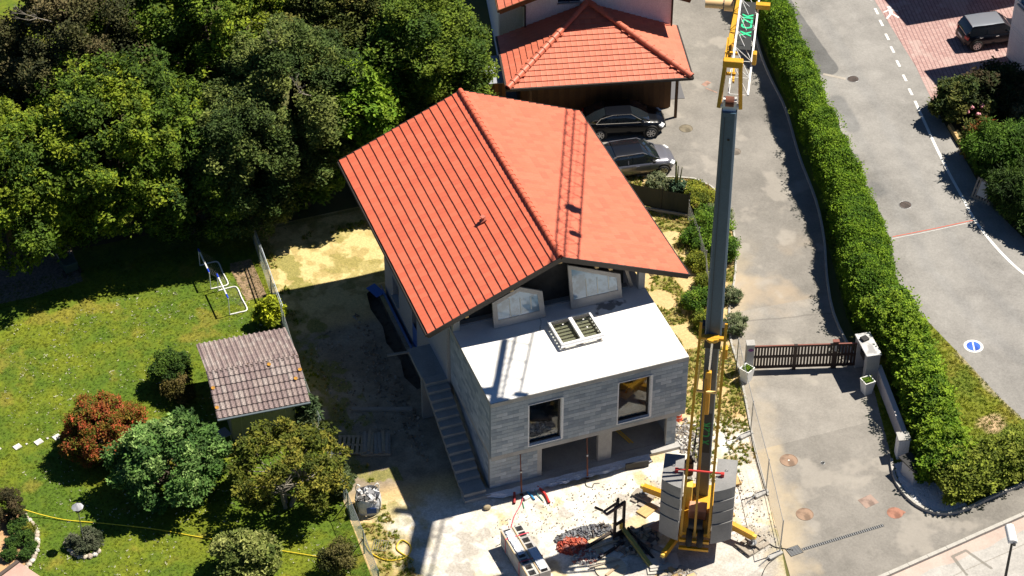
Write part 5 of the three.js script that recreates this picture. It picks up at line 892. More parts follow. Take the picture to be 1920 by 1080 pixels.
    for (const x of [-wb, wb]) {
      const w = new THREE.Group(); w.name = 'wheel'; w.position.set(x, 0.32, s * (W - 0.1)); if (s < 0) w.rotation.y = Math.PI; g.add(w);
      new B().add(new THREE.CylinderGeometry(0.4, 0.4, 0.1, 28), new THREE.Matrix4().makeRotationX(Math.PI / 2).setPosition(0, 0.02, 0.045)).mesh('wheel_arch', M.black, w);
      new B().add(new THREE.TorusGeometry(0.26, 0.075, 10, 30), new THREE.Matrix4().makeScale(1, 1, 1.5).setPosition(0, 0, 0.06)).mesh('tyre', M.rubber, w);
      const rim = new B().add(new THREE.TorusGeometry(0.215, 0.02, 6, 30), new THREE.Matrix4().setPosition(0, 0, 0.15)); for (let i = 0; i < 7; i++) { const a = i / 7 * 6.283; rim.bar(V(Math.cos(a) * 0.03, Math.sin(a) * 0.03, 0.15), V(Math.cos(a) * 0.21, Math.sin(a) * 0.21, 0.148), 0.045, 0.02, V(0, 0, 1)); } rim.mesh('rim', M.steelBright = M.steelBright || mat(0.62, 0.62, 0.63, 0.35, { metalness: 0.7 }), w);
    }
  }
  new B().rbox(0.12, 0.22, W * 1.1, 0.04, f - 0.06, 0.42, 0).mesh('grille', M.black, g); new B().box(0.02, 0.1, 0.5, -f - 0.005, 0.62, 0).mesh('number_plate', M.white, g); new B().rbox(0.14, 0.2, W * 1.5, 0.06, -f + 0.05, 0.38, 0).mesh('rear_bumper', paintM, g);
  return g;
}
car('black_car', 'black hatchback with chrome window trim parked beside the garage', [15.77, 0.008, -23.97], -0.26, { L: 4.4, W: 1.84, H: 1.46, wb: 2.7, wsBase: 1.3, roofFront: 0.3, roofRear: -0.95, rearBase: -2.0, color: [0.004, 0.005, 0.008], trim: true });
car('grey_car', 'silver-grey car with a black roof parked beside the dark screen fence', [14.95, 0.008, -20.45], -0.12, { L: 4.2, W: 1.8, H: 1.5, wb: 2.6, wsBase: 1.2, roofFront: 0.25, roofRear: -1.1, rearBase: -1.95, color: [0.2, 0.2, 0.23], metal: 0.5, roof: [0.008, 0.009, 0.012], mirror: M.black });
car('dark_hatchback', 'dark blue-black small car with a silver roof on the red paving', [38.2, 0.016, -25.0], -0.12, { L: 3.8, W: 1.68, H: 1.5, wb: 2.4, wsBase: 1.0, roofFront: 0.3, roofRear: -1.45, rearBase: -1.82, color: [0.008, 0.011, 0.018], roof: [0.22, 0.24, 0.28] });
// ---------------------------------------------------------------- neighbour's house with hipped garage
{
  const h = thing('neighbour_house', 'white house with a red hipped garage roof at the top of the picture', 'house', { pos: [14.67, 0, -24.67], ry: -0.234 }), rng = rngOf(5);
  const HX = 4.83, D = 5.0, EY = 2.75, AY = 4.55, LSf = Math.hypot(D, AY - EY), LSs = Math.hypot(HX, AY - EY);
  const v = [-HX, EY, 0, HX, EY, 0, 0, AY, -D, -HX, EY, -D, -HX, EY, 0, 0, AY, -D, HX, EY, 0, HX, EY, -D, 0, AY, -D].map((k, i) => i % 3 === 1 ? k - 0.07 : k); const dg = new THREE.BufferGeometry(); dg.setAttribute('position', new THREE.Float32BufferAttribute(v, 3)); dg.computeVertexNormals();
  const roof = new B().add(dg).mesh('garage_roof', M.fascia, h); const P = new Pieces('roof_tile', M.tile, roof);
  const tints = redTints.map(c => [c[0] * 0.95, c[1] * 1.15, c[2] * 1.25]); const cf = LSf / 15, tf = 2 * HX / 32, cs = LSs / 15, ts = D / 17;
  tiles(P, tintVariants(tileGeo(flatTile(tf), cf + 0.06, 0.055), tints), V(-HX, EY - 0.05, 0), V(1, 0, 0), V(0, -(AY - EY) / LSf, D / LSf), 2 * HX, LSf, tf, cf, (x, s) => Math.abs(x - HX) < HX * (1 - s / LSf) + 0.1, rng);
  const sv = tintVariants(tileGeo(flatTile(ts), cs + 0.06, 0.055), tints);
  tiles(P, sv, V(-HX, EY - 0.05, -D), V(0, 0, 1), V(-HX / LSs, -(AY - EY) / LSs, 0), D, LSs, ts, cs, (x, s) => x < D * (1 - s / LSs) + 0.1, rng);
  tiles(P, sv, V(HX, EY - 0.05, 0), V(0, 0, -1), V(HX / LSs, -(AY - EY) / LSs, 0), D, LSs, ts, cs, (x, s) => x > D * s / LSs - 0.1, rng);
  P.done(300, 'roof_tiles');
  ridgeCaps(roof, V(0, AY + 0.04, -D), V(-HX, EY + 0.03, 0), 0.19, 0.45, tints, rng, 'hip_tile'); ridgeCaps(roof, V(0, AY + 0.04, -D), V(HX, EY + 0.03, 0), 0.19, 0.45, tints, rng, 'hip_tile');
  for (const [a, b] of [[V(-HX - 0.06, EY - 0.07, 0.06), V(HX + 0.06, EY - 0.07, 0.06)], [V(-HX - 0.06, EY - 0.07, 0.06), V(-HX - 0.06, EY - 0.07, -D)], [V(HX + 0.06, EY - 0.07, 0.06), V(HX + 0.06, EY - 0.07, -D)]]) new B().bar(a, b, 0.12, 0.14).mesh('gutter', M.fascia, roof);
  // garage walls: vertical boards
  const bd = triUV(clean(new THREE.BoxGeometry(0.272, 2.6, 0.04))), wb = [mat(0.12, 0.05, 0.014, 0.8, { map: TX.wood }), mat(0.15, 0.065, 0.018, 0.8, { map: TX.wood })];
  new B().box(7.9, 2.6, 0.1, 0, 1.31, -1.3).box(0.1, 2.6, 3.6, -3.95, 1.31, -3.1).box(0.1, 2.6, 3.6, 3.95, 1.31, -3.1).mesh('garage_wall', M.woodDark, h);
  for (let i = 0; i < 28; i++) piece('wall_board', bd, wb[i % 2], h, -3.8 + i * 0.2815, 1.31, -1.23); for (let i = 0; i < 13; i++) piece('wall_board', bd, wb[i % 2], h, 4.02, 1.31, -1.45 - i * 0.2815, Math.PI / 2);
  for (const x of [-3.6, 4.15]) new B().box(0.14, 2.65, 0.14, x, 1.32, -0.35).mesh('garage_post', M.woodDark, h);
  // white house
  const zw = -D, x0 = -3.3, x1 = 4.55; const wl = new B().add(wallGeo(x1 - x0, 6.1, 0.3, [[1.7, 4.6, 2.9, 5.7], [4.7, 4.75, 5.9, 5.8]]), new THREE.Matrix4().setPosition(x0, 0, zw + 0.02)); wl.mesh('front_wall', M.plaster, h);
  new B().box(0.3, 5.6, 9, x1 - 0.15, 2.8, zw - 4.8).mesh('side_wall', M.plaster, h); new B().box(0.3, 5.6, 9, x0 + 0.15, 2.8, zw - 4.8).mesh('side_wall', M.plaster, h); new B().box(1.3, 5.0, 0.25, x0 - 0.65, 2.5, zw - 1.4).mesh('recessed_wall', M.plaster, h); new B().box(0.25, 5.0, 7.5, x0 - 1.2, 2.5, zw - 5.2).mesh('side_wall', M.plaster, h);
  new B().box(x1 - x0, 5.6, 0.3, (x0 + x1) / 2, 2.8, zw - 9.3).mesh('back_wall', M.plaster, h);
  for (const [a, b, c, d] of [[1.7, 4.6, 2.9, 5.7], [4.7, 4.75, 5.9, 5.8]]) { const w = new B().box(c - a, d - b, 0.03, x0 + (a + c) / 2, (b + d) / 2, zw - 0.12).mesh('window', M.darkGlass, h); new B().box(c - a + 0.1, 0.05, 0.12, x0 + (a + c) / 2, b - 0.02, zw + 0.05).mesh('sill', M.conc, w); new B().box(0.06, d - b, 0.06, x0 + (a + c) / 2, (b + d) / 2, zw - 0.08).mesh('mullion', M.black, w); }
  new B().tube(V(x1 + 0.02, 0, zw + 0.12), V(x1 + 0.02, 5.0, zw + 0.12), 0.05, 0.05, 10).mesh('downpipe', M.fascia, h); new B().tube(V(x0 - 0.06, 1.0, zw + 0.1), V(x0 - 0.06, 4.6, zw + 0.1), 0.05, 0.05, 10).tube(V(x0 - 0.06, 4.6, zw + 0.1), V(x0 - 1.2, 4.9, zw + 0.3), 0.05, 0.05, 10).mesh('downpipe', M.fascia, h);
  const RX = 0.25, EX = 5.1, ey = 5.08, ry = ey + EX * 0.38, zf = -3.9, zb = -15, LS = Math.hypot(EX, ry - ey);
  const ur = new B().bar(V(RX - EX, ey - 0.1, (zf + zb) / 2), V(RX, ry - 0.1, (zf + zb) / 2), zf - zb, 0.1).bar(V(RX, ry - 0.102, (zf + zb) / 2), V(RX + EX, ey - 0.102, (zf + zb) / 2), zf - zb, 0.1).mesh('main_roof', M.fascia, h);
  const P2r = new Pieces('roof_tile', M.tile, ur), tw = (zf - zb) / 36, co = LS / 14; const uv2 = tintVariants(tileGeo(flatTile(tw), co + 0.06, 0.055), tints);
  tiles(P2r, uv2, V(RX - EX, ey - 0.03, zb), V(0, 0, 1), V(-EX / LS, -(ry - ey) / LS, 0), zf - zb, LS, tw, co, null, rng); tiles(P2r, uv2, V(RX + EX, ey - 0.03, zf), V(0, 0, -1), V(EX / LS, -(ry - ey) / LS, 0), zf - zb, LS, tw, co, null, rng); P2r.done(60, 'roof_tiles');
  new B().bar(V(RX - EX, ey - 0.12, zf + 0.02), V(RX, ry - 0.12, zf + 0.02), 0.05, 0.26).bar(V(RX, ry - 0.121, zf + 0.02), V(RX + EX, ey - 0.121, zf + 0.02), 0.05, 0.26).bar(V(RX - EX - 0.04, ey - 0.1, zf), V(RX - EX - 0.04, ey - 0.1, zb), 0.1, 0.14).mesh('fascia', M.woodDark, ur);
}
{ const g = thing('wooden_shed', 'small wooden shed with a pale grey sheet roof behind the evergreen', 'shed', { pos: [9.6, 0, -28.4], ry: -0.2 }); new B().box(2.0, 2.2, 2.0, 0, 1.1, -0.05).mesh('shed_wall', mat(0.2, 0.085, 0.02, 0.8, { map: TX.wood }), g); const pl = triUV(clean(new THREE.BoxGeometry(0.19, 2.2, 0.03))); for (let i = 0; i < 10; i++) piece('wall_plank', pl, i % 2 ? mat(0.24, 0.1, 0.025, 0.8) : M.woodDark, g, -0.9 + i * 0.2, 1.1, 0.97); for (let i = 0; i < 5; i++) new B().box(0.48, 0.04, 2.4, -0.98 + i * 0.49, 2.3 + 0.008 * (i % 2), 0, 0, 0.06).mesh('roof_sheet', mat(0.34, 0.36, 0.4, 0.6, { map: TX.fine }), g); }
tag(new B().box(5.2, 0.03, 9, 8.6, 0.02, -36, -0.234).mesh('patio', mat(0.12, 0.13, 0.15, 0.9, { map: TX.conc })), '', '').userData = { kind: 'structure' };
tag(new B().path([V(9.6, 0.08, -33.6), V(10.1, 0.08, -33.2), V(10.6, 0.08, -33.5), V(10.3, 0.08, -34.1), V(9.7, 0.09, -33.9), V(10.4, 0.1, -33.3), V(11.2, 0.07, -32.9), V(11.6, 0.07, -33.4), V(11.0, 0.07, -33.8)], 0.022, 5, false, 70).mesh('garden_hose', M.black), 'dark garden hose coiled on the patio behind the evergreen', 'hose');
tag(new B().box(0.9, 0.02, 2.1, 19.75, 0.02, -26.6, -0.234).mesh('door_mat', mat(0.12, 0.12, 0.13, 0.9)), 'dark mat on the asphalt at the garage corner', 'mat');
// ---------------------------------------------------------------- white house at the right edge
{
  const g = thing('right_house', 'white-walled house at the right edge beside the red paving', 'house', { pos: [38.2, 0, -23.3], ry: -0.02 });
  new B().add(wallGeo(14, 6.3, 0.3, [[0.55, 3.7, 1.5, 4.9]]), new THREE.Matrix4().makeRotationY(-Math.PI / 2).setPosition(0, 0, 0)).mesh('left_wall', M.plaster, g); new B().box(10, 6.3, 0.3, 5.2, 3.15, 0.15).mesh('back_wall', M.plaster, g); new B().box(0.3, 6.3, 13.4, 10, 3.15, 7).mesh('right_wall', M.plaster, g); new B().box(9.6, 6.3, 0.3, 5.1, 3.15, 13.85).mesh('front_wall', M.plaster, g);
  const cl = triUV(clean(new THREE.BoxGeometry(0.02, 0.17, 13.9))); for (let i = 0; i < 20; i++) if (!(i >= 11 && i <= 15)) piece('wall_panel', cl, M.plaster, g, -0.012 - 0.004 * (i % 2), 2.6 + i * 0.185 - (i < 0 ? 0 : 2.4), 7);
  const w = new B().box(0.06, 1.2, 0.95, 0.12, 4.3, 1.02).mesh('window', mat(0.06, 0.16, 0.3, 0.1), g); new B().box(0.16, 0.05, 1.1, -0.08, 3.68, 1.02).mesh('sill', M.conc, w);
  const rx = 5.1, ex = 5.9, ey = 6.45, ry = 8.4; const rf = new B().bar(V(rx - ex, ey, 6.9), V(rx, ry, 6.9), 15, 0.12).bar(V(rx, ry - 0.002, 6.9), V(rx + ex, ey - 0.002, 6.9), 15, 0.12).mesh('roof', M.fascia, g);
  const P = new Pieces('roof_tile', M.tile, rf), LS = Math.hypot(ex, ry - ey), tw = 15 / 44, co = LS / 15, rng = rngOf(8), vv = tintVariants(tileGeo(flatTile(tw), co + 0.06, 0.055), redTints); tiles(P, vv, V(rx - ex, ey + 0.06, -0.6), V(0, 0, 1), V(-ex / LS, -(ry - ey) / LS, 0), 15, LS, tw, co, null, rng); tiles(P, vv, V(rx + ex, ey + 0.06, 14.4), V(0, 0, -1), V(ex / LS, -(ry - ey) / LS, 0), 15, LS, tw, co, null, rng); P.done(40, 'roof_tiles');
  const wing = thing('rear_house', 'white house beyond the red paving, mostly out of the picture', 'house', { pos: [39.6, 0, -29.1], ry: -0.02 });
  new B().box(10, 6.4, 13, 5, 3.2, -6.5).mesh('wall', M.plaster, wing); new B().bar(V(-0.8, 6.7, -6.2), V(5, 8.9, -6.2), 14, 0.14).bar(V(5, 8.898, -6.2), V(10.8, 6.698, -6.2), 14, 0.14).mesh('roof', mat(0.52, 0.14, 0.08, 0.8, { map: TX.fine }), wing); new B().box(1.0, 2.1, 0.05, 1.6, 1.06, 0.03).mesh('door', M.woodDark, wing);
}
{ const g = thing('wooden_deck', 'brown wooden deck at the foot of the right-hand white house', 'deck', { pos: [36.8, 0.02, -20.4], ry: -0.02 }); for (let i = 0; i < 12; i++) new B().box(0.14, 0.06, 3.4, -0.9 + i * 0.155, 0.05, 0.2).mesh('deck_board', M.woodDark, g); }
// ---------------------------------------------------------------- garden: shed, goals, fence, ornaments
{
  const g = thing('garden_shed', 'pale garden shed with lichen-spotted old clay tiles', 'shed', { pos: [-8.1, 0, -8.95], ry: -0.06 }), rng = rngOf(55);
  new B().box(2.9, 2.15, 0.1, 0.05, 1.08, 1.55).box(2.9, 2.15, 0.1, 0.05, 1.08, -2.4).box(0.1, 2.15, 3.85, -1.35, 1.08, -0.42).box(0.1, 2.15, 3.85, 1.45, 1.08, -0.42).mesh('shed_wall', mat(0.4, 0.4, 0.28, 0.85, { map: TX.fine }), g);
  for (const x of [-0.95, 0.05, 1.05]) new B().box(0.05, 2.1, 0.03, x, 1.07, 1.615).mesh('wall_batten', mat(0.42, 0.42, 0.3, 0.85), g);
  const ry = 2.92, ey = 2.1, nz = 2.25, fz = 2.95, W = 4.15; const rf = new B().bar(V(0, ry - 0.06, 0), V(0, ey - 0.06, nz), W - 0.05, 0.05, V(0, 1, 0)).bar(V(0, ry - 0.062, 0), V(0, ey - 0.062, -fz), W - 0.05, 0.05).mesh('roof', M.greyWood, g);
  const tw = W / 18, prof = []; for (let i = 0; i <= 6; i++) { const a = i / 6; prof.push([a * tw * 0.96, 0.055 * Math.sin(Math.PI * Math.min(1, a * 1.45)) * (a < 0.69 ? 1 : 0)]); }
  const old = [[0.33, 0.25, 0.245], [0.36, 0.28, 0.265], [0.3, 0.225, 0.22], [0.4, 0.32, 0.3], [0.34, 0.26, 0.25], [0.43, 0.36, 0.34], [0.52, 0.24, 0.06]]; const P = new Pieces('roof_tile', M.oldTile, rf);
  const n1 = Math.hypot(nz, ry - ey), n2 = Math.hypot(fz, ry - ey); const wr = () => { const k = rng(); return k < 0.985 ? k : k; };
  tiles(P, tintVariants(tileGeo(prof, n1 / 6 + 0.05, 0.045), old.slice(0, 6)), V(-W / 2, ey - 0.03, nz), V(1, 0, 0), V(0, -(ry - ey) / n1, nz / n1), W, n1, tw, n1 / 6, null, rng);
  tiles(P, tintVariants(tileGeo(prof, n2 / 7 + 0.05, 0.045), old.slice(0, 6)), V(W / 2, ey - 0.03, -fz), V(-1, 0, 0), V(0, -(ry - ey) / n2, -fz / n2), W, n2, tw, n2 / 7, null, rng); P.done(300);
  for (let i = 0; i < 12; i++) { const x = -W / 2 + (i + 0.5) * W / 12, o = shadows(new THREE.Mesh(colored(triUV(clean(new THREE.CylinderGeometry(0.1, 0.12, W / 12 + 0.02, 9, 1, true, Math.PI, Math.PI).rotateZ(Math.PI / 2))), ...(i === 5 || i > 10 ? [0.55, 0.33, 0.12] : [0.5, 0.46, 0.42])), M.oldTile)); o.name = 'ridge_tile'; o.position.set(x, ry - 0.02 + 0.01 * (i % 2), 0); o.rotation.x = Math.PI / 2 * 0; rf.add(o); }
  for (const [x, s] of [[1.7, 1.2], [-1.95, 0.9], [-1.98, 1.9], [0.7, 0.25], [1.98, 0.8]]) { const t = s / n1; new B().add(new THREE.CircleGeometry(0.09, 9), new THREE.Matrix4().makeRotationX(-Math.PI / 2 + Math.atan2(ry - ey, nz)).setPosition(x, ry - (ry - ey) * t + 0.085, nz * t)).mesh('lichen_patch', mat(0.55, 0.27, 0.04, 0.95, { map: TX.grime }), rf); }
  new B().tube(V(-W / 2, ey - 0.05, nz + 0.06), V(W / 2, ey - 0.05, nz + 0.06), 0.055, 0.055, 10).mesh('gutter', mat(0.1, 0.13, 0.15, 0.5), rf);
}
{ const g = thing('garden_table', 'small grey folding table in the shade left of the shed wall', 'table', { pos: [-10.15, 0, -7.3], ry: 0.3 }); new B().box(0.8, 0.03, 0.6, 0, 0.72, 0).mesh('table_top', mat(0.2, 0.21, 0.24, 0.6), g); for (const x of [-0.35, 0.35]) for (const z of [-0.25, 0.25]) new B().tube(V(x, 0.72, z), V(x * 1.1, 0, z * 1.3), 0.018, 0.018, 6).mesh('leg', M.steel, g); }
function goal(x, z, label) {
  const g = thing('toy_goal', label, 'goal', { pos: [x, 0, z], ry: 0.03, group: 'small football goals on the lawn' }), D = 0.88, W = 1.95, H = 1.05, r = 0.035, wt = M.white, bl = mat(0.01, 0.05, 0.5, 0.5);
  new B().path([V(0, 0.04, 0), V(D * 0.5, 0.04, 0), V(D - 0.08, 0.04, 0), V(D, 0.04, -0.08), V(D, 0.04, -W / 2), V(D, 0.04, -W + 0.08), V(D - 0.08, 0.04, -W), V(0, 0.04, -W)], r, 7, false, 40).mesh('ground_frame', wt, g);
  for (const k of [0, -W]) new B().tube(V(0, 0.04, k), V(0, H, k), 0.022, 0.022, 8).mesh('post', wt, g);
  new B().tube(V(0, H, -0.3), V(0, H, -W + 0.3), 0.04, 0.04, 10).mesh('crossbar', wt, g); for (const [a, b] of [[0, -0.3], [-W + 0.3, -W]]) new B().tube(V(0, H, a), V(0, H, b), 0.042, 0.042, 10).mesh('blue_sleeve', bl, g);
  const n = new B(); for (let i = 0; i <= 12; i++) n.tube(V(0, H, -W * i / 12), V(D, 0.05, -W * i / 12), 0.003, 0.003, 3); for (let i = 0; i <= 7; i++) n.tube(V(D * i / 7, H * (1 - i / 7) + 0.05 * i / 7, 0), V(D * i / 7, H * (1 - i / 7) + 0.05 * i / 7, -W), 0.003, 0.003, 3); n.mesh('net', M.steel, g).userData.kind = 'stuff';
}
goal(-7.55, -16.05, 'white tube toy goal nearer to the shed'); goal(-7.92, -18.25, 'white tube toy goal nearer to the tall trees');
{ // garden fence
  const pts = [[-5.05, -21], [-5.15, -19.6], [-5.32, -16.6], [-5.47, -13.7], [-5.65, -11.3], [-5.8, -8.8], [-5.86, -6.2], [-5.95, -3.6], [-6.08, -1.2], [-6.12, 1.2], [-6.2, 3.6]], H = 1.35;
  const g = thing('garden_fence', 'green wire garden fence between the lawn and the building site', 'fence'); const w = new B();
  pts.forEach(([x, z]) => new B().tube(V(x, 0, z), V(x, H + 0.05, z), 0.03, 0.03, 8).mesh('post', M.greenWire, g));
  for (let i = 0; i + 1 < pts.length; i++) { const a = pts[i], b = pts[i + 1], L = Math.hypot(b[0] - a[0], b[1] - a[1]), n = Math.round(L / 0.085), P = (t, y) => V(a[0] + (b[0] - a[0]) * t, y, a[1] + (b[1] - a[1]) * t); for (let k = 0; k <= n; k++) w.bar(P(k / n, 0.05), P(k / n, H), 0.006); for (let k = 0; k < 14; k++) w.bar(P(0, 0.06 + k * 0.098), P(1, 0.06 + k * 0.098), 0.006); new B().tube(P(0, H), P(1, H), 0.014, 0.014, 6).mesh('top_wire', M.steel, g); }
  w.mesh('wire_mesh', mat(0.22, 0.27, 0.26, 0.5), g).userData.kind = 'stuff';
  for (const [i, s] of [[7, 1], [8, -1], [9, -1]]) new B().bar(V(pts[i][0], 0.9, pts[i][1]), V(pts[i][0] - 0.75, 0.02, pts[i][1] + 0.1), 0.03).mesh('stay', M.black, g);
  new B().bar(V(-5.1, H - 0.05, -21.2), V(-5.42, H - 0.05, -14.4), 0.03, 0.06).mesh('top_rail', mat(0.4, 0.45, 0.5, 0.5), g); new B().bar(V(-5.0, H - 0.15, -21.2), V(-5.32, H - 0.15, -14.4), 0.03, 0.05).mesh('top_rail', mat(0.4, 0.45, 0.5, 0.5), g);
}
for (const [x, z, s, l] of [[-19.5, -10.45, 0.16, 'tiny white stone at the left end of the stepping stones'], [-18.72, -10.32, 0.34, 'white square stepping stone farthest left on the lawn'], [-17.77, -10.31, 0.36, 'white square stepping stone in the middle of the row'], [-16.95, -10.36, 0.34, 'white square stepping stone touching the red bush'], [-18.3, -10.36, 0.1, 'small white pebble between the left stepping stones'], [-17.35, -10.4, 0.1, 'small white pebble between the right stepping stones']]) tag(new B().rbox(s, 0.05, s * 0.85, 0.015, x, 0.025, z, 0.4).mesh('stepping_stone', mat(0.7, 0.68, 0.64, 0.9, { map: TX.grime })), l, 'stepping stone', 'white stones across the lawn');
{ const g = thing('bird_feeder', 'bird feeder with grey cone roof on a thin pole', 'bird feeder', { pos: [-17.15, 0, -3.4] }); new B().tube(V(0, 0, 0), V(-0.02, 1.95, 0), 0.025, 0.02, 8).mesh('pole', M.steel, g); new B().tube(V(-0.02, 1.5, 0), V(0.2, 1.5, 0), 0.014, 0.014, 6).mesh('perch', M.steel, g); new B().cyl(0.13, 0.22, -0.02, 1.95, 0, 12).mesh('feed_box', mat(0.06, 0.04, 0.03, 0.8), g); new B().add(new THREE.ConeGeometry(0.26, 0.2, 8), new THREE.Matrix4().setPosition(-0.02, 2.27, 0)).mesh('cone_roof', mat(0.42, 0.43, 0.47, 0.6, { map: TX.grime }), g); }
function stoneRow(name, label, pts, n, tones, seed) { const g = thing(name, label, 'stone edging'), r = rngOf(seed), c = new THREE.CatmullRomCurve3(pts.map(p => V(p[0], 0, p[1]))); for (let i = 0; i < n; i++) { const p = c.getPointAt((i + 0.5) / n), gg = new THREE.IcosahedronGeometry(0.12, 1), q = gg.attributes.position; for (let k = 0; k < q.count; k++) { const s = 0.8 + 0.45 * vnoise(q.getX(k) * 9 + i * 3, q.getY(k) * 9 + q.getZ(k) * 7); q.setXYZ(k, q.getX(k) * s * (1 + 0.4 * r()), q.getY(k) * s * 0.7, q.getZ(k) * s); } gg.computeVertexNormals(); new B().add(gg, new THREE.Matrix4().makeRotationY(r() * 6).setPosition(p.x, 0.06, p.z)).mesh('stone', tones[i % tones.length], g); } return g; }
const st = [mat(0.6, 0.52, 0.42, 0.9, { map: TX.grime }), mat(0.5, 0.42, 0.34, 0.9, { map: TX.grime }), mat(0.66, 0.63, 0.58, 0.9, { map: TX.grime })];
stoneRow('feeder_bed_edging', 'arc of pale stones around the bed under the bird feeder', [[-17.85, -3.7], [-17.8, -3.2], [-17.6, -2.8], [-17.3, -2.55], [-16.9, -2.55], [-16.6, -2.75]], 10, st, 71);
stoneRow('flower_bed_edging', 'long curved row of stones edging the flower bed, lower left', [[-19.3, -6.0], [-19.05, -5.4], [-18.95, -4.7], [-19.0, -4.1], [-19.2, -3.5], [-19.5, -3.0], [-20.0, -2.6]], 18, st, 72);
{ const o = new B().prism([[-19.4, -6.1], [-19.1, -5.4], [-19.0, -4.7], [-19.1, -4.0], [-19.5, -3.1], [-20.2, -2.5], [-22, -2.4], [-22, -7]], 0.01, 0.03).mesh('flower_bed_soil', mat(0.5, 0.3, 0.15, 0.95, { map: TX.grime })); o.userData.kind = 'structure'; }
tag(new B().path([V(-19.4, 0.4, -6.05), V(-18.4, 0.12, -5.5), V(-17.6, 0.06, -5.0), V(-16.2, 0.05, -4.3), V(-14, 0.05, -3.1), V(-12.8, 0.05, -2.3), V(-10.4, 0.06, -0.75), V(-7.72, 0.06, 0.95)], 0.022, 5, false, 60).mesh('yellow_tape', mat(0.8, 0.62, 0.03, 0.6)), 'long yellow tape stretched across the lawn', 'tape');
{ const g = thing('garden_cart', 'dark plastic garden cart in the shade of the trees, far left', 'cart', { pos: [-14.05, 0, -21.9], ry: 0.2 }); new B().rbox(0.7, 0.5, 0.8, 0.06, 0, 0.5, 0).mesh('bin', mat(0.03, 0.06, 0.055, 0.5), g); for (const x of [-0.36, 0.36]) new B().tube(V(x, 0.2, 0.3), V(x * 1.15, 0.2, 0.3), 0.2, 0.2, 14).mesh('wheel', M.rubber, g); new B().path([V(-0.3, 0.6, -0.4), V(-0.3, 0.95, -0.75), V(0.3, 0.95, -0.75), V(0.3, 0.6, -0.4)], 0.02, 6).mesh('handle', M.steel, g); }
// corner of a roof terrace at the lower left edge
{ const g = thing('terrace_wall', 'corner of a dark edged terrace at the lower left edge', 'terrace', { pos: [-20.9, 0, -2.4], ry: 0.55 }); new B().box(2.4, 0.5, 0.16, -0.2, 0.25, 0.1).mesh('edge_wall', mat(0.08, 0.06, 0.05, 0.8), g); new B().box(2.4, 0.45, 1.6, -0.2, 0.225, 1.0).mesh('slab', mat(0.55, 0.36, 0.3, 0.9, { map: TX.conc }), g); }
// right-hand garden: leaning pallet, timber edges; dark screen and wire fences by the parking
{ const g = thing('leaning_pallet', 'pale pallet with a white panel leaning against the right-hand hedge', 'pallet', { pos: [30.35, 0, -11.95], ry: -1.05 }); const h = new THREE.Group(); h.name = 'pallet_frame'; h.rotation.x = -0.5; g.add(h); for (let i = 0; i < 7; i++) new B().box(0.09, 1.15, 0.025, -0.5 + i * 0.165, 0.58, 0).mesh('slat', M.greyWood, h); for (const y of [0.1, 0.58, 1.06]) new B().box(1.12, 0.1, 0.03, 0, y, -0.03).mesh('cross_board', M.greyWood, h); new B().box(0.55, 0.75, 0.02, 0, 0.65, 0.03).mesh('white_panel', mat(0.5, 0.5, 0.5, 0.8), h); }
for (const [a, b, l] of [[[32.0, -18.3], [31.75, -16.5], 'short pale timber edging beside the road bend'], [[32.6, -17.9], [32.35, -16.4], 'darker timber edging set back from the road bend'], [[33.2, -17.9], [32.95, -16.4], 'darkest timber edging nearest the rose bush']]) tag(new B().bar(V(a[0], 0.14, a[1]), V(b[0], 0.14, b[1]), 0.16, 0.3).mesh('timber_edging', l[0] === 's' ? M.timber : M.woodDark), l, 'edging');
{ const g = thing('screen_fence', 'dark green shade-net fence in front of the grey car', 'fence'); const pts = [[11.6, -19.0], [13.6, -17.75], [14.9, -16.7], [16.05, -15.85]], H = 1.35; pts.forEach(([x, z]) => new B().tube(V(x, 0, z), V(x, H + 0.08, z), 0.03, 0.03, 8).mesh('post', M.black, g)); for (let i = 0; i < 3; i++) { const a = pts[i], b = pts[i + 1]; sheetStrip('shade_net', (u, v) => V(a[0] + (b[0] - a[0]) * u, 0.1 + v * (H - 0.1) - 0.05 * Math.sin(u * 3.14) * v, a[1] + (b[1] - a[1]) * u + 0.03 * Math.sin(u * 9)), 10, 4, mat(0.02, 0.026, 0.022, 0.8, { map: TX.fine }), g); } new B().bar(V(13.5, 0.08, -17.6), V(16.0, 0.08, -15.75), 0.1, 0.16).mesh('base_board', mat(0.5, 0.42, 0.32, 0.9, { map: TX.wood }), g); }
{ const g = thing('boundary_fence', 'low wire fence among the shrubs right of the house', 'fence'), pts = [[15.9, -15.6], [15.5, -13.4], [15.1, -11.6], [14.5, -9.9], [13.9, -8.4], [13.5, -7.2]], H = 1.2, w = new B(); pts.forEach(([x, z]) => new B().tube(V(x, 0, z), V(x + 0.03, H, z), 0.03, 0.03, 8).mesh('post', mat(0.2, 0.2, 0.19, 0.6), g)); for (let i = 0; i < 5; i++) { const a = pts[i], b = pts[i + 1], P = (t, y) => V(a[0] + (b[0] - a[0]) * t, y, a[1] + (b[1] - a[1]) * t); for (let k = 0; k < 18; k++) w.bar(P(k / 18, 0.02), P(k / 18, H - 0.1), 0.006); for (let k = 0; k < 9; k++) w.bar(P(0, 0.1 + k * 0.12), P(1, 0.1 + k * 0.12), 0.006); } w.mesh('wire_mesh', mat(0.25, 0.25, 0.24, 0.6), g).userData.kind = 'stuff'; }
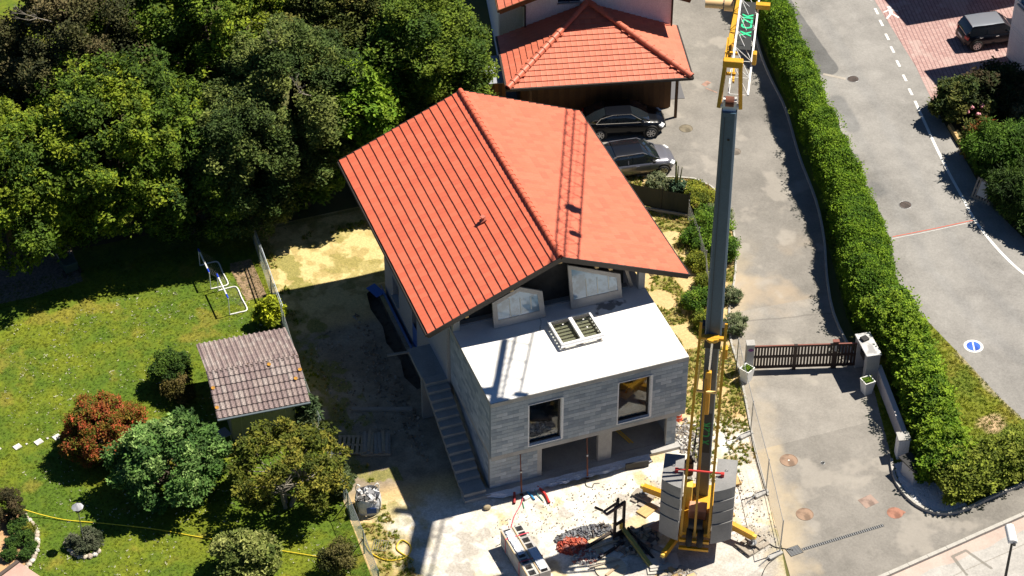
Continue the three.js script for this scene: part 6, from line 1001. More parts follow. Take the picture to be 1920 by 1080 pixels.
// ---------------------------------------------------------------- plants
function leafSpray(n, spread, len, wid, seed, droop = 0.3) { // a twig of n leaves, each a folded pair of faces
  const r = rngOf(seed), v = [];
  for (let i = 0; i < n; i++) {
    const a = r() * 6.283, u = r() * 2 - 1, q = Math.sqrt(1 - u * u), rad = spread * Math.cbrt(r());
    const p = V(Math.cos(a) * q * rad, u * rad * 0.8, Math.sin(a) * q * rad), yaw = r() * 6.283, tilt = (r() - 0.5) * 1.6 - droop * 0.3;
    const d = V(Math.cos(yaw) * Math.cos(tilt), Math.sin(tilt), Math.sin(yaw) * Math.cos(tilt)), s = V(-Math.sin(yaw), (r() - 0.5) * 0.8, Math.cos(yaw)).normalize(), up = V().crossVectors(s, d);
    const L = len * (0.7 + 0.6 * r()), W = wid * (0.7 + 0.6 * r()), t = p.clone().addScaledVector(d, L).addScaledVector(up, -L * 0.12), m = p.clone().addScaledVector(d, L * 0.45), l = m.clone().addScaledVector(s, W / 2).addScaledVector(up, W * 0.16), k = m.clone().addScaledVector(s, -W / 2).addScaledVector(up, W * 0.16);
    v.push(p.x, p.y, p.z, l.x, l.y, l.z, t.x, t.y, t.z, p.x, p.y, p.z, t.x, t.y, t.z, k.x, k.y, k.z);
  }
  const g = new THREE.BufferGeometry(); g.setAttribute('position', new THREE.Float32BufferAttribute(v, 3)); g.computeVertexNormals(); return triUV(g);
}
const leafM = new THREE.MeshPhysicalMaterial({ color: 0xffffff, roughness: 0.75, specularIntensity: 0.35, transmission: 0.3, thickness: 0, side: THREE.DoubleSide });
const SPRAY = {
  tree: leafSpray(12, 0.26, 0.19, 0.12, 1), fine: leafSpray(15, 0.24, 0.14, 0.085, 2), broad: leafSpray(8, 0.22, 0.2, 0.12, 3), shrub: leafSpray(9, 0.18, 0.17, 0.1, 4),
  hedge: leafSpray(13, 0.14, 0.085, 0.05, 5), long: leafSpray(10, 0.2, 0.26, 0.06, 6), red: leafSpray(13, 0.15, 0.12, 0.05, 7), small: leafSpray(12, 0.09, 0.07, 0.035, 8),
};
const _c = new THREE.Color();
function foliage(parent, name, pts, spray, cols, seed, scale = [0.7, 1.3]) { // pts: [x, y, z, tone 0..1]
  const r = rngOf(seed), o = shadows(new THREE.InstancedMesh(SPRAY[spray], leafM, pts.length)), m = new THREE.Matrix4(), q = new THREE.Quaternion(), e = new THREE.Euler();
  pts.forEach((p, i) => { const s = scale[0] + (scale[1] - scale[0]) * r(); e.set((r() - 0.5) * 1.2, r() * 6.283, (r() - 0.5) * 1.2); m.compose(V(p[0], p[1], p[2]), q.setFromEuler(e), V(s, s, s)); o.setMatrixAt(i, m); const t = clamp((p[3] ?? 0.5) + (r() - 0.5) * 0.75) * (cols.length - 1), k = Math.min(cols.length - 2, Math.floor(t)), c = mixc(cols[k], cols[k + 1], t - k), b = 0.65 + 0.7 * r(); o.setColorAt(i, _c.setRGB(c[0] * b, c[1] * b, c[2] * b)); });
  o.name = name; o.userData.kind = 'stuff'; parent.add(o); return o;
}
// clumps over an ellipsoid crown: centre, radii, number of clumps, sprays per clump
function crownPts(c, R, clumps, per, r, o = {}) {
  const pts = [], L = [];
  for (let i = 0; i < clumps; i++) { // even spread over the sphere, pushed about
    const y = 1 - (i + 0.5) / clumps * (o.low ?? 1.65), a = i * 2.39996 + r() * 0.9, q = Math.sqrt(Math.max(0, 1 - y * y)), k = 0.72 + 0.3 * r();
    L.push([c[0] + Math.cos(a) * q * R[0] * k, c[1] + y * R[1] * k, c[2] + Math.sin(a) * q * R[2] * k, (o.lobe ?? 0.33) * Math.cbrt(R[0] * R[1] * R[2]) * (0.65 + 0.7 * r()), r()]);
  }
  for (const [x, y, z, s, t] of L) { const n = Math.round(per * (0.6 + 0.8 * r())); for (let i = 0; i < n; i++) { const u = r() * 2 - 1, a = r() * 6.283, q = Math.sqrt(1 - u * u), k = s * (o.core ?? 0.3) + s * (1.12 - (o.core ?? 0.3)) * Math.sqrt(r()), yy = y + u * k * 0.75; if (yy < 0.12) continue; pts.push([x + Math.cos(a) * q * k, yy, z + Math.sin(a) * q * k, t + ((o.flat ?? 0.5) - t) * (o.flat ? 0.75 : 0)]); } }
  return { pts, L };
}
const barkM = mat(0.11, 0.085, 0.06, 0.95, { map: TX.wood }), paleBark = mat(0.3, 0.27, 0.22, 0.9, { map: TX.wood });
function treeThing(name, label, cat, base, c, R, o) {
  const g = thing(name, label, cat, { pos: [base[0], 0, base[1]], group: o.group }), r = rngOf(o.seed), C = [c[0] - base[0], c[1], c[2] - base[1]];
  const { pts, L } = crownPts(C, R, o.clumps, o.per, r, o);
  const t = new B(), h = C[1] - R[1] * 0.45, tr = o.trunk ?? 0.035 * (C[1] + R[1]); const n = o.stems || 1;
  for (let k = 0; k < n; k++) {
    const off = n > 1 ? V(Math.cos(k * 2.3) * tr * 1.8, 0, Math.sin(k * 2.3) * tr * 1.8) : V(), top = V(C[0] * 0.6 + off.x * 4, Math.max(0.3, h), C[2] * 0.6 + off.z * 4);
    t.tube(off, V(off.x * 2, top.y * 0.5, off.z * 2).lerp(top, 0.3).setY(top.y * 0.5), tr, tr * 0.8, 9); t.tube(V(off.x * 2, top.y * 0.5, off.z * 2).lerp(top, 0.3).setY(top.y * 0.5), top, tr * 0.8, tr * 0.55, 8);
    L.filter((_, i) => i % n === k && i % (o.limbEvery || 2) === 0).forEach(([x, y, z, s]) => { const m = top.clone().lerp(V(x, y, z), 0.5).add(V(0, -0.12 * s, 0)); t.tube(top.clone().setY(top.y * (0.75 + 0.25 * r())), m, tr * 0.34, tr * 0.22, 6); t.tube(m, V(x, y, z), tr * 0.22, tr * 0.06, 5); });
  }
  t.mesh(o.shrub ? 'stem' : 'trunk', o.bark || barkM, g); foliage(g, o.shrub ? 'leaves' : 'crown', pts, o.spray, o.cols, o.seed + 1, o.scale);
  if (o.bits) o.bits(g, L, r); return g;
}
const OLIVE = [[0.042, 0.09, 0.007], [0.115, 0.19, 0.011], [0.27, 0.33, 0.018]], GREYO = [[0.042, 0.08, 0.014], [0.1, 0.15, 0.028], [0.19, 0.225, 0.05]], BRIGHT = [[0.05, 0.12, 0.007], [0.13, 0.25, 0.012], [0.24, 0.36, 0.02]], EVER = [[0.035, 0.08, 0.008], [0.085, 0.15, 0.012], [0.18, 0.25, 0.018]], BROAD = [[0.04, 0.1, 0.014], [0.1, 0.2, 0.022], [0.22, 0.34, 0.05]];
const TG = 'tall trees at the top left';
const trees = [
  ['broad olive-green tree with yellowish tips, largest at the far left', [-10.7, -24.3], [-10.7, 5.2, -24.1], [4.6, 4.2, 4.2], 'tree', OLIVE, 46, 95],
  ['olive-green tree cut by the left picture edge', [-16.4, -23.6], [-16.4, 4.6, -23.2], [3.6, 3.9, 3.3], 'tree', OLIVE, 34, 95],
  ['grey-tipped olive tree in the top left corner', [-11.2, -30.2], [-11.2, 7.0, -29.6], [3.9, 4.2, 3.8], 'fine', [[0.04, 0.05, 0.014], [0.09, 0.09, 0.025], [0.16, 0.13, 0.055]], 36, 110],
  ['low dark tree in front of the broad olive tree', [-7.6, -22.6], [-7.6, 3.4, -22.3], [2.7, 3.2, 2.6], 'tree', EVER, 26, 85],
  ['tall olive tree behind the grey-green tree at the top edge', [-4.6, -29.6], [-4.6, 7.2, -29.2], [4.0, 4.2, 3.6], 'tree', OLIVE, 36, 90],
  ['grey-green dull tree left of the red roof', [-2.2, -24.2], [-2.2, 5.8, -23.7], [3.5, 4.4, 3.2], 'fine', GREYO, 40, 120],
  ['grey-green tree beside the small bare branch', [-5.0, -22.2], [-5.0, 4.4, -21.9], [2.5, 3.7, 2.4], 'fine', GREYO, 28, 110],
  ['bright green tree right behind the left roof corner', [1.2, -23.0], [1.1, 4.6, -22.7], [2.5, 3.6, 2.0], 'broad', BRIGHT, 28, 100],
  ['large dense evergreen next to the white house', [4.9, -25.2], [4.9, 5.5, -24.8], [3.1, 4.7, 3.2], 'fine', EVER, 50, 130],
  ['yellow-green tree at the top edge left of the evergreen', [1.9, -28.2], [1.9, 6.6, -27.8], [3.1, 3.9, 2.8], 'fine', [[0.05, 0.075, 0.01], [0.11, 0.13, 0.018], [0.19, 0.18, 0.04]], 30, 110],
  ['glossy broad-leaved tree low against the left roof corner', [-1.7, -23.2], [-1.7, 2.9, -22.9], [2.1, 2.7, 1.4], 'broad', BROAD, 26, 80],
  ['dark tree filling the back row at the top edge', [-7.8, -31.4], [-7.8, 6.2, -31.2], [3.6, 4.0, 3.0], 'tree', EVER, 28, 80],
  ['dark tree added to darken the lawn in the extreme top left corner', [-17.6, -31.6], [-17.6, 5.2, -31.4], [3.4, 4.2, 3.2], 'tree', EVER, 28, 70],  // added tree, its dark crown stands in for shaded open lawn
  ['silvery shrub tree between the evergreen and the roof', [3.2, -22.4], [3.2, 2.8, -22.2], [1.7, 2.5, 1.3], 'broad', [[0.05, 0.09, 0.03], [0.11, 0.16, 0.06], [0.22, 0.26, 0.14]], 18, 70],
];
trees.forEach(([label, b, c, R, sp, cols, clumps, per], i) => treeThing('tree', label, 'tree', b, c, R, { spray: sp, cols, clumps: Math.round(clumps * 2.1), per: Math.round(per * 0.62), seed: 100 + i * 7, group: TG, low: 1.8, lobe: 0.215, core: 0.5, limbEvery: 4, scale: [0.8, 1.5] }));
{ // bare branches
  const mk = (x, y, z, s, seed, label) => { const g = thing('bare_branch', label, 'branch', { pos: [x, y, z] }), r = rngOf(seed), b = new B(); const rec = (p, d, l, w, n) => { const q = p.clone().addScaledVector(d, l); b.tube(p, q, w, w * 0.65, 5); if (n) for (let i = 0; i < 3; i++) rec(q, d.clone().add(V((r() - 0.5) * 1.3, (r() - 0.3) * 0.9, (r() - 0.5) * 1.3)).normalize(), l * 0.68, w * 0.6, n - 1); }; rec(V(), V(-0.7, 0.6, 0.4).normalize(), s, 0.035, 3); b.mesh('twigs', paleBark, g); };
  mk(-1.6, 7.9, -21.2, 0.8, 5, 'pale bare branch poking from the grey-green tree'); mk(-12.4, 10.2, -28.2, 1.0, 6, 'pinkish bare twigs at the top left corner'); mk(-2.2, 9.6, -23.4, 0.6, 9, 'short bare stick at the top of the grey-green tree');
}
// garden shrubs
treeThing('red_bush', 'round bush with red and green leaves on the lawn', 'bush', [-15.1, -8.8], [-15.1, 1.2, -8.8], [1.8, 1.35, 1.6], { spray: 'red', cols: [[0.06, 0.1, 0.008], [0.15, 0.17, 0.012], [0.26, 0.14, 0.02], [0.45, 0.09, 0.035], [0.52, 0.2, 0.09]], clumps: 90, per: 62, seed: 301, flat: 0.5, lobe: 0.2, low: 1.9, shrub: true, stems: 4, trunk: 0.05 });
treeThing('green_bush', 'large blue-green shrub beside the red bush', 'bush', [-12.9, -5.1], [-12.9, 1.8, -5.2], [2.3, 1.7, 2.1], { spray: 'shrub', cols: [[0.045, 0.11, 0.022], [0.11, 0.22, 0.042], [0.29, 0.42, 0.13]], clumps: 70, per: 42, seed: 311, lobe: 0.22, core: 0.5, low: 1.85, shrub: true, stems: 5, trunk: 0.06 });
treeThing('olive_shrub', 'open olive-brown shrub with visible branches near the shed', 'bush', [-8.4, -2.7], [-8.2, 2.0, -2.95], [2.5, 1.5, 2.3], { spray: 'shrub', cols: [[0.06, 0.085, 0.006], [0.13, 0.15, 0.012], [0.25, 0.23, 0.03]], clumps: 50, per: 22, seed: 321, lobe: 0.19, core: 0.4, low: 1.5, shrub: true, stems: 4, trunk: 0.09, limbEvery: 1, bark: paleBark });
treeThing('small_green_bush', 'small bright green bush left of the shed', 'bush', [-11.3, -12.0], [-11.3, 0.95, -12.1], [0.85, 0.8, 0.8], { spray: 'hedge', cols: [[0.03, 0.07, 0.01], [0.07, 0.14, 0.014], [0.12, 0.2, 0.02]], clumps: 26, per: 60, seed: 331, lobe: 0.3, shrub: true, stems: 3, trunk: 0.03 });
treeThing('brown_bush', 'thin brownish bush in front of the small green bush', 'bush', [-11.2, -11.0], [-11.2, 0.65, -11.0], [0.65, 0.6, 0.6], { spray: 'hedge', cols: [[0.08, 0.07, 0.015], [0.14, 0.12, 0.02], [0.2, 0.15, 0.05]], clumps: 14, per: 34, seed: 341, lobe: 0.32, shrub: true, stems: 3, trunk: 0.025, bark: paleBark });
treeThing('yellow_bush', 'small vivid yellow-green bush behind the shed roof', 'bush', [-5.95, -14.8], [-5.95, 0.75, -14.8], [0.5, 0.65, 0.5], { spray: 'shrub', cols: [[0.2, 0.25, 0.008], [0.38, 0.42, 0.012], [0.5, 0.55, 0.03]], clumps: 14, per: 34, seed: 351, lobe: 0.34, shrub: true, stems: 2, trunk: 0.02 });
treeThing('pale_bush', 'pale green bush cut by the bottom edge of the picture', 'bush', [-11.1, 0.6], [-11.1, 1.0, 0.6], [1.25, 0.95, 1.1], { spray: 'shrub', cols: [[0.08, 0.12, 0.02], [0.2, 0.24, 0.05], [0.36, 0.38, 0.12]], clumps: 26, per: 70, seed: 361, lobe: 0.3, shrub: true, stems: 3, trunk: 0.03 });
treeThing('thin_olive_bush', 'thin olive bush beside the fence at the bottom edge', 'bush', [-7.4, 1.7], [-7.4, 0.7, 1.7], [0.7, 0.75, 0.6], { spray: 'hedge', cols: [[0.06, 0.07, 0.015], [0.12, 0.12, 0.02], [0.17, 0.15, 0.05]], clumps: 14, per: 40, seed: 371, lobe: 0.34, shrub: true, stems: 3, trunk: 0.02 });
treeThing('ivy_shrub', 'grey-green climber at the shed corner by the fence', 'bush', [-6.15, -7.2], [-6.2, 0.9, -7.2], [0.45, 0.9, 0.5], { spray: 'shrub', cols: [[0.03, 0.06, 0.02], [0.08, 0.13, 0.05], [0.16, 0.2, 0.09]], clumps: 12, per: 34, seed: 381, lobe: 0.36, shrub: true, stems: 2, trunk: 0.02 });
treeThing('fence_shrub', 'grey-green shrub at the fence beside the bulk bag', 'bush', [-6.1, -2.9], [-6.1, 0.6, -2.8], [0.5, 0.6, 0.5], { spray: 'shrub', cols: [[0.05, 0.08, 0.03], [0.1, 0.14, 0.05], [0.16, 0.2, 0.09]], clumps: 10, per: 34, seed: 385, lobe: 0.36, shrub: true, stems: 2, trunk: 0.02 });
treeThing('lavender', 'grey-green lavender in the stone-edged bed under the bird feeder', 'plant', [-17.1, -3.3], [-17.1, 0.25, -3.2], [0.7, 0.35, 0.6], { spray: 'small', cols: [[0.06, 0.08, 0.04], [0.11, 0.13, 0.07], [0.16, 0.17, 0.11]], clumps: 16, per: 60, seed: 391, lobe: 0.4, shrub: true, stems: 2, trunk: 0.012 });
treeThing('bed_shrub', 'brown-green shrub in the upper corner of the flower bed', 'plant', [-20.0, -5.9], [-20.0, 0.7, -6.0], [0.85, 0.7, 0.7], { spray: 'small', cols: [[0.05, 0.05, 0.02], [0.1, 0.08, 0.03], [0.14, 0.1, 0.05]], clumps: 18, per: 70, seed: 395, lobe: 0.36, shrub: true, stems: 3, trunk: 0.02 });
[[-19.55, -5.3, 0.35, 'dark green plant right under the brown-green shrub'], [-19.75, -4.85, 0.36, 'broad green plant in the middle left of the flower bed'], [-19.5, -4.3, 0.36, 'dark green plant in the middle of the flower bed'], [-19.35, -3.85, 0.24, 'small green plant near the bed edging'], [-20.0, -4.3, 0.25, 'green plant at the left picture edge in the bed'], [-19.6, -3.4, 0.25, 'low green plant at the lower end of the bed'], [-19.25, -4.85, 0.28, 'yellow-green plant touching the bed edging'], [-20.3, -3.6, 0.3, 'green plant beside the terrace corner']].forEach(([x, z, s, l], i) => treeThing('bed_plant', l, 'plant', [x, z], [x, s * 0.75, z], [s, s * 0.7, s], { spray: 'small', cols: i === 6 ? [[0.12, 0.14, 0.01], [0.25, 0.25, 0.03]] : [[0.03, 0.08, 0.012], [0.09, 0.17, 0.02]], clumps: 9, per: 30, seed: 400 + i, lobe: 0.42, shrub: true, stems: 2, trunk: 0.012, group: 'plants in the flower bed' }));
foliage((() => { const g = thing('potted_plant', 'small green plant in the planter by the left gate pillar', 'plant', { pos: [13.62, 0.66, -3.45] }); return g; })(), 'leaves', Array.from({ length: 40 }, () => [rnd(-0.18, 0.18), rnd(0.02, 0.14), rnd(-0.18, 0.18), rnd()]), 'small', BRIGHT, 420);
foliage((() => { const g = thing('potted_plant', 'small green plant in the planter by the letterbox pillar', 'plant', { pos: [18.45, 0.66, -0.85] }); return g; })(), 'leaves', Array.from({ length: 40 }, () => [rnd(-0.18, 0.18), rnd(0.02, 0.14), rnd(-0.18, 0.18), rnd()]), 'small', BRIGHT, 421);
// hedges: leaves over a rounded, lumpy cross-section that follows a line
function hedge(name, label, line, seed, o) {
  const g = thing(name, label, 'hedge'), r = rngOf(seed), c = new THREE.CatmullRomCurve3(line.map(p => V(p[0], 0, p[1])), false, 'centripetal'), L = c.getLength(), pts = [], N = Math.round(L * o.density), n = line.length - 1;
  const at = (k, t) => { const f = t * n, i = Math.min(n - 1, Math.floor(f)), w = f - i; return line[i][k] + (line[i + 1][k] - line[i][k]) * w; };
  for (let i = 0; i < N; i++) {
    const t = r(), p = c.getPoint(t), d = c.getTangent(t), nx = -d.z, nz = d.x, w = at(2, t) / 2, h = at(3, t) * (0.84 + 0.32 * vnoise(p.x * 0.5 + seed, p.z * 0.5)); if (vnoise(p.x * 1.1 + 9, p.z * 1.1 + seed) > 0.86 && r() < 0.6) continue; const a = r() * Math.PI * 1.16 - 0.25, lump = 0.68 + 0.64 * fbm(p.x * 1.1 + Math.cos(a) * 1.5 + seed, p.z * 1.1 + Math.sin(a) * 1.5, 3), k = lump * (0.72 + 0.32 * Math.sqrt(r()));
    const ca = Math.cos(a), sa = Math.sin(a), sq = 1 / Math.pow(Math.pow(Math.abs(ca), 3) + Math.pow(Math.abs(sa), 3), 1 / 3); const y = 0.12 + h * 0.42 + sa * sq * h * 0.56 * k; if (y < 0.06) continue;
    pts.push([p.x + nx * ca * sq * w * k, y, p.z + nz * ca * sq * w * k, 0.15 + 0.85 * vnoise(p.x * 1.6 + a * 2, p.z * 1.6 + seed)]);
    if (r() < (o.stray ?? 0.012)) { const kk = 1.12 + 0.3 * r(); pts.push([p.x + nx * ca * sq * w * kk, 0.12 + h * 0.42 + Math.max(0, sa) * sq * h * 0.56 * kk, p.z + nz * ca * sq * w * kk, 0.9]); }
  }
  const b = new B(); for (let i = 0; i < L / 0.8; i++) { const p = c.getPointAt((i + 0.5) / (L / 0.8) % 1), h = 1.0; b.tube(V(p.x, 0, p.z), V(p.x + rnd(-0.2, 0.2), h, p.z + rnd(-0.2, 0.2)), 0.03, 0.015, 5); } b.mesh('stems', barkM, g).userData.kind = 'stuff';
  foliage(g, 'leaves', pts, o.spray, o.cols, seed + 1, o.scale); return g;
}
const HB = [[0.042, 0.105, 0.004], [0.105, 0.21, 0.007], [0.21, 0.33, 0.013]];
// x, z, width, height
hedge('long_hedge', 'long clipped green hedge between the driveway and the road', [[28.6, -37.5, 1.4, 2.2], [27.6, -33, 1.4, 2.2], [26.85, -29, 1.45, 2.2], [26.1, -25, 1.45, 2.2], [24.95, -20.2, 1.35, 2.2], [24.1, -16.8, 1.55, 2.2], [23.35, -12.8, 1.8, 2.25], [22.3, -9.4, 1.95, 2.3], [21.5, -7.0, 1.95, 2.3], [20.95, -4.9, 1.9, 2.3]], 501, { density: 1250, spray: 'hedge', cols: HB, scale: [0.8, 1.5] });
hedge('loose_hedge', 'loose leafy hedge behind the low wall and letterbox pillar', [[21.05, -4.6, 2.2, 2.5], [20.85, -2.2, 1.5, 2.3], [20.4, 0, 1.55, 2.2], [19.9, 2.2, 1.65, 2.1], [19.45, 4.2, 1.8, 1.9], [18.95, 6.0, 2.2, 1.6]], 511, { density: 1050, spray: 'shrub', cols: [[0.045, 0.11, 0.006], [0.11, 0.21, 0.009], [0.23, 0.34, 0.016]], stray: 0.04, scale: [0.6, 1.15] });
hedge('corner_hedge', 'olive-leaved hedge turning the street corner at the right edge', [[18.2, 6.35, 1.6, 1.1], [19.0, 6.3, 1.9, 1.5], [20.3, 6.2, 1.8, 1.6], [22.2, 5.9, 1.7, 1.6], [24.5, 5.5, 1.8, 1.4]], 521, { density: 800, spray: 'shrub', cols: [[0.065, 0.105, 0.008], [0.14, 0.19, 0.014], [0.26, 0.3, 0.035]], stray: 0.04, scale: [0.6, 1.15] });
// shrubs in the right-hand gardens
treeThing('rose_bush', 'rose bush with pink blossoms at the edge of the red paving', 'bush', [33.0, -18.9], [33.0, 1.05, -18.9], [1.5, 1.1, 1.3], { spray: 'shrub', cols: [[0.04, 0.07, 0.015], [0.1, 0.13, 0.02], [0.19, 0.19, 0.04]], clumps: 30, per: 60, seed: 601, lobe: 0.32, shrub: true, stems: 4, trunk: 0.03, bits: (g, L, r) => { for (let i = 0; i < 6; i++) { const p = [[0.55, 1.4, 0.9], [-0.35, 1.25, 1.15], [-0.1, 1.35, 1.1], [0.25, 1.0, 1.3], [0.65, 1.5, 0.8], [0.5, 1.35, 1.05]][i]; const b = new B(); for (let k = 0; k < 6; k++) b.add(new THREE.SphereGeometry(0.085, 7, 5), new THREE.Matrix4().makeTranslation(p[0] + (r() - 0.5) * 0.14, p[1] + (r() - 0.5) * 0.1, p[2] + (r() - 0.5) * 0.14)); b.mesh('rose_blossom', mat(0.6, 0.26, 0.3, 0.7), g); } } });
treeThing('dark_shrub', 'very dark shrub behind the rose bush in the shade', 'bush', [34.9, -18.8], [34.9, 1.15, -18.9], [1.8, 1.3, 1.5], { spray: 'shrub', cols: [[0.02, 0.035, 0.01], [0.04, 0.06, 0.012], [0.07, 0.05, 0.02]], clumps: 26, per: 60, seed: 611, lobe: 0.34, shrub: true, stems: 3, trunk: 0.04 });
treeThing('small_dark_shrub', 'small dark shrub below the wooden deck', 'bush', [35.6, -17.0], [35.6, 0.7, -17.0], [1.0, 0.8, 0.9], { spray: 'shrub', cols: [[0.03, 0.05, 0.012], [0.08, 0.09, 0.03], [0.2, 0.19, 0.09]], clumps: 16, per: 45, seed: 616, lobe: 0.36, shrub: true, stems: 3, trunk: 0.03 });
treeThing('laurel_hedge', 'bright green long-leaved shrub above the leaning pallet', 'bush', [32.7, -13.6], [32.7, 1.35, -13.6], [1.9, 1.45, 1.8], { spray: 'long', cols: [[0.035, 0.085, 0.008], [0.075, 0.16, 0.012], [0.12, 0.22, 0.02]], clumps: 40, per: 75, seed: 621, lobe: 0.3, shrub: true, stems: 4, trunk: 0.04 });
treeThing('red_tip_shrub', 'shrub with red young leaves beside the timber edging', 'bush', [32.2, -15.5], [32.2, 1.1, -15.3], [0.95, 1.0, 0.8], { spray: 'long', cols: [[0.05, 0.09, 0.012], [0.12, 0.14, 0.02], [0.33, 0.1, 0.03]], clumps: 18, per: 50, seed: 631, lobe: 0.36, shrub: true, stems: 3, trunk: 0.03 });
treeThing('dark_laurel', 'dark green shrub behind the leaning pallet at the right edge', 'bush', [32.1, -10.6], [32.1, 1.2, -10.6], [1.6, 1.3, 1.8], { spray: 'long', cols: [[0.025, 0.055, 0.008], [0.05, 0.1, 0.012], [0.09, 0.15, 0.02]], clumps: 32, per: 70, seed: 641, lobe: 0.32, shrub: true, stems: 4, trunk: 0.04 });
treeThing('orange_shrub', 'orange-leaved shrub at the right picture edge', 'bush', [33.6, -11.3], [33.6, 1.6, -11.3], [1.1, 1.1, 1.1], { spray: 'shrub', cols: [[0.09, 0.09, 0.02], [0.2, 0.13, 0.03], [0.36, 0.14, 0.04]], clumps: 20, per: 55, seed: 651, lobe: 0.34, shrub: true, stems: 3, trunk: 0.03 });
treeThing('green_edge_shrub', 'fresh green shrub low at the right picture edge', 'bush', [31.9, -8.2], [31.9, 0.8, -8.2], [1.1, 0.9, 1.1], { spray: 'shrub', cols: [[0.04, 0.08, 0.012], [0.09, 0.16, 0.015], [0.16, 0.22, 0.03]], clumps: 18, per: 55, seed: 661, lobe: 0.34, shrub: true, stems: 3, trunk: 0.03 });
// shrubs in the strip between the site and the driveway
[[16.9, -16.4, 0.75, 0.6, 'yellow-green shrub behind the screen fence end', 0], [17.4, -15.2, 0.6, 0.5, 'grey-green shrub by the driveway kerb bend', 1], [16.6, -14.2, 0.95, 0.85, 'dense green shrub below the screen fence', 2], [15.6, -13.6, 0.7, 0.55, 'leafy green shrub at the boundary fence', 2], [16.3, -12.2, 0.7, 0.75, 'bright green shrub beside the crane mast', 2], [14.9, -11.9, 0.55, 0.45, 'olive shrub left of the boundary fence', 0], [14.6, -10.3, 0.5, 0.45, 'olive shrub halfway down the boundary fence', 0], [13.7, -9.0, 0.75, 0.6, 'round green shrub at the lower end of the boundary fence', 2], [13.5, -7.6, 0.55, 0.45, 'green shrub below the round green one', 0], [15.3, -9.0, 0.5, 0.4, 'grey herb cushion at the driveway kerb', 1], [14.6, -7.0, 0.6, 0.4, 'larger grey herb cushion right of the crane mast', 1], [15.5, -18.5, 0.55, 0.5, 'feathery grass shrub in front of the grey car', 1], [17.1, -17.4, 0.5, 0.35, 'low olive plant in the round kerb bend', 0]].forEach(([x, z, s, h, l, k], i) => treeThing('strip_shrub', l, 'bush', [x, z], [x, h * 0.75, z], [s, h * 0.8, s], { spray: k === 1 ? 'small' : 'hedge', cols: [[[0.1, 0.14, 0.012], [0.22, 0.26, 0.02], [0.38, 0.38, 0.04]], [[0.1, 0.14, 0.06], [0.19, 0.23, 0.11], [0.3, 0.32, 0.18]], [[0.05, 0.12, 0.01], [0.13, 0.25, 0.016], [0.24, 0.36, 0.03]]][k], clumps: 20, per: 26, seed: 700 + i * 3, lobe: 0.36, shrub: true, stems: 3, trunk: 0.02, group: 'shrubs along the strip right of the house' }));
{ const g = thing('mullein', 'tall spiky mullein plant in front of the grey car', 'plant', { pos: [16.3, 0, -18.0] }), r = rngOf(77); for (let k = 0; k < 5; k++) { const x = (r() - 0.5) * 0.5, z = (r() - 0.5) * 0.4; new B().tube(V(x * 0.5, 0.3, z * 0.5), V(x, 1.5 + 0.3 * r(), z), 0.05, 0.02, 7).mesh('flower_spike', mat(0.2, 0.22, 0.05, 0.9, { map: TX.grime }), g); } const p = []; for (let i = 0; i < 120; i++) p.push([(r() - 0.5) * 0.7, 0.05 + 0.5 * r(), (r() - 0.5) * 0.7, r()]); foliage(g, 'leaves', p, 'broad', [[0.05, 0.1, 0.05], [0.1, 0.18, 0.1]], 78, [0.5, 0.9]); }
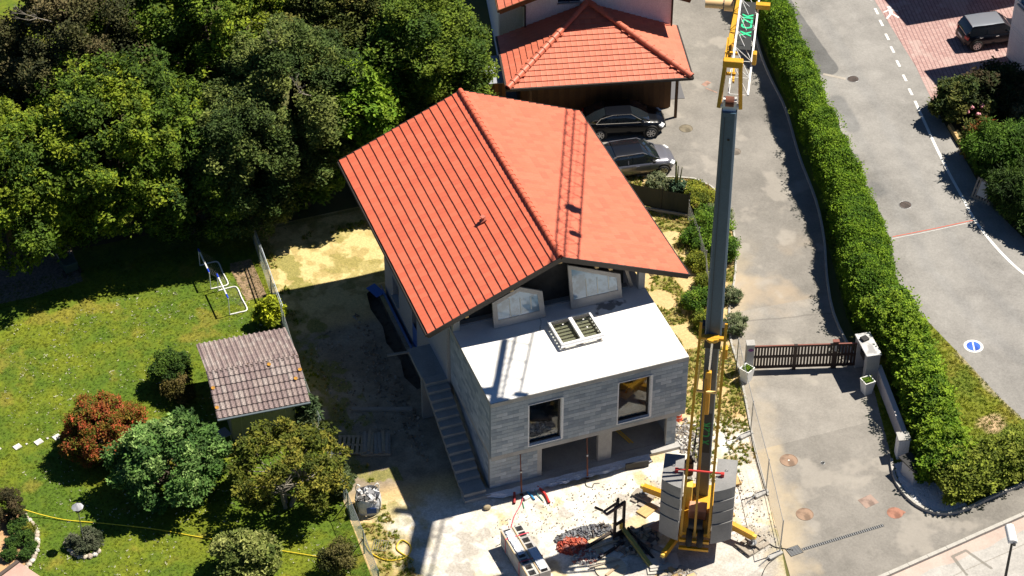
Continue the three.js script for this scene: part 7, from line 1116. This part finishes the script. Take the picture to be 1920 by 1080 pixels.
// grass tufts and weeds: nobody could count them
function tuft(seed, n, h, w, lean) { const r = rngOf(seed), v = []; for (let i = 0; i < n; i++) { const a = r() * 6.283, d = V(Math.cos(a) * lean * r(), 1, Math.sin(a) * lean * r()).normalize(), s = V(-Math.sin(a), 0, Math.cos(a)), p = V((r() - 0.5) * w * 3, 0, (r() - 0.5) * w * 3), t = p.clone().addScaledVector(d, h * (0.6 + 0.6 * r())); v.push(p.x - s.x * w / 2, 0, p.z - s.z * w / 2, p.x + s.x * w / 2, 0, p.z + s.z * w / 2, t.x, t.y, t.z); } const g = new THREE.BufferGeometry(); g.setAttribute('position', new THREE.Float32BufferAttribute(v, 3)); g.computeVertexNormals(); return triUV(g); }
function scatter(name, label, geo, n, place, colf, seed, sc = [0.6, 1.4]) { const r = rngOf(seed), o = shadows(new THREE.InstancedMesh(geo, leafM, n)), m = new THREE.Matrix4(), q = new THREE.Quaternion(); let i = 0, tries = 0; while (i < n && tries++ < n * 30) { const p = place(r); if (!p) continue; const s = sc[0] + (sc[1] - sc[0]) * r(); m.compose(V(p[0], p[2] ?? 0.004, p[1]), q.setFromEuler(new THREE.Euler(0, r() * 6.283, 0)), V(s, s * (0.7 + 0.6 * r()), s)); o.setMatrixAt(i, m); const c = colf(r, p); o.setColorAt(i, _c.setRGB(...c)); i++; } o.count = i; o.name = name; o.userData = { kind: 'stuff', label, category: 'grass' }; scene.add(o); return o; }
const blade = tuft(5, 7, 0.04, 0.02, 1.1), weedG = tuft(6, 12, 0.13, 0.04, 1.8);
scatter('lawn_grass', 'short sunlit grass of the garden lawn', blade, 36000, r => { const x = -21.5 + r() * 16.5, z = -22 + r() * 26; return inPoly(P2.lawn, x, z) ? [x, z] : null; }, (r, p) => { const c = grassCol(p[0], p[1]), k = 1.0 + 0.5 * r(); return [c[0] * k, c[1] * k, c[2] * k]; }, 801);
scatter('daisies', 'tiny white daisies dotted over the lawn', tuft(9, 4, 0.05, 0.045, 2.5), 1500, r => { const x = -21.5 + r() * 16, z = -19 + r() * 22; return fbm(x * 0.7, z * 0.7, 3) > 0.45 ? [x, z, 0.03] : null; }, () => [0.62, 0.6, 0.46], 802);
scatter('verge_grass', 'rough grass on the verge beside the road', blade, 16000, r => { const x = 17.5 + r() * 12, z = -14 + r() * 20.5; return inPoly(P2.verge, x, z) ? [x, z, 0.012] : null; }, (r, p) => { const c = grassCol(p[0] + 40, p[1]), k = 0.9 + 0.8 * r(); return [c[0] * k, c[1] * k, c[2] * k]; }, 803, [0.8, 1.8]);
scatter('site_weeds', 'weeds and dry grass over the building site edges', weedG, 6000, r => { const x = -6.0 + r() * 24, z = -21 + r() * 26; if (!inPoly(P2.site, x, z)) return null; if (x > -4.4 && x < 9.4 && z > -20.5) return null; if (x > -6 && x < -3 && z > -14.5 && z < -3 && r() > 0.25) return null; const w = fbm(x * 1.3 + 50, z * 1.3 + 70, 5) + (x > 9 ? 0.12 * sst(0, 1, (x - (14.2 + (z + 7) * -0.22)) * 0.7) : 0) + (z > -6 && z < 1.6 && x > 10.6 ? 0.1 : 0); if (x > 9 && z > 2.2) return null; return w > 0.5 ? [x, z] : null; }, (r) => { const t = r(); return t < 0.6 ? mixc([0.13, 0.18, 0.012], [0.27, 0.3, 0.025], r()) : mixc([0.34, 0.27, 0.08], [0.55, 0.42, 0.16], r()); }, 804, [0.5, 1.3]);
renderer.render(scene, camera);
